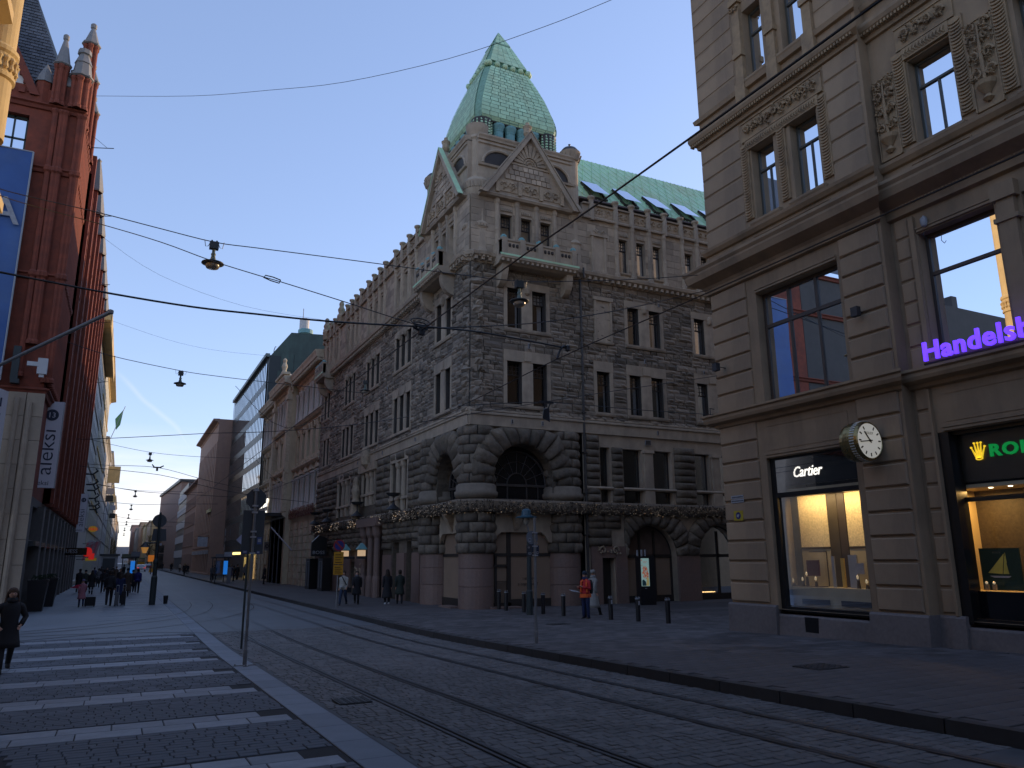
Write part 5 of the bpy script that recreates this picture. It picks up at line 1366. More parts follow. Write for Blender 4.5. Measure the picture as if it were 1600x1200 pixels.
# bank letters standing on the cornice
sg = thing('bank_sign', 'glowing violet letters standing on the ledge above the watch shop', 'sign', (15.9, 10.6, 4.2))
text_on('Handelsbanken', .60, m_violet, sg, 'lettering', (15.80, 10.56, 4.26), PI / 2, -PI / 2, .03, .98, 0, 1.08, .012)
mb = MB(); mb.box(15.87, 15.93, 5.2, 10.6, 4.18, 4.22); mb.box(15.98, 16.04, 5.2, 10.6, 4.25, 4.7) if False else None; part('letter_rail', mb, m_black, sg)
# clock
clk = thing('wall_clock', 'round brass wall clock with white face hung from the corner building', 'clock', (15.42, 12.0, 2.6))
CX_, CY_, CZ_ = 15.36, 12.0, 2.6
def disc(y, r, seg=32): return [(CX_ + r * math.cos(2 * PI * k / seg), y, CZ_ + r * math.sin(2 * PI * k / seg)) for k in range(seg)]
m_brass = M('aged brass', (.30, .23, .10), .28, .3, 6, metal=.9)
mb = MB(); mb.ring([disc(12.34, .36), disc(12.32, .44), disc(12.22, .47), disc(12.1, .475), disc(11.9, .47), disc(11.84, .45), disc(11.82, .42), disc(11.84, .405)]); part('clock_case', mb, m_brass, clk, smooth=False)
mb = MB()
for k in range(46):
    a0 = 2 * PI * k / 46
    if .2 < (k / 46) < .98: mb.ring([[(CX_ + rr * math.cos(t), y, CZ_ + rr * math.sin(t)) for t, y in ((a0, 11.9), (a0 + .06, 11.9), (a0 + .06, 12.02), (a0, 12.02))] for rr in (.47, .482)])
part('minute_ribs', mb, M('pale ribs', (.6, .58, .5), .5), clk, stuff=True)
mb = MB(); mb.face(disc(11.835, .41)); part('clock_face', mb, M('clock dial', (.62, .6, .52), .5, .05, emit=(1, .95, .8), estr=.10), clk)
mb = MB()
def bar(ang, r0, r1, w, y=11.825):
    s, c_ = math.sin(ang), math.cos(ang)      # angle clockwise from 12 as seen from the street side
    p = [(CX_ + s * r0 - c_ * w, CZ_ + c_ * r0 + s * w), (CX_ + s * r0 + c_ * w, CZ_ + c_ * r0 - s * w), (CX_ + s * r1 + c_ * w, CZ_ + c_ * r1 - s * w), (CX_ + s * r1 - c_ * w, CZ_ + c_ * r1 + s * w)]
    mb.ring([[(x, y, z) for x, z in p], [(x, y + .006, z) for x, z in p]])
for h in range(12):
    if h: bar(h * PI / 6, .29, .37, .016)
part('hour_mark', mb, m_black, clk)
mb = MB(); bar(-PI / 6 * 1.3, -.06, .27, .018, 11.815); bar(-PI / 2 - .12, -.08, .34, .012, 11.812); mb.ring([[(CX_ + .03 * math.cos(k * PI / 4), 11.81, CZ_ + .03 * math.sin(k * PI / 4)) for k in range(8)], [(CX_ + .03 * math.cos(k * PI / 4), 11.83, CZ_ + .03 * math.sin(k * PI / 4)) for k in range(8)]]); part('clock_hands', mb, m_black, clk)
text_on('ROLEX', .085, m_black, clk, 'lettering', (CX_ - .13, 11.826, CZ_ + .15), PI / 2, 0, .001, 1.0)
mb = MB(); mb.extr([(CX_, CZ_ + .28), (CX_ + .03, CZ_ + .36), (CX_ - .03, CZ_ + .36)], 11.822, 11.828) if False else None
mb.tube([(15.8, 12.08, 2.75), (15.86, 12.08, 2.75)], .05, 8); mb.tube([(15.8, 12.08, 2.45), (15.86, 12.08, 2.45)], .05, 8); mb.tube([(15.7, 12.08, 2.6), (15.9, 12.08, 2.6)], .09, 8); mb.box(15.76, 15.8, 11.95, 12.2, 2.35, 2.85); part('clock_bracket', mb, m_iron, clk)
# small plates and fixings on the corner pier
pl = MB(**FC); pl.box(16.62, 16.98, .06, .075, .99, 1.27, 0); pl.extr([(16.8 + .1 * math.cos(k * PI / 8), 1.13 + .1 * math.sin(k * PI / 8)) for k in range(16)], .076, .08, 1)
pl.extr([(16.86, 1.1), (16.79, 1.08), (16.77, 1.13), (16.74, 1.15), (16.78, 1.17), (16.85, 1.16)], .081, .084, 2)
o = part('no_dogs_sign', pl, [M('yellow plate', (.4, .3, .02), .5), M('blue disc', (.02, .02, .12), .5), m_curt], None, loc=(15.84, 16.8, .99)); tag(o, 'small yellow sign with a dark blue disc on the corner pier', 'sign')
q = MB(**FC); q.box(16.55, 17.05, .06, .07, 1.62, 1.71, 0); q.box(16.55, 17.05, .06, .07, 1.5, 1.6, 0)
for k in range(9):
    for z in (1.66, 1.55): q.box(16.58 + k * .05, 16.61 + k * .05, .07, .073, z - .02, z + .02, 1)
o = part('address_plate', q, [m_zinc, m_black], None, loc=(15.84, 16.8, 1.5)); tag(o, 'two small pale plates on the corner pier above the yellow sign', 'plate')
cmr = thing('security_camera', 'small camera under the lintel beside the big first floor window', 'camera', (16.1, 10.3, 7.6))
q = MB(**FM); q.lathe(10.32, .1, [(0, 7.5), (.06, 7.54), (.08, 7.62), (.08, 7.72), (.04, 7.76), (0, 7.76)], 10); q.tube([(10.32, 0, 7.78), (10.32, .1, 7.78), (10.32, .1, 7.7)], .02, 5); part('camera_dome', q, m_zinc, cmr); q = MB(**FM); q.tube([(10.38, 0, 7.5), (10.42, .04, 7.35), (10.35, .03, 7.25), (10.3, .03, 7.3)], .008, 4); part('cable', q, m_black, cmr)
# flood lamps fixed to the pier
def spot(x, y, z, lab, L=.32):
    t = thing('flood_lamp', lab, 'lamp', (x, y, z)); q = MB(); q.tube([(x, y, z), (x - L, y + .05, z + .04)], .014, 5); part('lamp_arm', q, m_black, t)
    q = MB(); q.box(x - L - .1, x - L + .04, y - .07, y + .12, z - .12, z + .12); part('lamp_head', q, m_iron, t)
spot(15.84, 16.9, 5.55, 'dark square flood lamp on an arm from the corner pier')
spot(15.84, 12.0, 5.85, 'dark lamp fitting on the rusticated pier between the first floor windows', .18)
# ------------------------------------------------------------------ buildings down the street
m_brick = M('red brick', (.21, .05, .026), .85, .3, 2.5, .006, 14, (.09, .03, .02), .7, .9, island=.15)
m_brickd = M('dark red moulded brick', (.19, .045, .024), .8, .2, 5, .003, 30)
m_slate = M('slate', (.10, .105, .115), .6, .22, 1.2, .003, 20, (.05, .055, .075), .6, .4, island=.3)
m_lead = M('grey zinc cap', (.20, .195, .19), .6, .15, 5)
m_stone2 = M('cream street stone', (.37, .29, .21), .8, .12, 3, .002, 40, (.2, .16, .13), .5, .7, obj=.06)
m_dkst = M('dark shop stone', (.10, .09, .085), .75, .2, 3)
m_winfar = M('far window', (.03, .035, .042), .08, .2, 1.5, spec=1.0, ior=2.0)
m_whitew = M('white painted frame', (.5, .5, .48), .6, .1)
def wmesh(w, h, mats, arch=False, mid=True):
    """small far window: frame, cross bars and pane in one mesh facing -Y"""
    f = MB(**NEG); a, b = -w / 2, w / 2; t = .07
    for x in ((a, a + t), (b - t, b)): f.box(x[0], x[1], -.02, .05, 0, h)
    f.box(a + t, b - t, -.02, .05, 0, t); f.box(a + t, b - t, -.02, .05, h - t, h); f.box(a + t, b - t, -.02, .045, h * .68, h * .68 + t)
    if mid: f.box(-t / 2, t / 2, -.02, .04, t, h * .68)
    return f.data('window', mats[0]), (lambda g: (g.face([(a + t * .5, .0, t * .5), (b - t * .5, .0, t * .5), (b - t * .5, .0, h - t * .5), (a + t * .5, .0, h - t * .5)]), g.data('pane', mats[1]))[1])(MB(**NEG))
def rowbuilding(name, label, cat, X, y0, y1, zt, floors, step, ww, wall_m, side='R', fm=None, gm=None, cornice=.5, depth=14, trim=None, ground=None, base=-2.4, group=None, pilas=False, rec=.22, ends=True):
    """street building whose front lies on the plane x = X; side R faces -X, side L faces +X"""
    sgn = 1 if side == 'R' else -1
    fr = dict(F=lambda u, n, z: (X - sgn * n, u, z), flip=(side != 'R')); rz = -PI / 2 if side == 'R' else PI / 2
    t = thing(name, label, cat, (X, y0, base), group)
    trim = trim or wall_m; ops = []
    n = max(1, int((y1 - y0 - .6) / step)); off = (y1 - y0 - n * step) / 2
    for z, h in floors:
        for i in range(n): c = y0 + off + (i + .5) * step; ops.append((c - ww / 2, c + ww / 2, z, z + h))
    mb = MB(**fr); wall(mb, y0, y1, base, zt, 0, ops, rec)
    mb.face([(y0, 0, base), (y0, -depth, base), (y0, -depth, zt), (y0, 0, zt)]); mb.face([(y1, 0, base), (y1, -depth, base), (y1, -depth, zt), (y1, 0, zt)])
    mb.face([(y0, 0, zt), (y1, 0, zt), (y1, -depth, zt), (y0, -depth, zt)]); mb.face([(y0, -rec - .05, base), (y1, -rec - .05, base), (y1, -rec - .05, zt), (y0, -rec - .05, zt)])
    part('wall', mb, wall_m, t)
    for z, h in floors:
        f, g = wmesh(ww, h, [fm or m_wood, gm or m_winfar], mid=ww > .9)
        for i in range(n):
            c = y0 + off + (i + .5) * step; o = inst('window', f, t, fr['F'](c, -rec + .02, z), rz); link('pane', g, o)
    if cornice:
        mb = MB(**fr); mb.prism([(0, zt - .7), (.1, zt - .65), (.15, zt - .45), (cornice, zt - .25), (cornice, zt), (0, zt + .05)], y0, y1); part('cornice', mb, trim, t)
        mb = MB(**fr)
        for z, h in floors: mb.prism([(0, z - .35), (.12, z - .3), (.14, z - .12), (0, z - .1)], y0, y1)
        part('string_course', mb, trim, t)
    if pilas:
        mb = MB(**fr)
        for i in range(n + 1): c = y0 + off + i * step; mb.box(c - .18, c + .18, 0, .16, floors[0][0] - .1, zt - .7)
        part('pilaster', mb, trim, t, stuff=True)
    return t, fr
# ornate cream building beside the stone building
m_k = M('cream stucco', (.54, .46, .31), .85, .12, 1.5, .002, 30, (.2, .16, .12), .55, .8, streak=.3)
m_kt = M('cream stucco trim', (.56, .48, .34), .85, .15, 4, .006, 12, (.2, .16, .12), .55, 1.5)
m_kc = M('pale column', (.5, .47, .42), .7, .1, 5)
K = thing('ornate_building', 'ornate cream stucco building with pale columns and a small pediment on its cornice', 'building', (14, 62.3, -2.35))
FK = dict(F=lambda u, n, z: (14.0 - n, u, z), flip=False); FKr = dict(F=lambda u, n, z: (13.4 - n, u, z), flip=False)
secs = [(FK, 62.3, 73.4, 5), (FKr, 73.4, 81.8, 3), (FK, 81.8, 92.4, 5)]
floorsK = [(13.0, 2.5, .0), (8.9, 2.4, 1), (4.8, 2.5, 0), (-1.6, 3.9, 2)]
for fr, a, b, k in secs:
    st = (b - a) / k; ops = []
    for z, h, ar in floorsK:
        if fr is FKr and ar == 2: continue
        for i in range(k): c = a + (i + .5) * st; ops.append((c - .55, c + .55, z, z + h))
    mb = MB(**fr); wall(mb, a, b, -2.4, 16.6, 0, ops, .35)
    if fr is FKr: mb.face([(a, 0, -2.4), (a, -.6, -2.4), (a, -.6, 17), (a, 0, 17)])
    mb.face([(a, -.4, -2.4), (b, -.4, -2.4), (b, -.4, 16.6), (a, -.4, 16.6)]); part('wall', mb, m_k, K)
    for z, h, ar in floorsK:
        if fr is FKr and ar == 2: continue
        f, g = wmesh(1.1, h, [m_wood, m_winfar])
        for i in range(k): c = a + (i + .5) * st; o = inst('window', f, K, fr['F'](c, -.3, z), -PI / 2); link('pane', g, o)
    mb = MB(**fr)
    for z in (12.35, 8.2, 4.1): mb.prism([(0, z - .3), (.2, z - .2), (.35, z), (.35, z + .15), (0, z + .2)], a, b, k1=0)
    mb.prism([(0, 15.7), (.1, 15.75), (.1, 16.1), (.25, 16.2), (.3, 16.55), (.85, 16.7), (.9, 17.0), (.98, 17.2), (.98, 17.3), (0, 17.4)], a - (.3 if fr is FKr else 0), b)
    part('cornice', mb, m_kt, K)
    mb = MB(**fr); u = a
    while u < b: mb.box(u, u + .22, .3, .8, 16.4, 16.66); u += .5
    part('cornice_bracket', mb, m_kt, K, stuff=True)
    cl = MB(**NEG); cl.lathe(0, 0, [(.2, 0), (.2, .15), (.15, .22), (.14, 1.2), (.125, 2.5), (.2, 2.65), (.22, 2.8), (.22, 2.9)], 10); cme2 = cl.data('engaged_column', m_kc, smooth=True)
    for i in range(k):
        for s in (-.72, .72):
            inst('engaged_column', cme2, K, fr['F'](a + (i + .5) * st + s, .12, 12.55)); inst('engaged_column', cme2, K, fr['F'](a + (i + .5) * st + s, .12, 4.4))
    mb = MB(**fr)
    for i in range(k):
        c = a + (i + .5) * st
        mb.tube([(c + .55 * math.cos(PI * j / 8), .06, 11.3 + .5 * math.sin(PI * j / 8)) for j in range(9)], .1, 5)
        mb.extr([(c - .85, 7.5), (c + .85, 7.5), (c, 8.0)], 0, .2)
        swirl(mb, c, 8.55, 1.4, .35, .06, 6, .05)
    part('window_ornament', mb, m_kt, K)
    if fr is not FKr:
        mb = MB(**fr)
        for i in range(k + 1):
            c = a + i * st
            for j in range(9): mb.box(max(a, c - .5), min(b, c + .5), 0, .13 + .03 * (j % 2), -2.3 + j * .62, -2.3 + j * .62 + .54)
        part('rustic_block', mb, m_kt, K, stuff=True)
mb = MB(**FKr)
for a in (73.5, 80.9): mb.box(a, a + .8, 0, .35, 4.4, 16.4); mb.prism([(0, 15.0), (.45, 15.1), (.5, 15.5), (0, 15.6)], a - .1, a + .9)
part('pilaster', mb, m_kt, K)
mb = MB(**FKr); mb.extr([(75.6, 17.3), (79.6, 17.3), (79.6, 18.0), (77.6, 18.7), (75.6, 18.0)], -.3, .5); mb.prism([(0, 18.0), (.7, 18.05), (.7, 18.25), (0, 18.3)], 75.4, 79.8); part('pediment', mb, m_kt, K)
mb = MB(**FKr); mb.lathe(77.6, .2, [(.3, 18.6), (.2, 18.9), (.3, 19.3), (.2, 19.6), (.16, 19.7), (.22, 19.95), (.1, 20.15), (0, 20.2)], 10); part('roof_statue', mb, m_kt, K)
mb = MB(); mb.box(14.5, 26, 62.3, 92.4, 16.6, 17.35); part('roof', mb, m_pipe, K)
# entrance of the arcade in the middle of that building
mb = MB(**FKr); mb.box(74.2, 81.6, -.3, .0, -2.35, 4.3); part('entrance_recess', mb, m_black, K)
mb = MB(**FKr); mb.box(73.6, 82.6, 0, 2.6, 3.95, 4.25); mb.box(73.6, 82.6, 2.5, 2.66, 3.7, 4.4); part('entrance_canopy', mb, M('dark canopy', (.02, .02, .022), .4, .2), K)
for y in (76.0, 78.3, 80.4):
    mb = MB(**FKr); mb.box(y, y + .12, 0, .08, -2.3, 3.9); part('door_post', mb, M('grey door post', (.10, .10, .11), .5), K)
gs = thing('mall_sign', 'white lit capital letters above the dark arcade entrance', 'sign', (13.2, 82, 5))
text_on('KÄMP', 1.15, m_white, gs, 'lettering', (12.95, 86.3, 5.35), PI / 2, -PI / 2, .02, 1.55, 0, 1.25, .01)
text_on('GALLERIA', .52, m_white, gs, 'lettering', (12.95, 85.8, 4.55), PI / 2, -PI / 2, .02, 1.6, 0, 1.25, .008)
# dark glass office building
m_gdk = M('dark curtain wall metal', (.018, .024, .027), .35, .2, 2, metal=.3)
m_gwin = M('mirror glazing', (.62, .66, .72), .03, 0, metal=1.0)
G = thing('glass_office', 'dark office building with seven bands of mirror glazing and a dark green mansard', 'building', (14, 93, -2.35))
FG = dict(F=lambda u, n, z: (13.9 - n, u, z), flip=False)
m_mans = M('dark green copper', (.035, .06, .052), .6, .3, 1.0, 0, 1, (.09, .17, .14), .5, .35, streak=.2)
mb = MB(); mb.box(13.95, 30, 93, 124.5, -2.4, 24.4); part('wall', mb, m_gdk, G)
mb = MB(); mb.ring([[(14.1, 93.05, 24.4), (30, 93.05, 24.4), (30, 124, 24.4), (14.1, 124, 24.4)], [(16.4, 93.1, 27.6), (30, 93.1, 28.4), (30, 122, 28.4), (16.4, 122, 27.6)]]); part('mansard_roof', mb, m_mans, G)
mb = MB()
for i in range(7):
    for j in range(4): mb.box(15 + i * 1.6 + (.3 if j % 2 else 0), 16.54 + i * 1.6 + (.3 if j % 2 else 0), 92.94, 93.0, 16 + j * 2.2, 18.15 + j * 2.2)
part('facing_slab', mb, m_mans, G, stuff=True)
gp = MB(**NEG); gp.box(-.56, .56, -.02, .0, 0, 2.25); gpm = gp.data('pane', m_gwin)
for j in range(7):
    z = 2.75 + j * 3.1
    mb = MB(**FG); mb.box(93.9, 124.4, -.02, .06, z - .85, z); mb.box(93.9, 124.4, .06, .07, z - .5, z - .4); part('spandrel', mb, m_gdk, G)
    for i in range(24): inst('pane', gpm, G, FG['F'](94.5 + i * 1.25, .04, z), -PI / 2)
mb = MB(**FG)
for i in range(26): mb.box(93.8 + i * 1.25 - .06, 93.8 + i * 1.25 + .06, .02, .075, 1.9, 24.3)
part('mullion_fin', mb, m_gdk, G, stuff=True)
mb = MB(**FG); mb.box(93.0, 124.5, -.1, .4, 24.2, 24.6); part('roof_edge', mb, M('pale roof edge', (.12, .16, .16), .5), G)
mb = MB(); mb.lathe(18.4, 94.5, [(.95, 28.0), (.95, 28.5), (.8, 28.6)], 16); mb.lathe(18.2, 94.5, [(.62, 28.5), (.62, 30.0), (0, 30.05)], 14, 1); mb.tube([(18.0, 94.5, 30.0), (18.0, 94.5, 31.4)], .04, 4, 2); part('roof_tank', mb, [m_patblue, m_whitew, m_iron], G)
for yy, zz in ((94.0, 24.6), (93.6, 21.5)):
    mb = MB(); xx = 14.5 if zz > 24 else 20.6
    for o in (0, .7): mb.tube([(xx + o, yy - .5, zz - 3.0 * (zz < 24)), (xx + o, yy - .5, zz + .6), (xx + o + .15, yy - .3, zz + 1.1), (xx + o + .3, yy, zz + 1.2)], .05, 4)
    part('roof_ladder', mb, m_zinc, G)
# entrance canopy with lit underside, ground floor of the office
mb = MB(**FG); mb.box(94, 104, .1, 1.6, .9, 1.15); part('entrance_canopy', mb, m_gdk, G)
mb = MB(**FG); mb.box(98, 104, 1.0, 1.7, .62, .88); part('canopy_light', mb, M('yellow canopy light', (.8, .7, .3), .6, 0, emit=(1, .75, .25), estr=.9), G)
mb = MB(**FG); mb.box(99.2, 101.8, .02, .08, -2.3, .3); part('shop_window', mb, M('warm dim shop window', (.35, .28, .1), .6, .4, 2, emit=(.9, .65, .25), estr=.10), G)
mb = MB(**FG); mb.box(94.8, 95.1, .1, .14, -2.2, .5); part('lit_strip', mb, m_warm, G)
text_on('GLO', 1.0, m_curt, G, 'lettering', (13.5, 120.5, 1.2), PI / 2, -PI / 2, .02, 1.5, 0, 1.2, 0.0, 'LEFT', PI / 2)
# pink granite tower block
m_pink = M('pink granite cladding', (.36, .225, .165), .75, .1, 1.5, .002, 20, (.22, .15, .13), .5, .5, streak=.3)
P_, fr = rowbuilding('pink_building', 'tall pink granite building with long vertical window slots and a flat cornice', 'building', 11.85, 125, 156, 21.6, [(-1.9, 3.2), (2.2, 1.6)], 2.6, 1.6, m_pink, 'R', cornice=.9, depth=6)
FP = fr
for i in range(11):
    c = 127.2 + i * 2.6; mb = MB(**FP)
    mb.box(c - .5, c + .5, .0, .02, 4.6, 17.4); o = part('window_slot', mb, m_winfar, P_, loc=FP['F'](c, 0, 4.6))
    mb = MB(**FP)
    for z in range(4): mb.box(c - .5, c + .5, .02, .04, 7.2 + z * 2.6, 7.9 + z * 2.6)
    part('spandrel', mb, m_pipe, o)
mb = MB(**FP)
for i in range(12): c = 125.9 + i * 2.6; mb.box(c - .75, c + .75, .0, .10, 4.2, 18.0)
part('pier', mb, m_pink, P_, stuff=True)
mb = MB(**FP)
for i in range(10): c = 126.6 + i * 3; mb.box(c, c + 1.9, .02, .1, .9, 1.5)
part('shop_fascia', mb, m_curt, P_, stuff=True)
# further blocks on the right
rowbuilding('old_building', 'older brown building with a heavy cornice between the pink block and the striped office', 'building', 12.4, 156, 192, 15.2, [(-1.8, 3.0), (3.0, 2.6), (7.2, 2.2), (10.8, 2.0)], 2.4, 1.2, M('brown plaster', (.24, .16, .13), .85, .15, 1), 'R', cornice=.8)
t, fr = rowbuilding('striped_office', 'modern office with alternating pale and dark horizontal bands beyond the brown building', 'building', 12.6, 192, 222, 17.6, [], 3, 1, M('dark band', (.05, .055, .06), .4, .2), 'R', cornice=0)
mb = MB(**fr)
for j in range(5): mb.box(192, 222, 0, .2, .6 + j * 3.4, 2.3 + j * 3.4)
part('pale_band', mb, M('pale band', (.42, .43, .44), .6, .1), t)
m_bb = M('brown brick', (.27, .165, .125), .85, .1, 1)
t = thing('brown_building', 'big plain brown building standing furthest of the tall blocks on the right', 'building', (12.8, 222, -2.35))
def skew(name, A, B, z1, mat, par, th=14, z0=-2.4):
    mb = MB(); (x0, y0), (x1, y1) = A, B; mb.ring([[(x0, y0, z), (x0 + th, y0, z), (x1 + th, y1, z), (x1, y1, z)] for z in (z0, z1)]); return part(name, mb, mat, par)
skew('wall', (12.8, 222), (10.2, 281), 20.6, m_bb, t); skew('cornice', (12.3, 221.5), (9.7, 281), 21.3, m_pipe, t, 14, 20.6)
mb = MB(); mb.box(12.6, 12.8, 232, 234, 16.6, 17.6); part('painted_reflection', mb, M('bright reflection pane', (.6, .6, .6), .2, 0), t)  # bright reflection put in as a pale pane colour, no lamp behind
cols = [(.42, .33, .16), (.40, .36, .28), (.45, .40, .24), (.42, .27, .17), (.38, .35, .3), (.35, .2, .15)]
for i, (x, y0, y1, z) in enumerate(((9.8, 284, 330, 14.6), (9.2, 330, 376, 15.2), (8.6, 376, 420, 15.8), (7.6, 420, 470, 18.5), (6.6, 470, 540, 17.5), (4.8, 540, 640, 22))):
    rowbuilding('far_building', ['yellow', 'cream', 'pale yellow', 'orange', 'grey', 'red brown'][i] + ' far building in the right row, number %s from the tall brown block' % ['one', 'two', 'three', 'four', 'five', 'six'][i], 'building', x, y0, y1, z, [(1.5, 2.2), (5.5, 2.2), (9.5, 2.2)], 5.5, 2.2, M('far plaster', cols[i], .85, .1, .5), 'R', cornice=.6, group='far buildings in the right row')
mb = MB(); mb.box(-30, 40, 900, 920, -3, 14)
struct('far_hill', mb, M('far city', (.2, .19, .2), .9, .3, .05))

# ---- left side -----------------------------------------------------------------
XR = -4.0; FA = dict(F=lambda u, n, z: (u, 41.0 - n, z), flip=True); FS = dict(F=lambda u, n, z: (XR + n, u, z), flip=True)
rb = thing('brick_building', 'tall red brick building with pinnacles, slate roof and pale stone ground floor', 'building', (-4, 41, -2.35))
mb = MB(**FA); wall(mb, -14.5, XR, 7.7, 22.6, 0, [(-7.4, -6.15, 19.85, 21.75), (-10.5, -8.6, 19.85, 21.75)], .4); part('wall', mb, m_brick, rb)
mb = MB(**FA); wall(mb, -14.5, XR, -2.45, 7.7, .02, [], .3); part('stone_base', mb, m_stone2, rb)
# stone blocks of the base
i = 0
for z0, z1 in zip([-2.4 + k * 1.12 for k in range(9)], [-2.4 + k * 1.12 for k in range(1, 10)]):
    for a, b in ((-5.35, -4.62), (-4.6, XR + .12)) if z1 < 8 else ():
        mb = MB(**FA); mb.box(a + .008, b - .008, .02, .16, z0 + .01, z1 - .01); part('stone_block', mb, m_stone2, rb, loc=FA['F'](a, 0, z0))
    for a, b in ((-7.6, -5.4),) if z1 < 8 else ():
        mb = MB(**FA); mb.box(a, b - .01, .02, .05, z0 + .01, z1 - .01); part('stone_block', mb, m_stone2, rb, loc=FA['F'](a, 0, z0))
mb = MB(**FA); mb.tube([(-4.95, .2, -2.4), (-4.95, .2, 7.4)], .11, 8); mb.tube([(-4.45, .2, -2.4), (-4.45, .2, 7.2)], .13, 8); part('stone_shaft', mb, m_stone2, rb)
for a, b in ((-7.4, -6.15), (-10.5, -8.6)):
    mb = MB(**FA)
    for x in ((a, a + .12), (b - .12, b), ((a + b) / 2 - .04, (a + b) / 2 + .04)): mb.box(x[0], x[1], -.4, -.3, 19.85, 21.75)
    mb.box(a, b, -.4, -.3, 19.85, 19.97); mb.box(a, b, -.4, -.3, 21.63, 21.75); mb.box(a, b, -.4, -.3, 20.5, 20.58); o = part('window', mb, M('dark green window frame', (.02, .035, .035), .5), rb)
    g = MB(**FA); g.face([(a, -.35, 19.85), (b, -.35, 19.85), (b, -.35, 21.75), (a, -.35, 21.75)]); part('pane', g, m_winR, o)
    g = MB(**FA); g.box(a, b, -.9, -.85, 19.8, 21.8); part('blind', g, M('pale blind', (.35, .37, .4), .8), o)
mb = MB(**FA); mb.box(-14.5, -4.2, -.1, .0, 22.6, 23.4); mb.box(-14.5, -5.3, -.12, .05, 22.3, 22.6)
part('brick_band', mb, m_brick, rb)
def mould(fr, u0, u1, z, out=.28, h=.3, m=None, k0=0, k1=0):
    mb = MB(**fr); mb.prism([(0, z - h), (out * .4, z - h * .9), (out * .6, z - h * .4), (out, z - h * .2), (out, z), (0, z + .08)], u0, u1, k0=k0, k1=k1); return part('brick_moulding', mb, m or m_brickd, rb)
for z in (7.9, 13.55, 19.1, 22.5): mould(FA, -22, XR, z, .26, .32, k1=1); mould(FS, 41, 82, z, .26, .32, k0=1)
# clustered shafts
def shaft(x, y, z0, z1, r=.13, rings=()):
    mb = MB(); pr = [(r * 1.5, z0), (r * 1.5, z0 + .15), (r, z0 + .25)]
    for q in sorted(rings): pr += [(r, q - .2), (r * 1.6, q - .1), (r * 1.6, q + .08), (r, q + .18)]
    pr += [(r, z1 - .25), (r * 1.5, z1 - .1), (r * 1.5, z1)]; mb.lathe(x, y, pr, 8); part('brick_shaft', mb, m_brick, rb, loc=(x, y, z0))
rg = [13.5, 19.0]
for x in (-5.05, -4.78, -4.62): shaft(x, 40.86, 10.0 if x > -5 else 8.4, 22.3, .14, rg)
for x in (-3.98, -3.80): shaft(x, 40.92, 8.2, 22.3, .13, rg)
for k in range(1, 12): shaft(-3.86, 41 + k * .55 - .2, 8.2, 22.3, .11, rg)
def spire(x, y, zs, zb, zt, r=.36, top='ball', side=8):
    for k in range(6):
        a = PI / 6 + k * PI / 3; shaft(x + r * .72 * math.cos(a), y + r * .72 * math.sin(a), zs, zb, r * .3)
    mb = MB(); mb.lathe(x, y, [(r * .75, zs), (r * .75, zb)], 8); part('brick_core', mb, m_brick, rb, loc=(x, y, zs))
    mb = MB(); mb.lathe(x, y, [(r * 1.1, zb), (r * 1.3, zb + .06), (r * 1.3, zb + .14), (r * 1.05, zb + .2)] + ([(r * .3, zt - .35), (r * .42, zt - .3), (r * .44, zt - .08), (r * .2, zt)] if top == 'ball' else [(r * .85, zb + (zt - zb) * .5), (r * .95, zb + (zt - zb) * .52), (r * .55, zt - .3), (r * .75, zt - .25), (r * .7, zt)]) + [(0, zt + .02)], side); part('spire_cap', mb, m_lead, rb, loc=(x, y, zb))
spire(-5.05, 40.85, 22.5, 24.75, 26.65, .33); spire(-4.15, 40.9, 22.5, 24.3, 26.0, .44, 'flat'); spire(-4.05, 42.4, 22.3, 27.3, 28.75, .36)
spire(-3.95, 44.2, 22.3, 26.2, 27.4, .3); spire(-3.9, 46.2, 22.3, 25.4, 26.6, .3)
mb = MB(); mb.lathe(-4.62, 41.3, [(.46, 22.4), (.46, 23.7)], 14); part('turret', mb, m_brick, rb)
mb = MB(); mb.lathe(-4.62, 41.3, [(.46, 23.7), (.52, 23.72), (.5, 23.9), (.34, 24.5), (.1, 24.8), (.1, 24.95), (0, 25)], 14); part('turret_dome', mb, m_lead, rb, smooth=True)
mb = MB(); mb.lathe(-5.75, 41.3, [(.4, 22.4), (.4, 23.8)], 8); part('turret', mb, m_brick, rb)
mb = MB(); mb.lathe(-5.75, 41.3, [(.46, 23.8), (.36, 24.2), (.1, 24.8), (0, 25.0)], 8); part('turret_dome', mb, m_lead, rb)
# gable with white field and toothed brick edge
GC, GT = -9.6, 30.2
mb = MB(**FA); mb.extr([(-13.2, 22.9), (-5.95, 22.9), (GC, GT)], -.1, -.02); part('gable_field', mb, M('white gable plaster', (.62, .6, .56), .8, .05), rb)
mb = MB(**FA)
for s in (-1, 1):
    a, b = (GC + s * 3.75, 22.9), (GC, GT + .3); q = [a, b, (b[0], b[1] - .75), (a[0] - s * .42, a[1])]; mb.extr(q if s < 0 else q[::-1], -.1, .12)
    for k in range(16):
        t = (k + .3) / 16.5; u = a[0] - s * .3 + (b[0] - a[0] + s * .3) * t; z = a[1] + (b[1] - .9 - a[1]) * t; mb.box(u - .2, u + .1 if s > 0 else u + .2, -.02, .08, z, z + .26)
k = -13
while k < -6.1: mb.box(k, k + .26, -.02, .1, 22.9, 23.15); k += .52
part('toothed_brick', mb, m_brickd, rb)
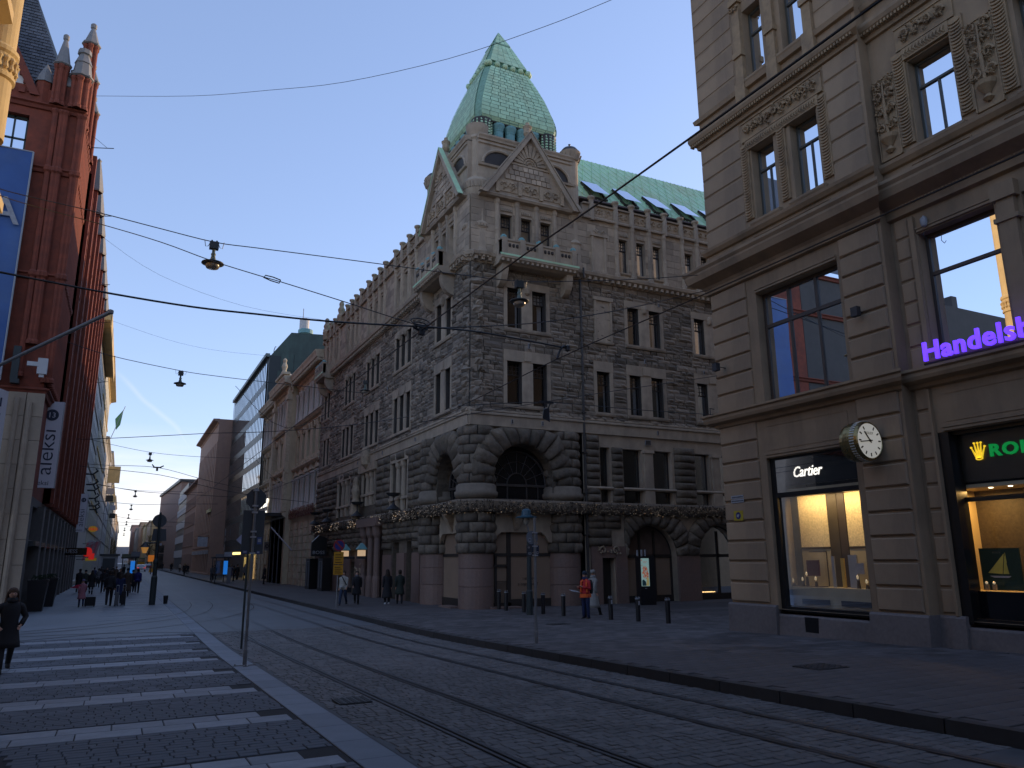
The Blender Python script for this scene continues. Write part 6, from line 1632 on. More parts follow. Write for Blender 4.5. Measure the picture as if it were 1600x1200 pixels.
# slate roof: steep, facing the camera and the street
mb = MB()
mb.face([(-22, 41.4, 23.2), (-4.6, 41.4, 23.2), (-8.0, 45.0, 33.2), (-22, 45, 33.2)]); mb.face([(-4.4, 41.4, 23.2), (-4.2, 82, 23.2), (-8.0, 82, 33.2), (-8.0, 45, 33.2)]); part('slate_roof', mb, m_slate, rb)
mb = MB(); rs = random.Random(3)
for j in range(44):
    t0, t1 = j / 44, (j + 1) / 44
    def Q(u, t, up): return (u, 41.4 + 3.6 * t - .02 - up * .03, 23.2 + 10 * t + up * .01)
    x = -13.5 + (.2 if j % 2 else 0)
    while x < -4.6 - 3.4 * t0 - .1:
        w = .36; x1 = min(x + w - .02, -4.62 - 3.4 * t0); mb.face([Q(x, t0, 1.4), Q(x1, t0, 1.4), Q(x1, t1, .3), Q(x, t1, .3)]); x += w
part('slate', mb, m_slate, rb, stuff=True)
# street front: bays of brick ribs receding, each bay with a pointed gable
for b in range(9):
    y0 = 47.5 + b * 3.8; pc = rb
    mb = MB(**FS)
    for k in range(7): mb.box(y0 + k * .55, y0 + k * .55 + .2, 0, .22 + .12 * (k % 3 == 0), 3.0, 22.3 - (k % 2) * .6)
    mb.box(y0, y0 + .5, 0, .5, 3.0, 23.5)
    part('brick_bay', mb, m_brick, rb, loc=FS['F'](y0, 0, 3))
    for zz in (9.5, 14.5, 18.5):
        mb = MB(**FS); mb.prism([(0, zz - .6), (.5, zz), (.5, zz + .2), (0, zz + .3)], y0 + .1, y0 + .7); part('brick_moulding', mb, m_brickd, rb)
    if b: 
        mb = MB(); mb.lathe(-3.65, y0 + .25, [(.42, 23.0), (.46, 23.1), (.25, 24.4), (.12, 25.1), (.16, 25.2), (0, 25.4)], 6); part('spire_cap', mb, m_lead, rb, loc=(-3.65, y0 + .25, 23))
mb = MB(**FS); wall(mb, 41, 82, 3.0, 23.2, 0, [(44 + k * 3.8, 46.2 + k * 3.8, z, z + 2.6) for k in range(9) for z in (4.6, 9.8, 14.8, 19.4)], .5); part('wall', mb, m_brick, rb)
f, g = wmesh(2.2, 2.6, [m_wood, m_winfar])
for k in range(9):
    for z in (4.6, 9.8, 14.8, 19.4): o = inst('window', f, rb, FS['F'](45.1 + k * 3.8, -.45, z), PI / 2); link('pane', g, o)
mb = MB(**FS); mb.box(41.7, 82, -1.6, -.7, -2.4, 23.0); part('interior_wall', mb, m_dark, rb)
mb = MB(**FS); wall(mb, 41, 82, -2.45, 3.0, 0, [(43.2 + k * 3.2, 45.4 + k * 3.2, -2.3, .7) for k in range(12)] + [(43.2 + k * 3.2, 45.4 + k * 3.2, 1.0, 2.6) for k in range(12)], .55); part('stone_base', mb, m_dkst, rb)
for k in range(12):
    mb = MB(**FS); mb.box(43.2 + k * 3.2, 45.4 + k * 3.2, -.5, -.45, -2.3, .7); mb.box(43.2 + k * 3.2, 45.4 + k * 3.2, -.5, .3, .72, .95); part('shop_window', mb, m_winfar, rb, loc=FS['F'](44 + k * 3.2, 0, -2.3))
    mb = MB(**FS); mb.box(45.4 + k * 3.2, 46.3 + k * 3.2, 0, .3, -2.4, 2.7); part('stone_pier', mb, m_dkst, rb, loc=FS['F'](46 + k * 3.2, 0, -2.3))
# banner on the brick building
bn = thing('banner', 'large blue advertising banner with white letters hung on the brick building', 'banner', (-8, 40.6, 8))
mb = MB(**FA)
NB = 14
for i in range(NB):
    for j in range(14):
        u0, u1 = -12.4 + 6.7 * i / NB, -12.4 + 6.7 * (i + 1) / NB; z0, z1 = 8.1 + 11.5 * j / 14, 8.1 + 11.5 * (j + 1) / 14
        def nn(u, z): return .42 + .03 * math.sin(u * 1.9 + z) + .02 * math.sin(z * 2.3)
        mb.face([(u0, nn(u0, z0), z0), (u1, nn(u1, z0), z0), (u1, nn(u1, z1), z1), (u0, nn(u0, z1), z1)])
m_ban = M('blue banner print', (.035, .10, .30), .6, .25, .35, 0, 1, (.10, .16, .26), .7, .16)
part('banner_cloth', mb, m_ban, bn)
text_on('A', 1.9, m_curt, bn, 'lettering', (-7.15, 40.48, 15.7), PI / 2, 0, .01, 1.0, 0, 1, .02)
text_on('HELSINKI', 1.9, m_curt, bn, 'lettering', (-12.2, 40.48, 12.7), PI / 2, 0, .01, .8, 0, 1, .02) if False else None
mb = MB(**FA); mb.tube([(-5.7, .45, 8.1), (-5.7, .45, 19.6)], .04, 5); mb.tube([(-12.4, .45, 19.6), (-5.7, .45, 19.6)], .04, 5); part('banner_rail', mb, m_zinc, bn)
# near yellow building, only its corner column and brackets reach into the view
m_yel = M('yellow stucco', (.60, .44, .20), .8, .1, 1.2, .002, 30, (.35, .24, .12), .5, .8)
yb = thing('yellow_building', 'yellow stucco building at the left edge with a large round column', 'building', (-4.0, 19.8, -2.3))
mb = MB(); mb.lathe(-3.8, 19.82, [(.39, 9.7), (.38, 11.2), (.44, 11.24), (.44, 11.32), (.4, 11.36), (.4, 11.84), (.45, 11.9), (.45, 12.0), (.36, 12.1), (.34, 17.4), (.46, 17.6), (.5, 18)], 24); part('round_column', mb, m_yel, yb)
mb = MB()
for k in range(10):
    a = -1.6 + k * .35; x, y = -3.8 + .42 * math.cos(a), 19.82 + .42 * math.sin(a); mb.lathe(x, y, [(0, 11.4), (.06, 11.47), (.03, 11.6), (.075, 11.7), (0, 11.8)], 6)
part('column_relief', mb, m_yel, yb)
mb = MB(); mb.box(-26, -4.0, -40, 17.6, -2.45, 11.6); mb.box(-10, -4.0, 17.61, 19.65, -2.45, 17.6); part('wall', mb, m_yel, yb)
mb = MB(); mb.ring([[(-26, -40, 11.6), (-4.0, -40, 11.6), (-4.0, 17.6, 11.6), (-26, 17.6, 11.6)], [(-26, -40, 13.6), (-7.2, -40, 13.6), (-7.2, 17.6, 13.6), (-26, 17.6, 13.6)]]); mb.box(-6.5, -5.8, 9, 9.8, 11.7, 14.6); mb.lathe(-5.4, 11.5, [(.12, 11.8), (.12, 14), (.3, 14.1), (0, 14.5)], 8); part('roof', mb, m_pipe, yb)
FY = dict(F=lambda u, n, z: (-4.0 + n, u, z), flip=True)
mb = MB(**FY)
for z, o in ((6.75, .7), (8.2, .7), (11.5, .8)): mb.prism([(0, z - .6), (o * .3, z - .5), (o * .5, z - .25), (o, z - .1), (o, z + .15), (0, z + .25)], -40, 19.65 if z < 11 else 17.6, k1=1 if z < 11 else 0)
part('cornice', mb, m_yel, yb)
mb = MB(F=lambda u, n, z: (u, 19.65 + n, z), flip=False)
for z, o in ((6.75, .7), (8.2, .7)): mb.prism([(0, z - .6), (o * .3, z - .5), (o * .5, z - .25), (o, z - .1), (o, z + .15), (0, z + .25)], -10, -4.0, k1=1)
part('cornice', mb, m_yel, yb)
f, g = wmesh(1.4, 2.2, [m_wood, m_winfar])
for k in range(15):
    for z in (-.5, 4.0, 9.2 if k else 14): o = inst('window', f, yb, FY['F'](18.3 - k * 3.2, .05, z), PI / 2); link('pane', g, o)
sbd = thing('unseen_street_building', 'unseen dark building in the left side street, added for the window reflections', 'building', (-14.6, 41, -2.3))
mb = MB(); mb.box(-60, -14.6, 41.05, 60, -2.45, 22.4); mb.box(-30, -28, 43, 45, 22.4, 24.6); mb.box(-36, -35.2, 42, 43, 22.4, 24); part('wall', mb, M('dark plaster', (.075, .07, .065), .85, .2, 1), sbd)  # out of view, coloured dark for what the shop building's windows reflect
# buildings further on the left
wb, fr = rowbuilding('white_building', 'pale grey office building with narrow windows beyond the brick building', 'building', -4.05, 82, 108, 24.6, [(4 + 3.1 * k, 1.7) for k in range(6)] + [(-1.8, 3)], 1.8, .9, M('pale facade', (.40, .40, .38), .7, .1, 1), 'L', cornice=.2)
yb2, fr = rowbuilding('corniced_building', 'building with a bright yellow cornice high above the left pavement', 'building', -4.0, 108, 140, 26.0, [(4 + 3.4 * k, 2) for k in range(6)] + [(-1.8, 3)], 2.8, 1.2, M('cream facade', (.42, .40, .32), .8, .1, 1), 'L', cornice=.9, trim=m_yel)
mb = MB(); mb.box(-4.2, -3.1, 84, 112, 23.9, 24.5); mb.box(-3.15, -3.05, 84, 112, 23.2, 24.6); part('cornice', mb, m_yel, wb)
for i, (y0, y1, z, c) in enumerate(((140, 175, 20, (.38, .36, .32)), (175, 215, 22, (.3, .29, .28)), (215, 270, 19, (.4, .36, .26)), (270, 340, 20, (.36, .34, .32)), (340, 430, 18, (.38, .3, .22)), (430, 600, 19, (.3, .28, .27)))):
    rowbuilding('left_building', ['light grey', 'dark grey', 'sand coloured', 'pale', 'ochre', 'brown grey'][i] + ' building in the receding left row, number %s after the yellow cornice' % ['one', 'two', 'three', 'four', 'five', 'six'][i], 'building', -3.95 + .15 * i, y0, y1, z, [(4 + 3.6 * k, 2) for k in range(4)] + [(-1.8, 3)], 4, 1.6, M('left facade', c, .8, .1, 1), 'L', cornice=.5, group='receding buildings on the left')
# the street behind the camera (closes the reflections and the shade)
rowbuilding('rear_building', 'plain brown building behind the viewer on the right pavement', 'building', 16.2, -70, -1.4, 21, [(4 + 4 * k, 2.4) for k in range(4)], 3.4, 1.5, m_pl, 'R', cornice=.6)
bk = thing('closing_building', 'sand coloured building closing the street far behind the viewer', 'building', (4, -92, -2))
mb = MB(); mb.box(-30, 40, -100, -92, -2, 24); part('wall', mb, m_stone2, bk)
bk = thing('sun_block_building', 'unseen brown block added at the side street end to stop the low sun', 'building', (66, 24, -2.3))
mb = MB(); mb.box(66, 80, -10, 70, -2.4, 20); part('wall', mb, m_pl, bk)  # out of view, sized to keep low sun off the street
mb = MB(); mb.face([(34, 17.3, -2.3), (66, 17.3, -2.3), (66, 31.6, -2.3), (34, 31.6, -2.3)]); struct('side_street', mb, m_road)
# ------------------------------------------------------------------ garlands and ledge on the stone building
m_ledge = M('ledge stone', (.18, .14, .1), .9, .25, 6)
m_leaf = M('brown green garland', (.05, .037, .024), .9, .4, 12, island=.5)
m_fairy = M('fairy light', (1, .8, .5), .5, 0, emit=(1, .66, .38), estr=.3)
m_fairy2 = M('dim fairy light', (.5, .45, .4), .5, 0, emit=(1, .85, .7), estr=.12)
rg_ = random.Random(21)
gar = thing('light_garland', 'long fringe of dim fairy lights along the ledge of the stone building', 'garland', (13.8, 31.6, 2.0))
path = [(33.4, 31.35), (20.3, 31.35), (19.95, 31.2), (19.2, 31.05), (18.2, 31.2), (17.4, 31.25), (15.6, 31.25), (15.0, 31.2), (14.4, 31.2), (13.8, 31.4), (13.4, 31.9), (13.35, 32.6), (13.5, 33.3), (13.55, 35.4), (13.35, 36.2), (13.3, 37), (13.45, 37.8), (13.5, 39), (13.5, 62.1)]
mb = MB(); sec = [(-.62, 2.05), (-.02, 2.05), (.06, 2.14), (.1, 2.3), (.1, 2.5), (.02, 2.6), (-.62, 2.62)]
rings = []
for i, p in enumerate(path):
    a = path[max(0, i - 1)]; b = path[min(len(path) - 1, i + 1)]; dx, dy = b[0] - a[0], b[1] - a[1]; L = math.hypot(dx, dy); nx, ny = dy / L, -dx / L
    if nx * (15 - p[0]) + ny * (33 - p[1]) > 0: nx, ny = -nx, -ny
    rings.append([(p[0] + nx * n, p[1] + ny * n, z) for n, z in sec])
mb.ring(rings); part('stone_ledge', mb, m_ledge, tower)
lv = MB(); fl_ = [MB(), MB()]
for i, (a, b) in enumerate(zip(path, path[1:])):
    dx, dy = b[0] - a[0], b[1] - a[1]; L = math.hypot(dx, dy); nx, ny = dy / L, -dx / L
    mx, my = (a[0] + b[0]) / 2, (a[1] + b[1]) / 2
    if nx * (15 - mx) + ny * (33 - my) > 0: nx, ny = -nx, -ny
    farp = my > 44
    for k in range(int(L * (110 if not farp else 60))):
        t = rg_.random(); z = 2.58 - rg_.random() ** .8 * .58; o = .1 + rg_.random() * .07
        x, y = a[0] + dx * t + nx * o, a[1] + dy * t + ny * o; s = rg_.uniform(.02, .05); an = rg_.random() * 6
        lv.face([(x + s * math.cos(an), y + s * math.sin(an), z), (x + .02 * nx, y + .02 * ny, z - s * 1.6), (x - s * math.cos(an), y - s * math.sin(an), z + s * .5)])
    for k in range(int(L * (20 if not farp else 14))):
        t = rg_.random(); z = 2.5 - rg_.random() * .55; o = .17
        if farp and math.sin((a[1] + dy * t) * 1.3) < -.2: continue
        x, y = a[0] + dx * t + nx * o, a[1] + dy * t + ny * o; s = .011 if not farp else .018
        f = fl_[0] if rg_.random() < (.2 if farp else .1) else fl_[1]
        f.face([(x - s, y, z), (x, y, z - s), (x + s, y, z), (x, y, z + s)]); f.face([(x, y - s, z), (x, y, z - s), (x, y + s, z), (x, y, z + s)])
part('garland_leaves', lv, m_leaf, gar, stuff=True); part('fairy_lights', fl_[0], m_fairy, gar, stuff=True); part('dim_fairy_lights', fl_[1], m_fairy2, gar, stuff=True)
gk = thing('light_garland', 'reddish garland hung on the entrance band of the ornate cream building', 'garland', (13.6, 62.6, 3))
lv = MB()
for k in range(900):
    y = rg_.uniform(62.8, 73.2); z = 3.6 + rg_.random() * .9; s = .07; lv.face([(13.62, y - s, z), (13.6, y, z - s), (13.62, y + s, z), (13.6, y, z + s)])
part('garland_leaves', lv, M('red brown garland', (.16, .045, .03), .9, .4, 12), gk, stuff=True)

# ------------------------------------------------------------------ lamps
m_lampg = M('weathered lamp', (.12, .17, .15), .6, .2, 8)
m_shade = M('dark lamp shade', (.035, .04, .04), .5, .2, 8)
m_lglass = M('lamp glass', (.30, .27, .22), .25, .1, 5)
def hang_lamp(x, y, z, s, lab):
    """lamp hung below a wire: gear box, neck, wide hat, glass bowl"""
    t = thing('hanging_lamp', lab, 'street lamp', (x, y, z), 'lamps hung on wires over the street')
    q = MB(); q.box(x - .14 * s, x + .14 * s, y - .1 * s, y + .1 * s, z - .26 * s, z - .02 * s); q.box(x - .1 * s, x - .05 * s, y - .03, y + .03, z - .02 * s, z + .04 * s); q.box(x + .05 * s, x + .1 * s, y - .03, y + .03, z - .02 * s, z + .04 * s); part('gear_box', q, m_shade, t)
    q = MB(); q.lathe(x, y, [(.05 * s, z - .26 * s), (.05 * s, z - .4 * s), (.075 * s, z - .42 * s), (.075 * s, z - .46 * s), (.06 * s, z - .5 * s), (.1 * s, z - .66 * s)], 12); part('lamp_neck', q, m_lampg, t, smooth=True)
    q = MB(); q.lathe(x, y, [(.09 * s, z - .64 * s), (.16 * s, z - .68 * s), (.34 * s, z - .74 * s), (.35 * s, z - .77 * s), (.2 * s, z - .79 * s)], 20); part('lamp_hat', q, m_shade, t, smooth=True)
    q = MB(); q.lathe(x, y, [(.21 * s, z - .79 * s), (.22 * s, z - .86 * s), (.19 * s, z - .92 * s), (0, z - .94 * s)], 16); part('lamp_glass', q, m_lglass, t, smooth=True)
    q = MB(); q.tube([(x - .3 * s, y, z + .02), (x - .26 * s, y, z - .2 * s), (x - .18 * s, y, z - .18 * s), (x - .14 * s, y, z - .08 * s)], .008, 4); q.tube([(x + .3 * s, y, z + .02), (x + .26 * s, y, z - .2 * s), (x + .18 * s, y, z - .18 * s), (x + .14 * s, y, z - .08 * s)], .008, 4); part('cable_loop', q, m_shade, t)
hang_lamp(1.35, 19.04, 7.75, .76, 'nearest wide hatted lamp on a wire against the open sky')
hang_lamp(9.4, 18.03, 7.68, .8, 'green necked lamp hanging in front of the stone tower under the balcony')
hang_lamp(2.16, 47.69, 10.94, 1.0, 'second lamp on a wire over the street, lower and smaller than the nearest')
hang_lamp(1.7, 85.0, 10.73, 1.05, 'third lamp along the street above the shelter')
for i, (yy, zz) in enumerate(((140, 11.3), (175, 11.2), (210, 11.1), (250, 11.2), (300, 11.2), (360, 11.3))):
    hang_lamp(1.17 - .2 * i if i < 4 else .3, yy, zz, 1.25, ['fourth', 'fifth', 'sixth', 'seventh', 'eighth', 'ninth'][i] + ' small lamp in the row receding over the street')
hang_lamp(9.0, 32.2, 7.75, .62, 'small lamp hanging before the long stone facade')
# ------------------------------------------------------------------ wires
m_wire = M('wire', (.02, .02, .022), .5, 0)
def wire(pts, r, lab, extra=None, name='span_wire', seg=5):
    q = MB(); P = []
    for i in range(len(pts) - 1):
        for k in range(4):
            t = k / 4; g4 = [Vector(pts[max(0, min(len(pts) - 1, i + j))]) for j in (-1, 0, 1, 2)]
            P.append(tuple(.5 * (2 * g4[1] + (g4[2] - g4[0]) * t + (2 * g4[0] - 5 * g4[1] + 4 * g4[2] - g4[3]) * t * t + (3 * g4[1] - g4[0] - 3 * g4[2] + g4[3]) * t ** 3)))
    P.append(pts[-1]); q.tube(P, r, seg)
    if extra: extra(q)
    o = part(name, q, m_wire, None, loc=pts[0]); tag(o, lab, 'wire'); return o
wire([(-3.71, 43.73, 25.21), (1.01, 37.06, 22.59), (4.08, 32.71, 21.18), (6.7, 29.02, 20.11), (9.77, 24.67, 19.39), (12.21, 21.21, 19.26), (13.75, 19.04, 19.37), (15.7, 16.3, 19.6)], .011, 'topmost thin wire from the brick pinnacle across the sky over the green pyramid')
wire([(-4.0, 19.7, 8.6), (-3.14, 19.59, 8.37), (-1.31, 19.37, 8.14), (.1, 19.19, 7.92), (1.35, 19.04, 7.74), (2.33, 18.91, 7.72), (3.9, 18.72, 7.71), (5.65, 18.5, 7.69), (7.83, 18.23, 7.66), (9.4, 18.03, 7.68), (10.78, 17.86, 7.84), (13.29, 17.55, 8.22), (15.85, 17.22, 8.7)], .0125, 'wire that carries the nearest hat lamp')
def tb(q):
    q.tube([(2.12, 13.45, 4.95), (2.0, 13.54, 5.02), (1.88, 13.64, 5.07), (1.85, 13.66, 5.03), (1.97, 13.56, 4.95), (2.1, 13.46, 4.89), (2.12, 13.45, 4.95)], .011, 5)
wire([(-4.0, 18.2, 7.9), (-2.64, 17.15, 7.16), (-1.05, 15.91, 6.46), (.1, 15.02, 5.93), (.99, 14.33, 5.45), (1.83, 13.68, 5.05), (2.14, 13.44, 4.91), (3.08, 12.71, 4.46), (3.7, 12.22, 4.15), (4.19, 11.85, 3.92)], .009, 'thin slanting wire with an open turnbuckle link in the sky', tb)
rr3 = random.Random(4)
def lumps(q):
    for x in (-1.3, -.6, .1, .55, 1.1, 1.5, 2.2, 2.8, 3.4):
        z = 3.9; t = (x + 4.75) / 9.0; y = 13 - 1.2 * t
        for k in range(3): q.tube([(x + k * .16, y - .018 * k, 3.875 + .02 * rr3.random()), (x + k * .16 + .14, y - .018 * k, 3.865 + .02 * rr3.random())], .019, 5)
wire([(-4.0, 13, 4.4), (-1.97, 12.63, 4.12), (-1.47, 12.56, 4.06), (-.49, 12.43, 3.95), (.63, 12.28, 3.86), (1.57, 12.16, 3.84), (2.77, 12.0, 3.83), (4.17, 11.81, 3.88)], .017, 'thick wrapped cable crossing the sky to the ring junction', None)
def ringj(q):
    c = (4.22, 11.8, 3.95)
    for s, dz in ((1, .02), (.7, -.03)):
        q.tube([(c[0] + .17 * s * math.cos(a * PI / 8), c[1] + .05 * s * math.sin(a * PI / 8), c[2] + dz + .075 * s * math.sin(a * PI / 8)) for a in range(17)], .011, 5)
    q.tube([(4.1, 11.8, 3.86), (4.25, 11.8, 3.8), (4.36, 11.82, 3.86)], .022, 6); q.box(4.2, 4.3, 11.77, 11.85, 3.74, 3.86)
wire([(4.17, 11.79, 3.88), (5.31, 11.98, 3.99), (6.61, 12.2, 4.02), (7.52, 12.35, 4.02)], .017, 'black span from the ring junction to the farther contact wire', ringj)
wire([(7.52, 12.35, 4.02), (7.42, 12.33, 4.06), (7.3, 12.3, 3.95), (7.2, 12.25, 3.76)], .022, 'curved black pull off arm holding the second contact wire', lambda q: q.lathe(7.5, 12.35, [(0, 3.95), (.05, 3.98), (.05, 4.07), (0, 4.1)], 8))
wire([(4.2, 11.78, 3.84), (6.66, 12.94, 4.57), (8.68, 13.89, 5.28), (11.48, 15.21, 6.38), (15.86, 17.28, 8.21)], .012, 'wire rising from the ring junction to the top cornice of the corner building')
wire([(4.25, -6, 3.6), (4.25, 4.54, 3.69), (4.25, 8.35, 3.79), (4.25, 11.92, 3.82), (4.25, 30, 3.9), (4.25, 60, 4.0), (4.25, 110, 4.05), (4.25, 180, 4.0)], .011, 'tram contact wire over the nearer track', name='contact_wire')
wire([(7.2, -6, 3.6), (7.2, 7.61, 3.7), (7.2, 12.21, 3.75), (7.2, 17.86, 3.68), (7.2, 32.26, 3.7), (7.2, 60, 3.9), (7.2, 110, 4.0), (7.2, 180, 4.0)], .010, 'tram contact wire over the farther track', name='contact_wire')
wire([(-4.0, 47, 11.9), (-1.68, 47.26, 11.37), (2.16, 47.69, 10.96), (4.23, 47.92, 10.89), (6.12, 48.14, 10.88), (9.33, 48.5, 10.89), (13.8, 49, 10.9)], .02, 'wire that carries the second lamp')
wire([(-4, 85, 11.8), (-2.25, 85.0, 11.41), (1.7, 85.0, 10.75), (5.64, 85.0, 10.54), (10.08, 85.0, 10.57), (14, 85, 10.8)], .02, 'wire that carries the third lamp')
wire([(-4, 60, 8.3), (-2.65, 58.48, 8.09), (1.54, 53.77, 7.9), (4.36, 50.61, 7.79), (6.69, 47.99, 7.62), (9.2, 45.16, 7.55), (11.56, 42.51, 7.6), (13.8, 40, 7.8)], .022, 'slack wire crossing the street below the second lamp')
def blk(q): q.box(2.1, 2.9, 86.0, 86.2, 9.3, 9.42); q.box(2.4, 2.6, 86, 86.2, 9.0, 9.3); q.tube([(2.2, 86.1, 9.4), (2.0, 86.1, 9.65)], .06, 4); q.tube([(2.8, 86.1, 9.4), (3.1, 86.1, 9.55)], .06, 4)
wire([(-4, 85, 9.3), (-1.93, 85.35, 9.29), (2.45, 86.07, 9.35), (6.57, 86.76, 8.48), (9.23, 87.2, 7.94), (14, 88, 7.2)], .025, 'wire with a small black fitting beneath the third lamp', blk)
wire([(-3.95, 60, 23.8), (-3.45, 60.06, 23.38), (.65, 60.52, 21.21), (6.88, 61.22, 19.88), (13.5, 61.9, 19.8)], .009, 'very faint high wire sagging in the sky toward the stone building')
wire([(-4, 80, 23.0), (2.03, 80.68, 21.64), (6.64, 81.2, 21.19), (12.18, 81.82, 21.36)], .010, 'very faint high wire sagging toward the dark office')
wire([(-4, 70, 7.6), (-2.92, 69.64, 7.36), (2.23, 67.91, 6.78), (6.08, 66.62, 5.77), (9.48, 65.48, 5.11), (13.5, 64.2, 4.6)], .022, 'wire falling to the right from the brick building toward the ornate building')
for i, (y, z, dz) in enumerate(((100, 8.2, -.5), (118, 7.4, .6), (140, 11.35, 0), (160, 8.0, -1), (190, 8, .5), (230, 9, 0))):
    wire([(-4, y, z + .6), (1.2, y + .5, z + dz * .4), (6, y + 1, z + dz * .7), (12, y + 1.5, z + dz)], .03, ['first', 'second', 'third', 'fourth', 'fifth', 'sixth'][i] + ' of the small distant wires beyond the third lamp')
for i, (x, y, z) in enumerate(((4.25, 24, 4.6), (7.2, 40, 4.4))):
    wire([(x - 1.6, y, z + .6), (x, y, z - .6), (x + 2, y, z + .5)], .008, 'short stay wire above the %s track' % ['nearer', 'farther'][i])

# ------------------------------------------------------------------ poles and signs
m_steel = M('galvanised pole', (.20, .205, .215), .45, .15, 8, metal=.5)
m_dkpole = M('dark green pole', (.02, .03, .032), .5, .2, 8)
m_back = M('sign back', (.042, .046, .052), .55, .1, 3)
def pole(x, y, top, lab, r=.032, base=True, mat=None, name='sign_post', dz=0.0, cat='sign post'):
    z = zg(y) + dz; t = thing(name, lab, cat, (x, y, z)); q = MB(); q.lathe(x, y, [(r * 1.35, z), (r * 1.35, z + .32), (r, z + .36), (r, top), (0, top + .01)], 12); part('pole', q, mat or m_steel, t, smooth=False)
    if base: q = MB(); q.box(x - .24, x + .24, y - .05, y + .05, z, z + .02); q.box(x - .05, x + .05, y - .24, y + .24, z, z + .018); [q.lathe(x + a, y + b, [(.02, z + .02), (.02, z + .04), (0, z + .04)], 6) for a, b in ((-.2, 0), (.2, 0), (0, -.2), (0, .2))]; part('base_plate', q, m_steel, t)
    return t
def plate_(t, name, poly, y, th, mat, cx):
    q = MB(F=lambda u, n, z: (cx + u, y - n, z), flip=True); q.extr(poly, 0, th); part(name, q, mat, t, loc=(cx, y, poly[0][1]))
def ngon(cz, r, k, a0=0): return [(r * math.cos(2 * PI * i / k + a0), cz + r * math.sin(2 * PI * i / k + a0)) for i in range(k)]
def clamp(t, x, y, zs):
    for z in zs: q = MB(); q.box(x - .06, x + .06, y - .045, y + .045, z - .018, z + .018); part('clamp', q, m_zinc, t, loc=(x, y, z))
p1 = pole(2.64, 18.24, 1.60, 'tall sign post by the light paved stripes with signs seen from behind')
plate_(p1, 'sign_plate', ngon(1.36, .24, 8, PI / 8), 18.30, .004, m_back, 2.66); plate_(p1, 'sign_plate', [(-.26, .12), (.22, .12), (.22, 1.1), (-.26, 1.1)], 18.31, .004, m_back, 2.66)
clamp(p1, 2.64, 18.24, (1.55, 1.2, 1.05, .62, .5, .14))
for u, z, w, h in ((.13, .42, .1, .16), (-.17, .17, .1, .07), (.12, .16, .07, .07)):
    q = MB(F=lambda a, n, b: (2.66 + a, 18.305 - n, b), flip=True); q.box(u - w / 2, u + w / 2, 0, .003, z - h / 2, z + h / 2); q.box(u - w / 3, u + w / 3, .003, .005, z - h / 5, z + h / 4, 1); part('sticker', q, [M('blue sticker', (.05, .08, .22), .5), m_curt], p1, loc=(2.66 + u, 18.3, z))
q = MB(F=lambda a, n, b: (a, 22.3 - n, b), flip=True); pa = thing('arrow_sign', 'pale angular arrow sign half hidden behind the tall sign post', 'sign', (3.0, 22.3, -2.34))
q.extr([(2.78, .53), (3.0, .76), (3.0, .34)], 0, .01); part('sign_plate', q, M('pale blue sign', (.30, .33, .46), .5), pa); q = MB(F=lambda a, n, b: (a, 22.3 - n, b), flip=True); q.extr([(3.02, .28), (3.26, .3), (3.24, .12)], 0, .01); part('sign_plate', q, M('pale blue sign', (.30, .33, .46), .5), pa)
q = MB(); q.lathe(3.12, 22.35, [(.03, -2.34), (.03, .8)], 8); part('pole', q, m_dkpole, pa)
p2 = pole(9.47, 17.44, 1.0, 'grey sign post on the right kerb with a round sign and two small plates', .035, dz=.1)
m_grey = M('pale sign back', (.17, .18, .2), .5, .1, 3)
plate_(p2, 'round_sign', ngon(.50, .17, 20), 17.5, .004, m_grey, 9.42); plate_(p2, 'sign_plate', [(-.19, .02), (-.03, .02), (-.03, .30), (-.2, .30)], 17.5, .004, m_back, 9.45); plate_(p2, 'sign_plate', [(.06, .04), (.17, .04), (.17, .30), (.06, .30)], 17.5, .004, M('dark blue plate', (.02, .03, .06), .5), 9.45)
for u, z, w, h, mt in ((-.1, .44, .06, .1, m_curt), (-.13, .25, .05, .04, m_curt), (-.1, .1, .08, .05, m_curt), (.12, .12, .06, .06, m_curt), (.1, .36, .05, .04, m_zinc)):
    q = MB(F=lambda a, n, b: (9.45 + a, 17.495 - n, b), flip=True); q.box(u - w / 2, u + w / 2, 0, .004, z - h / 2, z + h / 2); q.box(u - w / 4, u + w / 4, .004, .006, z - h / 4, z + h / 4, 1); part('sticker', q, [mt, m_back], p2, loc=(9.45 + u, 17.49, z))
clamp(p2, 9.47, 17.44, (.28, .62, .05))
# lamp post behind it with a flat hat
p3 = thing('lamp_post', 'dark blue green lamp post with a flat hat lamp between the bollards', 'street lamp', (14.54, 27.28, -2.25))
q = MB(); q.lathe(14.54, 27.28, [(.13, -2.25), (.13, -1.3), (.1, -1.25), (.08, .9), (.06, 1.0), (.0, 1.02)], 12); part('pole', q, m_dkpole, p3)
q = MB(); q.tube([(14.54, 27.28, .95), (14.5, 27.28, 1.2), (14.35, 27.28, 1.45)], .03, 6); part('lamp_arm', q, m_steel, p3)
q = MB(); x, y, z = 14.42, 27.25, 1.55; q.lathe(x, y, [(.02, z - .02), (.42, z), (.43, z + .04), (.2, z + .09), (.18, z + .3), (.1, z + .36), (0, z + .37)], 18); part('lamp_hat', q, M('blue enamel', (.03, .09, .13), .4, .1), p3, smooth=False); q = MB(); q.lathe(x, y, [(.12, z), (.13, z - .1), (.08, z - .24), (0, z - .28)], 12); part('lamp_glass', q, m_lglass, p3, smooth=True)
plate_(p3, 'blue_sign', [(-.14, .2), (.14, .2), (.14, .95), (-.14, .95)], 27.14, .01, M('dark blue plate', (.02, .03, .06), .5), 14.6)
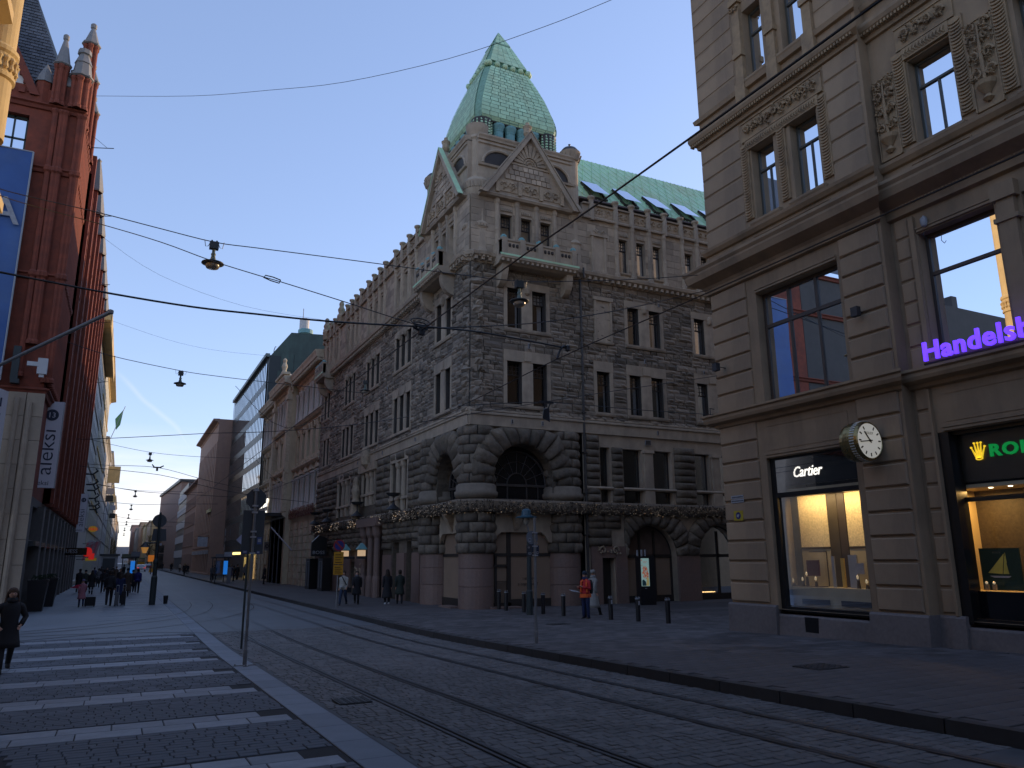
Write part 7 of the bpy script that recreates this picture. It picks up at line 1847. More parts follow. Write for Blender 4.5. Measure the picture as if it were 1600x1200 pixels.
# traffic signal pole on the left
p4 = thing('signal_post', 'dark signal post with round sign backs beside the tram track', 'traffic light', (1.75, 46.9, -2.35))
q = MB(); q.lathe(1.75, 46.9, [(.16, -2.35), (.16, -.9), (.11, -.8), (.11, -.2), (.14, -.15), (.14, 0), (.07, .1), (.06, 2.6), (0, 2.62)], 12); part('pole', q, m_dkpole, p4)
plate_(p4, 'sign_plate', ngon(2.15, .36, 18), 46.98, .02, m_back, 1.75); plate_(p4, 'sign_plate', [(-.38, 1.05), (.38, 1.05), (.32, 1.7), (-.32, 1.7)], 47.0, .02, m_back, 1.8)
for z in (.45, .0, -.4): q = MB(); q.box(1.86, 2.1, 46.8, 47.05, z - .05, z + .36); q.lathe(1.98, 46.72, [(.1, z + .05), (.1, z + .2)], 8); part('signal_box', q, m_black, p4, loc=(1.98, 46.9, z))
q = MB(); q.lathe(1.9, 46.7, [(.0, .78), (.06, .8), (.06, .9), (0, .92)], 8); part('signal_lamp', q, m_curt, p4)
lt = thing('wall_lantern', 'hexagonal lantern with a warm glow left of the signal post', 'lantern', (1.1, 60, .5))
q = MB(); q.lathe(1.45, 60, [(.34, .92), (.1, 1.2), (0, 1.3)], 6); q.tube([(1.5, 60, 1.2), (2.2, 60, 1.2)], .05, 5); part('lantern_roof', q, m_shade, lt); q = MB(); q.lathe(1.45, 60, [(.12, .5), (.25, .9)], 6); part('lantern_glass', q, M('orange lantern glow', (.9, .5, .15), .4, 0, emit=(1, .45, .1), estr=.1), lt)
q = MB(); q.lathe(2.17, 60, [(.07, -2.35), (.06, 1.3)], 8); part('pole', q, m_dkpole, lt)
# parking sign on the right pavement
p5 = pole(9.11, 36.09, .85, 'thin post with a round blue and red no parking sign over yellow plates', .03, dz=.1)
plate_(p5, 'round_sign', ngon(.62, .27, 22), 36.04, .012, M('red sign rim', (.28, .02, .02), .5), 9.11); plate_(p5, 'sign_face', ngon(.62, .21, 22), 36.02, .006, M('blue sign face', (.01, .02, .16), .5), 9.11)
q = MB(F=lambda a, n, b: (9.11 + a, 36.01 - n, b), flip=True); c, s = .15, .03; q.extr([(-c - s, .62 + c - s), (-c + s, .62 + c + s), (c + s, .62 - c + s), (c - s, .62 - c - s)], 0, .004); part('sign_stripe', q, M('red stripe', (.25, .02, .02), .5), p5)
m_yp = M('yellow plate', (.50, .24, .01), .5, .05)
for z0, z1 in ((-.24, .32), (-.72, -.28)):
    plate_(p5, 'yellow_plate', [(-.23, z0), (.23, z0), (.23, z1), (-.23, z1)], 36.04, .01, m_yp, 9.11); q = MB(F=lambda a, n, b: (9.11 + a, 36.028 - n, b), flip=True)
    for k in range(4): q.box(-.16, .16 - .06 * (k % 2), 0, .003, z0 + .07 + k * (z1 - z0 - .1) / 4, z0 + .1 + k * (z1 - z0 - .1) / 4)
    part('plate_print', q, m_black, p5, loc=(9.11, 36.02, z0))
# bollards
m_bol = M('black bollard', (.012, .012, .015), .38, .15, 8)
bo = thing('bollard', 'x', 'bollard', (0, 0, 0), 'black bollards in a row on the right pavement')
q = MB(); q.lathe(0, 0, [(.095, 0), (.095, .05), (.082, .06), (.082, .78), (.09, .79), (.09, .83), (.07, .85), (0, .86)], 16); part('post', q, m_bol, bo, smooth=False)
q = MB()
for k in range(4): a = k * PI / 2 + .5; q.lathe(.065 * math.cos(a), .065 * math.sin(a), [(.012, .84), (.012, .875), (0, .88)], 6)
q.lathe(0, 0, [(.092, .795), (.092, .82)], 16); part('stud_ring', q, m_zinc, bo)
spots = [(16.32, 20.91, 'bollard nearest the corner building'), (16.1, 22.27, 'bollard in front of the advertising pillar, with a white sticker'), (15.79, 23.48, 'bollard with a white sticker right of the man in red'), (15.55, 24.85, 'bollard directly behind the legs of the man in red'), (15.37, 26.08, 'bollard left of the man in red'), (15.17, 27.32, 'bollard just right of the lamp post'), (14.99, 28.62, 'bollard behind the foot of the grey sign post'), (14.85, 29.98, 'bollard before the barred shop door'), (15.0, 31.0, 'bollard beside the red granite corner column')]
for i, (x, y, l) in enumerate(spots):
    b = bo if i == 0 else copy_tree(bo); b.location = (x, y, zg(y) + .1); b['label'] = 'black ' + l; b['group'] = 'black bollards in a row on the right pavement'
    if i in (1, 2): q = MB(); z = zg(y) + .1; q.box(x - .035, x + .03, y - .087, y - .083, z + .6, z + .74); part('sticker', q, m_curt, b)
tb_ = thing('short_bollard', 'short dark bollard beside the signal post', 'bollard', (2.45, 47.6, -2.35)); q = MB(); q.lathe(2.45, 47.6, [(.1, -2.35), (.13, -1.95), (.11, -1.9), (0, -1.88)], 10); part('post', q, m_bol, tb_)
# advertising pillar
ki = thing('advertising_pillar', 'black digital advertising pillar showing a pale flower poster before the arch window', 'advertising pillar', (22.6, 30.2, -2.28))
q = MB(); q.ring([[(21.95, 30.05, z), (22.66, 29.85, z), (23.05, 30.75, z), (22.34, 30.95, z)] for z in (-2.28, -2.2, .02)]); part('body', q, m_bol, ki)
q = MB(); q.box(22.1, 22.16, 30.1, 30.16, .02, .32); q.box(22.3, 22.36, 30.1, 30.16, .02, .32); q.box(22.0, 22.06, 30.3, 30.36, .02, .3); part('top_post', q, m_zinc, ki)
def onface(u, z, o=.01):   # u 0..1 along the camera side
    return (21.95 + .71 * u - .27 * o, 30.05 - .2 * u - .96 * o, z)
q = MB(F=lambda u, n, z: onface(u, z, n)); q.box(.06, .6, .004, .014, -1.36, -.08); part('screen', q, M('poster screen', (.2, .3, .3), .4, .2, 6, emit=(.32, .50, .47), estr=.16), ki)
rq = random.Random(9); q = MB(F=lambda u, n, z: onface(u, z, n))
for k in range(130):
    a = rq.random() * 2 * PI; r = rq.random() ** .5; u, z = .34 + .2 * r * math.cos(a), -.72 + .3 * r * math.sin(a) - .12 * max(0, math.cos(a)) * r; s = rq.uniform(.015, .035)
    q.extr([(u + s * math.cos(t * PI / 2.5 + a), z + s * 1.1 * math.sin(t * PI / 2.5 + a)) for t in range(5)], .015, .017, rq.choice((0, 0, 1)))
q.extr([(.1, -1.34), (.4, -1.34), (.34, -1.15), (.2, -1.05), (.1, -1.1)], .015, .017, 2); q.extr([(.36, -1.34), (.56, -1.34), (.56, -1.0), (.44, -.95)], .0155, .0175, 3)
q.box(.2, .48, .015, .017, -.25, -.235, 0); q.box(.22, .4, .015, .017, -.29, -.278, 0); q.box(.08, .13, .015, .017, -.2, -.13, 0); q.lathe(.12, .016, [(0, -.44), (.03, -.41), (.0, -.38)], 6)
part('poster_flowers', q, [M('red flower print', (.35, .06, .03), .5, 0, emit=(.5, .10, .06), estr=.12), M('orange flower print', (.5, .2, .08), .5, 0, emit=(.6, .3, .15), estr=.12), M('teal print', (.04, .12, .12), .5), M('yellow print leaf', (.4, .35, .12), .5, 0, emit=(.6, .5, .2), estr=.1)], ki)
q = MB(F=lambda u, n, z: onface(u, z, n)); q.box(.28, .42, .004, .01, -1.47, -1.44); part('maker_plate', q, m_curt, ki)

# ------------------------------------------------------------------ signs on the left buildings
m_wsign = M('white sign', (.62, .60, .64), .5, .03, 1); m_navy = M('navy lettering', (.02, .03, .06), .6, 0)
def aleksi(name, x0, x1, y, z0, z1, lab):
    t = thing('shop_banner', lab, 'sign', (x1, y, z0)); q = MB(); q.box(x0, x1, y, y + .16, z0, z1); part('sign_panel', q, m_wsign, t); q = MB(); q.box(x1, x1 + .03, y - .02, y + .18, z0, z1); part('panel_edge', q, m_zinc, t)
    w = x1 - x0; H = z1 - z0; cx = (x0 + x1) / 2
    q = MB(); q.ring([[(cx + .02 + .3 * w * math.cos(a * PI / 12), yy, z1 - .16 * H + .3 * w * math.sin(a * PI / 12)) for a in range(24)] for yy in (y - .015, y - .001)]); part('dark_disc', q, m_navy, t)
    text_on('13', .38 * w, m_wsign, t, 'lettering', (cx - .18 * w, y - .02, z1 - .16 * H - .13 * w), PI / 2, 0, .002)
    text_on('aleksi', w * .98, m_navy, t, 'lettering', (cx + .28 * w, y - .01, z0 + .14 * H), PI / 2, 0, .004, 1.12, 0, 1.0, -.006, 'LEFT', PI / 2)
    text_on('aleksi', w * .33, m_navy, t, 'lettering', (x0 + .02 * w, y - .01, z0 + .03 * H), PI / 2, 0, .003, 1.0)
    for z in (z0 + .1 * H, z0 + .9 * H): q = MB(); q.tube([(x0 - .5, y + .08, z), (x0, y + .08, z)], .03, 6); part('bracket', q, m_iron, t, loc=(x0, y, z))
aleksi('a', -4.27, -3.3, 44, 3.55, 7.9, 'nearer and larger white vertical banner sign with a dark disc at its top')
aleksi('b', -3.62, -3.0, 75, 2.4, 5.62, 'farther and smaller white vertical banner sign with a dark disc at its top')
t = thing('shop_banner', 'white vertical sign seen almost edge on at the left side of the stone base', 'sign', (-5.9, 40.2, 3)); q = MB(); q.ring([[(-5.62, 40.0, z), (-5.58, 39.9, z), (-5.3, 40.62, z), (-5.36, 40.66, z)] for z in (2.2, 7.6)]); part('sign_panel', q, m_wsign, t)
q = MB(); [q.box(-5.5, -5.44, 40.05, 40.12, 2.6 + k * .7, 3.0 + k * .7) for k in range(7)]; part('sign_letters', q, m_navy, t)
q = MB(); q.box(-4.72, -4.3, 40.3, 40.45, 8.85, 9.05); q.box(-4.3, -3.9, 40.3, 40.5, 8.5, 9.25); q.box(-4.2, -4.0, 40.35, 40.45, 8.35, 8.5); o = part('projector_box', q, M('white box', (.5, .5, .5), .5, .1), None, loc=(-4.3, 40.4, 8.5)); tag(o, 'white projector box on the corner of the brick building above the stone base', 'projector')
q = MB(); q.box(-5.35, -5.05, 40.6, 40.84, 8.2, 9.8); q.box(-5.3, -4.95, 40.4, 40.8, 8.0, 8.2); o = part('speaker_box', q, m_dkpole, None, loc=(-5.2, 40.6, 8)); tag(o, 'dark blue box hung on the red brick right of the blue banner', 'loudspeaker')
q = MB(); q.tube([(-4.8, 29.6, 6.2), (-4.35, 30.53, 6.63), (-1.01, 25.51, 7.5)], .06, 8); 
fp = thing('flag_pole', 'thick grey flag pole slanting out from the left edge', 'flag pole', (-4.8, 31.0, 6.3)); q = MB(); q.tube([(-5.4, 32.0, 6.2), (-4.35, 30.53, 6.63), (-1.01, 25.51, 7.5)], .062, 10); q.lathe(-1.0, 25.48, [(0, 7.42), (.09, 7.46), (.09, 7.56), (0, 7.6)], 8); part('pole', q, m_steel, fp)
for i, (y, z) in enumerate(((46, 23.2), (52, 21.5), (60, 19.5), (70, 19.5), (78, 16))):
    q = MB(); q.tube([(-3.8, y, z), (-2.6, y, z + .25)], .025, 5); q.tube([(-3.8, y, z + .8), (-2.95, y, z + .2)], .012, 4); o = part('thin_flag_pole', q, m_iron, None, loc=(-3.8, y, z)); tag(o, ['highest and nearest', 'second highest', 'middle', 'fourth', 'lowest'][i] + ' bare iron pole sticking out of the brick building into the sky', 'flag pole')
def lsign(name, lab, x0, x1, y, z0, z1, mat, txt=None, tm=None, size=.3, xs=1, round_=False):
    t = thing(name, lab, 'sign', (x1, y, z0)); q = MB()
    if round_: q.ring([[((x0 + x1) / 2 + (x1 - x0) / 2 * math.cos(a * PI / 10), yy, (z0 + z1) / 2 + (z1 - z0) / 2 * math.sin(a * PI / 10)) for a in range(20)] for yy in (y, y + .2)])
    else: q.box(x0, x1, y, y + .2, z0, z1)
    part('sign_panel', q, mat, t)
    if txt: text_on(txt, size, tm, t, 'lettering', (x0 + .06, y - .02, z0 + (z1 - z0) * .3), PI / 2, 0, .01, xs)
    q = MB(); q.tube([(-4.0, y + .1, (z0 + z1) / 2), (x0, y + .1, (z0 + z1) / 2)], .03, 5); part('bracket', q, m_iron, t)
m_redl = M('lit red sign', (.7, .02, .02), .5, 0, emit=(1, .03, .02), estr=.1); m_yl = M('yellow sign face', (.6, .42, .03), .5, 0, emit=(1, .6, .05), estr=.02)
lsign('shop_sign', 'dark projecting sign with pale letters ending in a lit red round mark', -4.0, -2.3, 66, .42, .95, m_sign, 'GUESS', m_curt, .38, .95)
lsign('round_sign', 'lit red round sign with a letter D next to the dark projecting sign', -2.6, -1.95, 66.2, .30, 1.0, m_redl, None, None, round_=True)
lsign('round_sign', 'smaller lit red sign just right of the red round sign', -2.35, -1.95, 72, .1, .6, m_redl)
lsign('round_sign', 'yellow oval sign with red rim beneath the farther aleksi banner', -3.6, -2.7, 100, 3.2, 3.9, m_yl, 'R&G', m_redl, .4, 1.2, True)
lsign('round_sign', 'white oval sign with pink writing below the yellow oval', -3.6, -2.7, 100, 1.5, 2.3, m_curt, 'JMJ', m_redl, .4, 1.2, True)
lsign('box_sign', 'small yellow hook shaped sign low over the crowd', -3.2, -2.2, 90, .0, .3, m_yl)
for i, (x, y, z, c) in enumerate(((-2.9, 165, 17.8, m_yel), (-2.8, 200, 14.5, m_yel), (-2.9, 170, 14.0, m_curt), (-2.9, 170, 12.6, m_black), (-2.8, 215, 13.5, m_curt), (-2.7, 215, 11.5, m_black))):
    lsign('box_sign', ['large brown lantern like box high on the left row', 'second brown box below it on the left row', 'pale square sign in the left row', 'dark square sign under the pale square', 'far pale sign in the left row', 'far dark sign in the left row'][i], x - .8, x + (1.3 if i == 0 else .5), y, z - (3.2 if i == 0 else 1.2), z, c)
for i, (y, z) in enumerate(((88, 8.6), (92, 7.9), (96, 7.6), (100, 7.0), (104, 6.4), (108, 6.2))):
    t = thing('reindeer_lamp', ['first', 'second', 'third', 'fourth', 'fifth', 'sixth'][i] + ' dark decorative light on an arm along the pale office building', 'decoration', (-3.4, y, z), 'dark decorations on the pale office building')
    q = MB(); q.tube([(-4.0, y, z), (-3.3, y, z), (-2.9, y, z + .35), (-3.1, y, z + .6)], .09, 5); q.tube([(-3.3, y, z), (-3.1, y, z - .45)], .08, 5); part('decoration_frame', q, m_black, t)
fl = thing('flag', 'faded pink striped flag over the left crowd', 'flag', (-3.9, 95, 1)); q = MB()
for k in range(6): q.face([(-3.4 + .22 * k, 95, 1.9 + .03 * k), (-3.18 + .22 * k, 95.1, 1.93 + .03 * k), (-3.5 + .22 * k, 95.1, .1 + .1 * k), (-3.7 + .22 * k, 95, .0 + .1 * k)], k % 2)
part('flag_cloth', q, [M('pink cloth', (.4, .12, .14), .8, .2), M('grey pink cloth', (.3, .2, .22), .8, .2)], fl); q = MB(); q.tube([(-3.9, 95, 1.2), (-2.1, 95, 2.3)], .04, 5); part('pole', q, m_zinc, fl)
fl = thing('flag', 'green white flag on a pole high on the left row', 'flag', (-3.6, 150, 22)); q = MB(); q.face([(-3.2, 150, 24.6), (-2.0, 150, 26.4), (-2.3, 150, 23.6), (-2.9, 150, 22.6)]); part('flag_cloth', q, M('green cloth', (.15, .3, .12), .8, .2), fl); q = MB(); q.tube([(-3.6, 150, 21), (-1.8, 150, 27)], .06, 5); part('pole', q, m_zinc, fl)
# planters against the left wall
for i, (x, y) in enumerate(((-3.45, 44.2), (-3.3, 48.6))):
    t = thing('planter', ['nearer', 'farther'][i] + ' tall dark tapered planter box by the stone shop wall', 'planter', (x, y, -2.35)); q = MB(); q.ring([[(x - a, y - a, z), (x + a, y - a, z), (x + a, y + a, z), (x - a, y + a, z)] for a, z in ((.3, -2.35), (.42, -.95), (.44, -.95), (.44, -.88), (.36, -.88), (.36, -.95))]); part('pot', q, m_bol, t)
    q = MB(); rq = random.Random(i)
    for k in range(80): a = rq.random() * 6.3; r = rq.random() * .34; s = .06; px, py, pz = x + r * math.cos(a), y + r * math.sin(a), -.9 + rq.random() * .18; q.face([(px, py, pz), (px + s, py, pz + s), (px, py + s, pz + s * 1.5)])
    part('plant_leaves', q, M('dark leaves', (.02, .035, .015), .8, .3, 10), t, stuff=True)
# corner wall lamps and shop details on the long stone facade
for i, y in enumerate((46.5, 50.4)):
    t = thing('wall_lantern', ['nearer', 'farther'][i] + ' square lit lantern with a green roof on the stone facade', 'lantern', (13.3, y, .2), 'lanterns on the stone facade')
    q = MB(); x = 13.15; q.ring([[(x - a, y - a, z), (x + a, y - a, z), (x + a, y + a, z), (x - a, y + a, z)] for a, z in ((.28, .54), (.3, .58), (.05, .95))]); part('lantern_roof', q, m_patblue, t)
    q = MB(); q.box(x - .2, x + .2, y - .2, y + .2, .16, .52); part('lantern_glass', q, m_lamp, t); q = MB(); q.box(x - .25, x + .8, y - .2, y + .2, .0, .14); part('lantern_base', q, m_iron, t)
t = thing('shop_sign', 'dark hexagonal shop sign with white letters at the far end of the stone facade', 'sign', (12.8, 57.6, .3)); q = MB(); q.ring([[(12.4 + .0, 57, .2), (13.5, 57, .2), (13.5, 57, 1.5), (12.9, 57, 1.7), (12.4, 57, 1.2)], [(12.4, 57.3, .2), (13.5, 57.3, .2), (13.5, 57.3, 1.5), (12.9, 57.3, 1.7), (12.4, 57.3, 1.2)]]); part('sign_panel', q, m_black, t); text_on('BOSS', .34, m_curt, t, 'lettering', (12.45, 56.95, .36), PI / 2, 0, .005, 1.15)
for i, y in enumerate((56.2, 60.4)):
    t = thing('display_case', ['nearer', 'farther'][i] + ' tall dark glazed case standing by the far end of the stone facade', 'display case', (13.2, y, -2.25)); q = MB(); q.box(12.9, 13.5, y - .7, y + .7, -2.25, .05); part('case', q, m_black, t); q = MB(); q.box(12.87, 12.9, y - .5, y - .46, -2.0, -.15); q.box(12.87, 12.9, y + .3, y + .34, -2.0, -.15); q.box(12.87, 12.9, y - .5, y + .34, -.19, -.15); part('case_frame', q, m_zinc, t)
for i, (y, z) in enumerate(((41.0, 2.62), (48.4, 2.62), (56.5, 2.62), (60.6, 2.62))):
    t = thing('heat_lamp', ['nearest', 'second', 'third', 'farthest'][i] + ' dark bowl lamp standing on the ledge of the long stone facade', 'lamp', (13.35, y, z), 'bowl lamps on the ledge'); q = MB(); q.lathe(13.3, y, [(.1, z), (.42, z + .05), (.1, z + .32), (.05, z + .4)], 12); q.lathe(13.3, y, [(.03, z + .3), (.03, z + .75), (.3, z + .8), (.42, z + .95), (.0, z + .98)], 12); part('lamp_bowl', q, m_iron, t)
t = thing('flood_lamp', 'black flood lamp hanging on a wire above the big stone arch', 'lamp', (9.5, 16.9, 3.6)); q = MB(); q.ring([[(9.40, 16.8, 3.50), (9.62, 16.8, 3.42), (9.72, 16.95, 3.62), (9.5, 16.95, 3.74)], [(9.44, 16.8, 3.74), (9.6, 16.8, 3.8), (9.66, 16.95, 3.82), (9.5, 16.95, 3.8)]]); q.tube([(9.5, 16.85, 3.78), (9.45, 16.85, 3.95)], .02, 5); q.tube([(9.6, 16.85, 3.8), (9.68, 16.85, 3.95)], .02, 5); part('lamp_head', q, m_black, t)
wire([(7.2, 17.2, 3.72), (9.55, 16.85, 3.95), (12.5, 17.0, 4.02), (15.85, 17.2, 4.15)], .011, 'lower wire with the black flood lamp running to the corner building', lambda q: (q.box(9.35, 9.75, 16.82, 16.88, 3.92, 3.98), q.tube([(15.3, 17.1, 4.1), (15.3, 17.1, 4.3), (15.5, 17.15, 4.3)], .02, 4)))
wire([(7.2, 20.0, 3.75), (11.5, 18.6, 4.6), (15.85, 17.3, 5.4)], .01, 'upper stay wire from the farther track to the corner building')
# stays, flags and signs near the ornate building
t = thing('flag_pole', 'slanting bare flag pole over the arcade entrance', 'flag pole', (13.3, 69, .7)); q = MB(); q.tube([(13.35, 69.3, .76), (11.9, 72, 2.85)], .06, 6); part('pole', q, m_curt, t)
t = thing('square_sign', 'small cream square sign beside the arcade entrance', 'sign', (13.3, 80, 1)); q = MB(); q.box(12.9, 13.5, 81.5, 81.6, .9, 1.75); part('sign_panel', q, m_curt, t); q = MB(); q.tube([(13.2 + .16 * math.cos(k * PI / 4), 81.48, 1.32 + .16 * math.sin(k * PI / 4)) for k in range(9)], .03, 4); part('emblem', q, m_black, t)
t = thing('hanging_sign', 'pale blank square sign hanging by the pink building', 'sign', (11, 112, 2)); q = MB(); q.box(10.2, 11.6, 126, 126.3, 2.0, 3.4); part('sign_panel', q, M('blue white panel', (.38, .40, .44), .5), t); q = MB(); q.tube([(11.8, 126.2, 3.3), (10.2, 126.2, 3.5)], .05, 4); part('bracket', q, m_iron, t)
t = thing('banner_light', 'pale yellow and blue light strip across the pink building', 'light strip', (11.6, 126, 6.2)); q = MB(); q.box(11.5, 11.7, 125.5, 131, 7.2, 7.7, 0); part('strip', q, M('pale yellow strip', (.5, .45, .2), .5), t)
# tram stop shelters
def shelter(x0, y0, w, d, h, lab, right):
    t = thing('tram_shelter', lab, 'tram stop', (x0, y0, -2.35)); z = -2.3
    for a in (0, w):
        for b in (0, d): q = MB(); q.box(x0 + a - .04, x0 + a + .04, y0 + b - .04, y0 + b + .04, z, z + h); part('post', q, m_iron, t, loc=(x0 + a, y0 + b, z))
    q = MB(); q.box(x0 - .15, x0 + w + .25, y0 - .2, y0 + d + .2, z + h, z + h + .16); part('roof', q, m_iron, t)
    q = MB(); q.box(x0 + w * .6, x0 + w + .3, y0 - .22, y0 - .16, z + h + .16, z + h + .6, 0); q.box(x0 - .1, x0 + w * .58, y0 - .22, y0 - .16, z + h + .1, z + h + .4, 1); part('stop_board', q, [m_grey, M('dark green board', (.12, .13, .08), .6)] if not right else [M('blue white panel', (.38, .40, .44), .5), m_grey], t)
    q = MB(); q.box(x0 + w * .62, x0 + w * .95, y0 - .1, y0 - .04, z + .9, z + h - .25); part('timetable', q, M('lit blue panel', (.02, .2, .6), .4, 0, emit=(.02, .25, .9), estr=.2), t)
    q = MB(); q.box(x0 + .1, x0 + w - .1, y0 + d - .02, y0 + d, z + .3, z + h - .2); part('rear_pane', q, m_glass, t)
    q = MB(); q.box(x0 + w * .95, x0 + w * 1.25, y0 - .3, y0, z, z + 1.6); part('ticket_machine', q, m_grey, t)
shelter(8.45, 81.5, 1.15, 3.2, 2.45, 'tram stop shelter on the right pavement with a glowing blue panel', True)
shelter(.2, 80.5, 1.1, 3.2, 2.5, 'tram stop shelter amid the left crowd with a glowing blue panel', False)
t = thing('kiosk', 'pale grey kiosk box standing beyond the left crowd', 'kiosk', (-1.6, 110, -2.35)); q = MB(); q.box(-2.2, -.3, 112, 115, -2.35, .6, 0); q.box(-2.4, -.1, 111.8, 115.2, .6, .85, 1); q.box(-2.0, -.6, 111.9, 112, -1.2, .3, 1); part('body', q, [M('pale kiosk', (.30, .31, .33), .6), m_back], t)

# ------------------------------------------------------------------ cars, van, tram at the far end
def car(x, y, col, lab, cat='car', taxi=False, L=4.4, H=1.5, W_=1.78, van=False):
    z = -2.35; t = thing('parked_car' if cat == 'car' else 'van', lab, cat, (x, y, z)); q = MB(); pr = [(0, .35), (0, .85), (.15, .98), (.55, 1.02), (.95, 1.42 if not van else 2.2), (2.6, 1.48 if not van else 2.3), (3.3, .98), (4.2, .85), (4.4, .6), (4.4, .35)]
    s = L / 4.4; rings = [[(x - W_ / 2 + e, y + a * s, z + b) for a, b in pr] for e in (0, W_)]; q.ring(rings)
    part('body', q, M('car paint', col, .3, .05, 3), t); q = MB(); q.ring([[(x - W_ / 2 + .2, y + (.5 + .0) * s, z + 1.04), (x + W_ / 2 - .2, y + .5 * s, z + 1.04), (x + W_ / 2 - .3, y + .88 * s, z + (1.38 if not van else 2.1)), (x - W_ / 2 + .3, y + .88 * s, z + (1.38 if not van else 2.1))], [(x - W_ / 2 + .2, y + .46 * s, z + 1.05), (x + W_ / 2 - .2, y + .46 * s, z + 1.05), (x + W_ / 2 - .3, y + .84 * s, z + (1.4 if not van else 2.12)), (x - W_ / 2 + .3, y + .84 * s, z + (1.4 if not van else 2.12))]]); part('rear_window', q, m_winfar, t)
    wq = MB(F=lambda a, b, c: (a, b, c)); 
    for wx in (-W_ / 2, W_ / 2 - .2):
        for wy in (.8, 3.5):
            q = MB(); q.ring([[(x + wx + e, y + wy * s + .32 * math.cos(k * PI / 6), z + .32 + .32 * math.sin(k * PI / 6)) for k in range(12)] for e in (0, .2)]); part('wheel', q, m_black, t, loc=(x + wx, y + wy * s, z))
    for s2 in (-1, 1): q = MB(); q.box(x + s2 * (W_ / 2 - .25) - .14, x + s2 * (W_ / 2 - .25) + .14, y - .02, y + .02, z + .72, z + .88); part('tail_light', q, M('red tail light', (.3, .01, .01), .4, 0, emit=(1, .03, .02), estr=.3), t, loc=(x + s2, y, z + .8))
    q = MB(); q.box(x - .26, x + .26, y - .02, y, z + .48, z + .6); part('number_plate', q, m_curt, t)
    if taxi: q = MB(); q.box(x - .2, x + .2, y + 1.6, y + 1.9, z + 1.48, z + 1.64); part('roof_sign', q, m_gold, t)
car(4.2, 186, (.55, .56, .58), 'white estate car driving away on the left lane', 'car')
car(7.0, 235, (.05, .05, .06), 'dark car further down the roadway', 'car')
car(3.6, 262, (.1, .1, .11), 'grey van far down the roadway', 'van', van=True, L=5)
tr = thing('tram', 'green and yellow tram coming from far down the street', 'tram', (6.2, 330, -2.35)); q = MB(); q.ring([[(6.0, y, -2.0), (8.4, y, -2.0), (8.45, y, -.2), (8.3, y, 1.0), (6.1, y, 1.0), (5.95, y, -.2)] for y in (330, 350)]); part('body', q, M('tram green', (.05, .16, .08), .5), tr); q = MB(); q.box(6.1, 8.3, 329.9, 330, -.4, .7); part('windscreen', q, m_winfar, tr); q = MB(); q.box(6.0, 8.4, 329.88, 330, -1.5, -.6); part('yellow_band', q, m_yp, tr)
ob = thing('traffic_sign', 'orange lit sign cluster above the far cars', 'sign', (4.6, 150, .2)); q = MB(); q.box(4.3, 5.4, 150, 150.2, -.2, .9); part('sign_panel', q, M('orange lit panel', (.7, .2, .02), .5, 0, emit=(1, .28, .03), estr=.1), ob); q = MB(); q.lathe(4.9, 150.3, [(.07, -2.35), (.07, .9)], 6); part('pole', q, m_dkpole, ob)
cn = thing('yellow_cone', 'small yellow road work board on the far roadway', 'road board', (5.6, 170, -2.35)); q = MB(); q.ring([[(5.2, 170, -2.3), (6.1, 170, -2.3), (6.1, 170.3, -2.3), (5.2, 170.3, -2.3)], [(5.3, 170.1, -1.5), (6.0, 170.1, -1.5), (6.0, 170.2, -1.5), (5.3, 170.2, -1.5)]]); part('board', q, m_yp, cn)
# street trees far away at the end, as bare crowns
for i, (x, y, h) in enumerate(((10.0, 262, 12), (-3.4, 300, 9), (8.6, 300, 10), (-3.0, 380, 10))):
    t = thing('street_tree', ['bare yellow brown tree by the tall brown building', 'first bare tree at the end of the left row', 'bare tree before the yellow row', 'last bare tree at the end of the left row'][i], 'tree', (x, y, -2.35)); q = MB(); q.tube([(x, y, -2.35), (x + .2, y, h * .3), (x, y, h * .6)], [.3, .2, .1], 6); part('trunk', q, m_frm, t)
    q = MB(); rq = random.Random(i + 40)
    for k in range(260): a, b = rq.random() * 6.3, rq.random(); r = (1 - b * .6) * h * .26 * rq.random(); z = h * .25 + b * h * .65; s = .35; q.tube([(x + r * .3 * math.cos(a), y, z - 1), (x + r * math.cos(a), y + r * math.sin(a), z)], [.05, .02], 3)
    part('crown', q, M('twig brown', (.2, .16, .08), .9, .3, 3), t, stuff=True)
# ------------------------------------------------------------------ people
m_skin = M('skin', (.42, .24, .17), .6, .1, 10)
def cm(name, c, r=.85, **k): return M(name, c, r, .15, 12, .001, 60, **k)
C_black, C_navy, C_beige, C_jeans = cm('black wool', (.012, .012, .015)), cm('navy cloth', (.012, .02, .07)), cm('beige jacket', (.36, .34, .30)), cm('blue jeans', (.02, .035, .075))
C_pink, C_red, C_orange, C_grey = cm('pink coat', (.30, .12, .15)), cm('red jacket', (.42, .02, .025)), cm('orange safety vest', (.8, .14, .03)), cm('grey cloth', (.10, .10, .11))
C_brown, C_silver, C_dkgreen, C_blue, C_hair, C_fair = cm('brown coat', (.055, .035, .025)), cm('silver patterned down coat', (.22, .215, .2), .6), cm('dark green parka', (.02, .028, .022)), cm('deep blue jacket', (.01, .015, .12)), cm('dark brown hair', (.03, .018, .012)), cm('fair hair', (.22, .15, .08))
C_shoe, C_white = cm('dark shoe', (.012, .012, .012)), cm('white shoe', (.5, .5, .5))
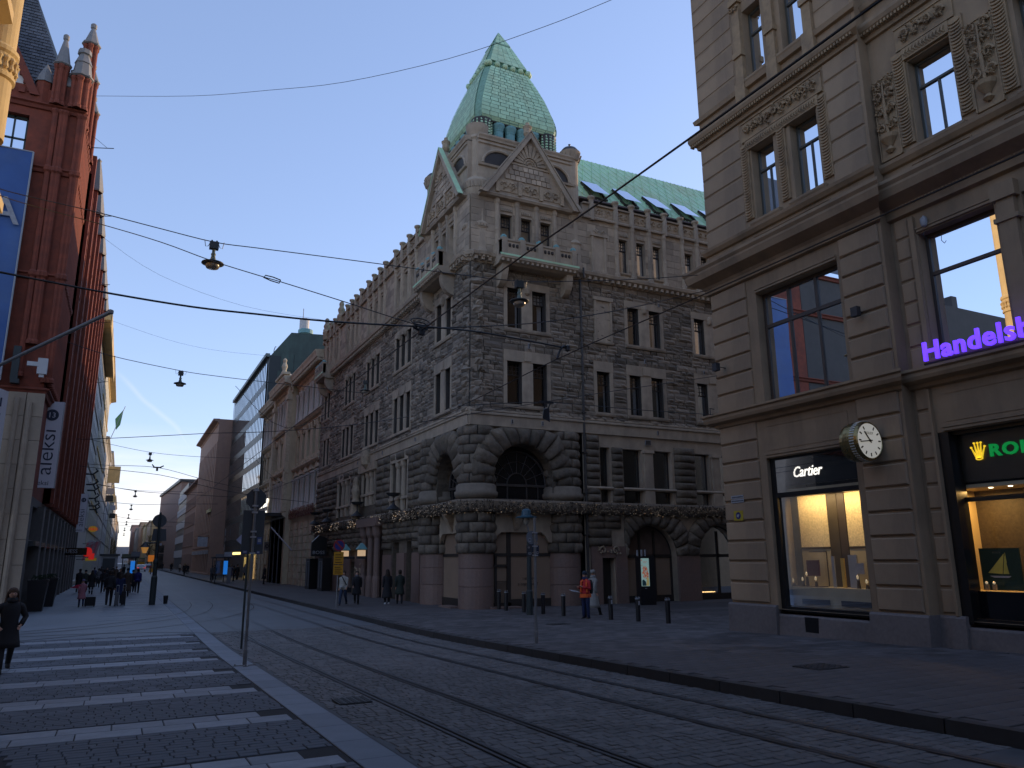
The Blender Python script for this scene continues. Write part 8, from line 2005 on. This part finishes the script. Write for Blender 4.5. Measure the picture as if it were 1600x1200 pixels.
def skinned(verts, edges, rad, sub=1):
    me = bpy.data.meshes.new('b'); me.from_pydata(verts, edges, []); o = bpy.data.objects.new('tmpb', me); COL.objects.link(o)
    md = o.modifiers.new('s', 'SKIN'); md.use_smooth_shade = True
    for i, r in enumerate(rad):
        r = r if isinstance(r, tuple) else (r, r); me.skin_vertices[0].data[i].radius = r
    me.skin_vertices[0].data[0].use_root = True
    s = o.modifiers.new('u', 'SUBSURF'); s.levels = sub; s.render_levels = sub
    dg = bpy.context.evaluated_depsgraph_get(); r = bpy.data.meshes.new_from_object(o.evaluated_get(dg)); bpy.data.objects.remove(o); return r
POSES = {   # leg forward offset (y at knee, ankle) and lift per side, arms: elbow, wrist offsets per side
    'walk': (((-.16, -.27, 0.0), (.06, .33, .08)), (((.03, .10, -.28), (.05, .02, -.5)), ((.03, -.05, -.28), (.05, -.2, -.46)))),
    'walk2': (((.05, .26, .07), (-.13, -.2, 0.0)), (((.05, -.08, -.27), (.02, -.2, -.42)), ((.05, .09, -.27), (.04, .05, -.5)))),
    'stand': (((-.01, 0, 0), (.0, .03, 0)), (((.05, .02, -.29), (.04, -.03, -.53)), ((.05, .02, -.29), (.04, -.03, -.53)))),
    'phone': (((-.02, -.02, 0), (.02, .04, 0)), (((.07, .02, -.27), (-.06, -.24, -.22)), ((.07, .02, -.27), (-.06, -.24, -.2)))),
    'pockets': (((-.14, -.22, 0.0), (.08, .28, .07)), (((.13, .05, -.26), (.04, -.10, -.42)), ((.13, .05, -.26), (.04, -.10, -.42)))),
}
_pc = {}
def pose_meshes(pose):
    if pose in _pc: return _pc[pose]
    legs, arms = POSES[pose]; V = [(0, 0, .93), (0, 0, 1.1), (0, -.01, 1.3), (0, 0, 1.46), (0, -.01, 1.53), (0, -.03, 1.585), (0, -.015, 1.66), (0, 0, 1.72)]
    Rr = [(.14, .1), (.12, .09), (.15, .1), (.08, .07), (.052, .052), (.062, .075), (.078, .095), (.06, .075)]; E_ = [(i, i + 1) for i in range(7)]
    n = len(V); V.append((0, -.125, 1.625)); Rr.append(.012); E_.append((6, n))                   # nose
    for s in (-1, 1): n = len(V); V.append((s * .085, .0, 1.64)); Rr.append(.014); E_.append((6, n))      # ears
    J = {}
    for s, (ky, ay, lift) in zip((-1, 1), legs):
        b = len(V); V += [(s * .09, 0, .86), (s * .1, ky, .48), (s * .1, ay, .09 + lift), (s * .11, ay - .13, .04 + lift * .5)]; Rr += [.085, .055, .04, .03]; E_ += [(0, b), (b, b + 1), (b + 1, b + 2), (b + 2, b + 3)]; J['leg', s] = V[b:b + 4]
    for s, ((ex, ey, ez), (wx, wy, wz)) in zip((-1, 1), arms):
        b = len(V); sh = (s * .17, 0, 1.41); el = (sh[0] + s * ex, sh[1] + ey, sh[2] + ez); wr = (sh[0] + s * wx, sh[1] + wy, sh[2] + wz); d = (Vector(wr) - Vector(el)).normalized(); pm = tuple(Vector(wr) + d * .07)
        V += [sh, el, wr, pm]; Rr += [.055, .04, .028, (.03, .018)]; E_ += [(2, b), (b, b + 1), (b + 1, b + 2), (b + 2, b + 3)]; J['arm', s] = [sh, el, wr, pm]
        sd = d.cross(Vector((0, 1, 0.2))).normalized()
        for k, (o, L) in enumerate(((-.03, .05), (-.011, .07), (.009, .065), (.028, .055))): c = len(V); f0 = Vector(pm) + sd * o + d * .03; V += [tuple(f0), tuple(f0 + d * L * .7 + Vector((0, -.015, 0)))]; Rr += [.009, .008]; E_ += [(b + 3, c), (c, c + 1)]
        c = len(V); V.append(tuple(Vector(pm) - sd * .05 + Vector((0, -.02, 0)))); Rr.append(.01); E_.append((b + 3, c))
    out = {'body': skinned(V, E_, Rr), 'J': J}
    def torso(hem, flare, up=1.5, th=0.0):
        q = MB(); rings = []; mid = (legs[0][1] + legs[1][1]) / 2
        for z, rx, ry, oy in ((hem, .19 + flare, .14 + flare + .04 * (hem < .75), 0), (hem + .12, .185 + flare * .8, .135 + flare * .8, 0), (.92, .19, .145, 0), (1.08, .17, .13, 0), (1.25, .19, .14, -.005), (1.38, .205, .13, 0), (1.45, .17, .105, 0), (1.49, .10, .085, 0), (up + .03, .075, .08, -.005), (up + .035, .06, .06, -.005)):
            if z < hem: continue
            rings.append([((rx + th) * math.cos(a * PI / 8), oy + (ry + th) * math.sin(a * PI / 8) * (1 + .03 * math.sin(a * 3 + z * 9)), z) for a in range(16)])
        q.ring(rings)
        for s in (-1, 1):
            sh, el, wr, pm = [Vector(p) for p in J['arm', s]]
            q.tube([tuple(sh + Vector((-s * .05, 0, .0))), tuple(sh + Vector((s * .012, 0, -.03))), tuple((sh + el) / 2), tuple(el), tuple((el + wr) / 2), tuple(wr)], [.07 + th, .078 + th, .068 + th, .06 + th, .054 + th, .05 + th], 10)
        return q
    for nm, hem, fl in (('jacket', .82, .01), ('coat', .52, .07), ('long', .34, .10)): out[nm] = torso(hem, fl).data(nm, m_skin, smooth=True)
    q = MB(); q.ring([[((.16 + e) * math.cos(a * PI / 6), (.12 + e) * math.sin(a * PI / 6), z) for a in range(12)] for z, e in ((.98, -.01), (.9, .0), (.82, -.02))])
    for s in (-1, 1):
        h, k, an, t = [Vector(p) for p in J['leg', s]]; q.tube([tuple(h + Vector((0, 0, .06))), tuple((h + k) / 2), tuple(k), tuple((k + an) / 2), tuple(an + Vector((0, 0, .0)))], [.095, .09, .07, .062, .055], 10)
    out['trousers'] = q.data('trousers', m_skin, smooth=True)
    q = MB()
    for s in (-1, 1):
        h, k, an, t = [Vector(p) for p in J['leg', s]]; d = t - an; z = an.z - .09
        q.ring([[(an.x + w * math.cos(a * PI / 4), an.y + .02 + o + l * math.sin(a * PI / 4), z + zz) for a in range(8)] for w, l, o, zz in ((.046, .14, -.06, 0), (.05, .145, -.06, .03), (.045, .12, -.05, .06), (.045, .06, .0, .12))])
    out['shoes'] = q.data('shoes', m_skin, smooth=True)
    def cap(r, zc, full):
        q = MB(); q.ring([[(r * m_ * math.cos(a * PI / 7), -.01 + (r * 1.12) * m_ * math.sin(a * PI / 7) + (.02 if full else 0), zc + h) for a in range(14)] for m_, h in ((.93, -.02), (1, .03), (.9, .08), (.6, .115), (.1, .128))]); return q
    out['hat'] = cap(.098, 1.665, 0).data('hat', m_skin, smooth=True)
    q = cap(.097, 1.655, 1); q.ring([[(.088 * math.cos(a * PI / 6), .03 + .07 * math.sin(a * PI / 6), z) for a in range(0, 13)] for z in (1.56, 1.68)]); out['hair'] = q.data('hair', m_skin, smooth=True)
    q = cap(.1, 1.66, 1)
    q.ring([[((w + .01 * math.sin(a * 2.3)) * math.cos(a * PI / 9), .035 + .085 * math.sin(a * PI / 9), z) for a in range(0, 10)] for z, w in ((1.36, .15), (1.46, .135), (1.56, .115), (1.66, .1))], caps=True)
    out['long_hair'] = q.data('long_hair', m_skin, smooth=True)
    q = MB(); q.ring([[((.085 + e) * math.cos(a * PI / 6), -.01 + (.09 + e) * math.sin(a * PI / 6), z) for a in range(12)] for z, e in ((1.46, .01), (1.49, .03), (1.53, .028), (1.57, .0))]); out['scarf'] = q.data('scarf', m_skin, smooth=True)
    q = MB(); [q.lathe(s * .032, -.105, [(0, 1.648), (.011, 1.657), (0, 1.666)], 6) for s in (-1, 1)]; q.box(-.025, .025, -.118, -.108, 1.588, 1.594); out['eyes'] = q.data('eyes', C_black)
    _pc[pose] = out; return out
def person(x, y, face, h, pose, coat, cm_, tm_, lab, head='hair', hm=None, shoe=None, scarf=None, eyes=False, cat='person', dz=0.0, group=None):
    P = pose_meshes(pose); t = thing('person', lab, cat, (x, y, zg(y) + dz), group, math.radians(face)); s = h / 1.78; t.scale = (s, s, s)
    def add(n, me, mt):
        o = link(n, me, t)
        if mt: o.material_slots[0].link = 'OBJECT'; o.material_slots[0].material = mt
        return o
    me = P['body']
    if not me.materials: me.materials.append(m_skin)
    add('body', me, m_skin); add('coat' if coat != 'jacket' else 'jacket', P[coat], cm_); add('trousers', P['trousers'], tm_); add('shoes', P['shoes'], shoe or C_shoe); add(head if head != 'long_hair' else 'hair', P[head], hm or C_hair)
    if head == 'hat': add('hair', P['scarf'], C_hair) if False else None
    if scarf: add('scarf', P['scarf'], scarf)
    if eyes: add('eyes', P['eyes'], None)
    return t
# facing 0 = towards the camera (-Y); 180 = walking away
w = person(-2.0, 20.0, 12, 1.74, 'pockets', 'coat', C_black, C_black, 'woman with long brown hair in a black coat at the left edge', 'long_hair', cm('long brown hair', (.06, .032, .018)), C_shoe, C_black, True)
q = MB()    # loose strands and shoe buckles for the nearest figure
rq = random.Random(77)
for k in range(60):
    a = rq.uniform(-.2, PI + .2); r = .10; x0, y0 = r * math.cos(a), .02 + r * math.sin(a); q.tube([(x0, y0, 1.70), (x0 * 1.12, y0 * 1.05 + .01, 1.6), (x0 * 1.3, y0 * 1.1 + rq.uniform(-.02, .02), 1.48), (x0 * 1.45 + rq.uniform(-.02, .02), y0 * 1.1, 1.36)], [.012, .014, .012, .004], 4)
me = q.data('hair_strands', cm('brown hair strands', (.07, .036, .02))); o = link('hair_strands', me, w)
person(9.96, 38.2, -30, 1.68, 'walk', 'jacket', C_beige, C_jeans, 'person in a beige jacket with a dark shoulder strap walking by the no parking sign', 'hair', C_hair, C_shoe, None, True, dz=.1)
q = MB(); q.tube([(9.82, 38.0, -.85), (9.95, 37.93, -1.1), (10.15, 38.0, -1.4)], .025, 5); q.box(10.1, 10.3, 38.0, 38.12, -1.62, -1.38); o = part('shoulder_bag', q, C_black, None, loc=(10, 38, -1.5)); tag(o, 'dark shoulder bag with strap across the beige jacket', 'bag')
person(10.8, 38.8, -20, 1.66, 'walk2', 'coat', C_black, C_black, 'person in a dark coat walking right beside the beige jacket', 'hair', C_hair, C_shoe, C_grey, True, dz=.1)
person(12.1, 37.9, 175, 1.72, 'stand', 'long', C_black, C_black, 'person in long black coat and white sneakers, left of the pair by the stone facade', 'long_hair', C_hair, C_white, dz=.1)
person(12.66, 37.6, 165, 1.70, 'walk2', 'coat', C_dkgreen, C_black, 'person in dark green coat, right of the pair by the stone facade', 'hair', C_hair, C_shoe, dz=.1)
rx_, ry_ = 15.42, 24.55
person(rx_, ry_, -80, 1.74, 'phone', 'jacket', C_red, C_navy, 'man in a red jacket and orange vest reading a paper among the bollards', 'hat', cm('dark blue cap', (.015, .025, .04)), C_shoe, C_navy, dz=.1)
zr = zg(ry_) + .1
q = MB(); q.ring([[(rx_ + .222 * math.cos(a * PI / 8) * k, ry_ + .19 * math.sin(a * PI / 8) * k, zr + z) for a in range(16)] for z, k in ((.80, 1.0), (.93, 1.0))]); q.tube([(rx_ - .19, ry_ + .02, zr + .98), (rx_ - .18, ry_ - .02, zr + 1.35), (rx_ - .08, ry_ + .0, zr + 1.44)], .03, 6); q.tube([(rx_ - .05, ry_ - .19, zr + .98), (rx_ - .05, ry_ - .16, zr + 1.3), (rx_ - .02, ry_ - .1, zr + 1.45)], .03, 6); o = part('safety_vest', q, C_orange, None, loc=(rx_, ry_, zr)); tag(o, 'orange safety vest worn over the red jacket', 'vest')
q = MB(); q.ring([[(rx_ + .2 + .13 * math.cos(a * PI / 6) * k, ry_ + .05 + .18 * math.sin(a * PI / 6) * k, zr + z) for a in range(12)] for z, k in ((.92, .8), (1.0, 1), (1.3, 1), (1.42, .7))]); o = part('backpack', q, C_black, None, loc=(rx_ + .2, ry_, zr + 1)); tag(o, 'black backpack on the back of the man in red', 'backpack')
q = MB(); q.ring([[(rx_ - .62, ry_ - .12, zr + 1.02 + e), (rx_ - .34, ry_ - .16, zr + .98 + e), (rx_ - .34, ry_ + .14, zr + 1.03 + e), (rx_ - .6, ry_ + .16, zr + 1.07 + e)] for e in (0, .02)]); o = part('newspaper', q, M('newsprint', (.32, .33, .34), .8, .4, 14), None, loc=(rx_ - .45, ry_, zr + 1)); tag(o, 'folded grey paper held by the man in red', 'newspaper')
person(16.62, 25.9, 100, 1.76, 'walk', 'long', C_silver, C_black, 'person in a long silver patterned down coat behind the man in red', 'hat', C_silver, C_shoe, C_silver, dz=.1)
# left crowd
CR_ = [(-2.6, 66.8, 180, 1.78, 'walk', 'coat', C_black, 'hair', 'man in a dark coat close to the shop wall'), (-2.2, 66.2, 180, 1.7, 'walk2', 'jacket', C_dkgreen, 'hat', 'person in a green jacket beside the man at the wall'),
       (-1.69, 63.7, 185, 1.7, 'walk', 'coat', C_black, 'long_hair', 'woman in a black coat carrying a bag behind the child'), (-.98, 66.9, 180, 1.74, 'walk2', 'jacket', C_black, 'hair', 'walker in a black jacket left of the couple'),
       (.55, 58.7, 180, 1.86, 'stand', 'long', C_brown, 'hat', 'tall figure in a long brown coat right of the couple'), (1.28, 63.9, 180, 1.78, 'walk', 'jacket', C_blue, 'hair', 'man in a deep blue jacket at the right rim of the crowd'),
       (.95, 64.5, 178, 1.68, 'walk2', 'coat', C_black, 'hat', 'woman in black next to the deep blue jacket'), (-1.63, 79.9, 180, 1.7, 'walk', 'jacket', C_grey, 'hair', 'walker in grey further back on the left'), (-1.05, 85.4, 0, 1.72, 'walk2', 'coat', C_black, 'hair', 'person in black coming toward the viewer in the middle of the crowd'),
       (-.28, 97, 180, 1.72, 'walk', 'coat', C_brown, 'hat', 'walker in brown deep in the crowd'), (1.3, 112, 0, 1.75, 'walk', 'coat', C_black, 'hair', 'walker in black near the shelter'), (-2.3, 92, 180, 1.7, 'walk2', 'jacket', C_navy, 'hair', 'walker in navy along the left shops'),
       (-.7, 110, 0, 1.7, 'stand', 'coat', C_black, 'hat', 'standing figure before the kiosk'), (-2.0, 125, 180, 1.7, 'walk', 'coat', C_grey, 'hair', 'grey walker behind the kiosk'), (.6, 132, 180, 1.75, 'walk2', 'coat', C_black, 'hair', 'far black walker in the middle'), (-1.2, 145, 0, 1.7, 'walk', 'jacket', C_black, 'hair', 'farthest walker on the left pavement'),
       (0.1, 72, 0, 1.72, 'walk', 'coat', C_black, 'hair', 'person in black facing the viewer behind the tall figure'), (-1.9, 104, 180, 1.72, 'walk', 'coat', C_black, 'hair', 'dark walker by the oval signs'), (1.5, 92, 180, 1.7, 'stand', 'coat', C_black, 'hair', 'person waiting under the left shelter')]
for x, y, f, h, p, c, m1, hd, lab in CR_: person(x, y, f, h, p, c, m1, C_black, lab, hd, C_black if hd == 'hat' else C_hair, group='people walking in the left crowd')
person(-.36, 47.0, 182, 1.86, 'walk', 'jacket', C_black, C_black, 'large man in black from behind at the front of the left crowd', 'hair', C_hair, group='people walking in the left crowd')
person(.12, 48.4, 178, 1.72, 'walk2', 'coat', C_navy, C_black, 'woman in a dark navy coat walking beside the large man', 'long_hair', C_hair, group='people walking in the left crowd')
person(-1.62, 46.6, 186, 1.42, 'walk2', 'coat', C_pink, C_navy, 'child in a pink coat and violet hat pulling a suitcase', 'hat', cm('violet hat', (.12, .10, .18)), C_shoe, cat='child')
q = MB(); q.ring([[(-2.05, 46.5, -1.3), (-1.85, 46.4, -1.2), (-1.7, 46.5, -1.22), (-1.8, 46.6, -1.4), (-2.2, 46.6, -1.36)], [(-2.05, 46.6, -1.3), (-1.85, 46.5, -1.2), (-1.7, 46.6, -1.22), (-1.8, 46.7, -1.4), (-2.2, 46.7, -1.36)]]); o = part('toy_bag', q, M('bright pink cloth', (.75, .05, .12), .7, .2, 8), None, loc=(-2, 46.5, -1.3)); tag(o, 'bright pink bag held out by the child', 'bag')
def suitcase(x, y, w, d, h, mat, lab):
    z = -2.35; t = thing('suitcase', lab, 'suitcase', (x, y, z)); q = MB(); q.ring([[(x - a, y - d / 2 + e, z + zz), (x + a, y - d / 2 + e, z + zz), (x + a, y + d / 2, z + zz), (x - a, y + d / 2, z + zz)] for a, zz, e in ((w / 2 - .02, .05, .02), (w / 2, .09, 0), (w / 2, h - .04, 0), (w / 2 - .02, h, .02))]); part('shell', q, mat, t)
    q = MB(); [q.tube([(x + s * w * .3, y, z + h), (x + s * w * .3, y - .05, z + h + .35)], .012, 5) for s in (-1, 1)]; q.tube([(x - w * .3, y - .05, z + h + .35), (x + w * .3, y - .05, z + h + .35)], .016, 5); part('handle', q, m_zinc, t)
    for s in (-1, 1): q = MB(); q.ring([[(x + s * w * .4 + e, y + .04 * math.cos(k * PI / 4), z + .04 + .04 * math.sin(k * PI / 4)) for k in range(8)] for e in (-.02, .02)]); part('wheel', q, m_black, t, loc=(x + s * w * .4, y, z))
suitcase(-1.22, 46.9, .5, .3, .5, C_black, 'black rolling suitcase pulled by the child in pink'); suitcase(.02, 46.7, .2, .25, .72, C_grey, 'grey upright suitcase between the couple, left one'); suitcase(.34, 46.9, .22, .25, .75, C_black, 'black upright suitcase beside the woman in navy, right one')
q = MB(); q.ring([[(-1.35 + a, 63.5, z), (-1.15 + a, 63.5, z), (-1.15 + a, 63.7, z), (-1.35 + a, 63.7, z)] for a, z in ((0, -1.6), (.02, -1.3))]); o = part('hand_bag', q, C_black, None, loc=(-1.3, 63.5, -1.6)); tag(o, 'dark bag in the hand of the woman behind the child', 'bag')
# right pavement walkers
RP_ = [(9.2, 92, 170, 'walk', 'jacket', C_grey, 'left one of two walkers near the right shelter'), (9.75, 94.5, 190, 'walk2', 'coat', C_black, 'right one of two walkers near the right shelter'), (9.0, 131, 180, 'walk', 'coat', C_black, 'walker in black by the pink building'), (9.7, 134, 0, 'walk2', 'coat', C_black, 'second walker by the pink building'), (10.2, 160, 180, 'walk', 'jacket', C_beige, 'far walker in beige'), (9.5, 175, 0, 'stand', 'coat', C_black, 'far standing figure in black'), (10.5, 190, 180, 'walk2', 'coat', C_silver, 'far walker in pale grey'), (9.0, 200, 0, 'walk', 'coat', C_black, 'farthest walker in black'), (10.1, 145, 0, 'walk', 'jacket', C_brown, 'walker in brown beyond the pink corner'),
       (10.8, 86.4, 90, 'stand', 'jacket', C_black, 'figure in black beside the ticket machine'), (11.9, 92.4, 200, 'walk', 'coat', C_black, 'dark figure under the yellow canopy'), (12.3, 89.3, 20, 'stand', 'jacket', C_grey, 'grey figure under the yellow canopy'), (11.6, 95.5, 150, 'walk2', 'coat', C_navy, 'navy figure under the yellow canopy'), (12.5, 97, 0, 'stand', 'coat', C_black, 'figure at the lit shop entrance'), (12.0, 74.6, 80, 'stand', 'coat', C_black, 'figure in black at the dark arcade entrance')]
for i, (x, y, f, p, c, m1, lab) in enumerate(RP_): person(x, y, f, 1.66 + .12 * ((i * 7) % 3) / 2, p, c, m1, C_black, lab, ('hair', 'hat', 'long_hair')[i % 3], (C_hair, C_black, C_fair)[i % 3], dz=.1, group='people on the far right pavement')
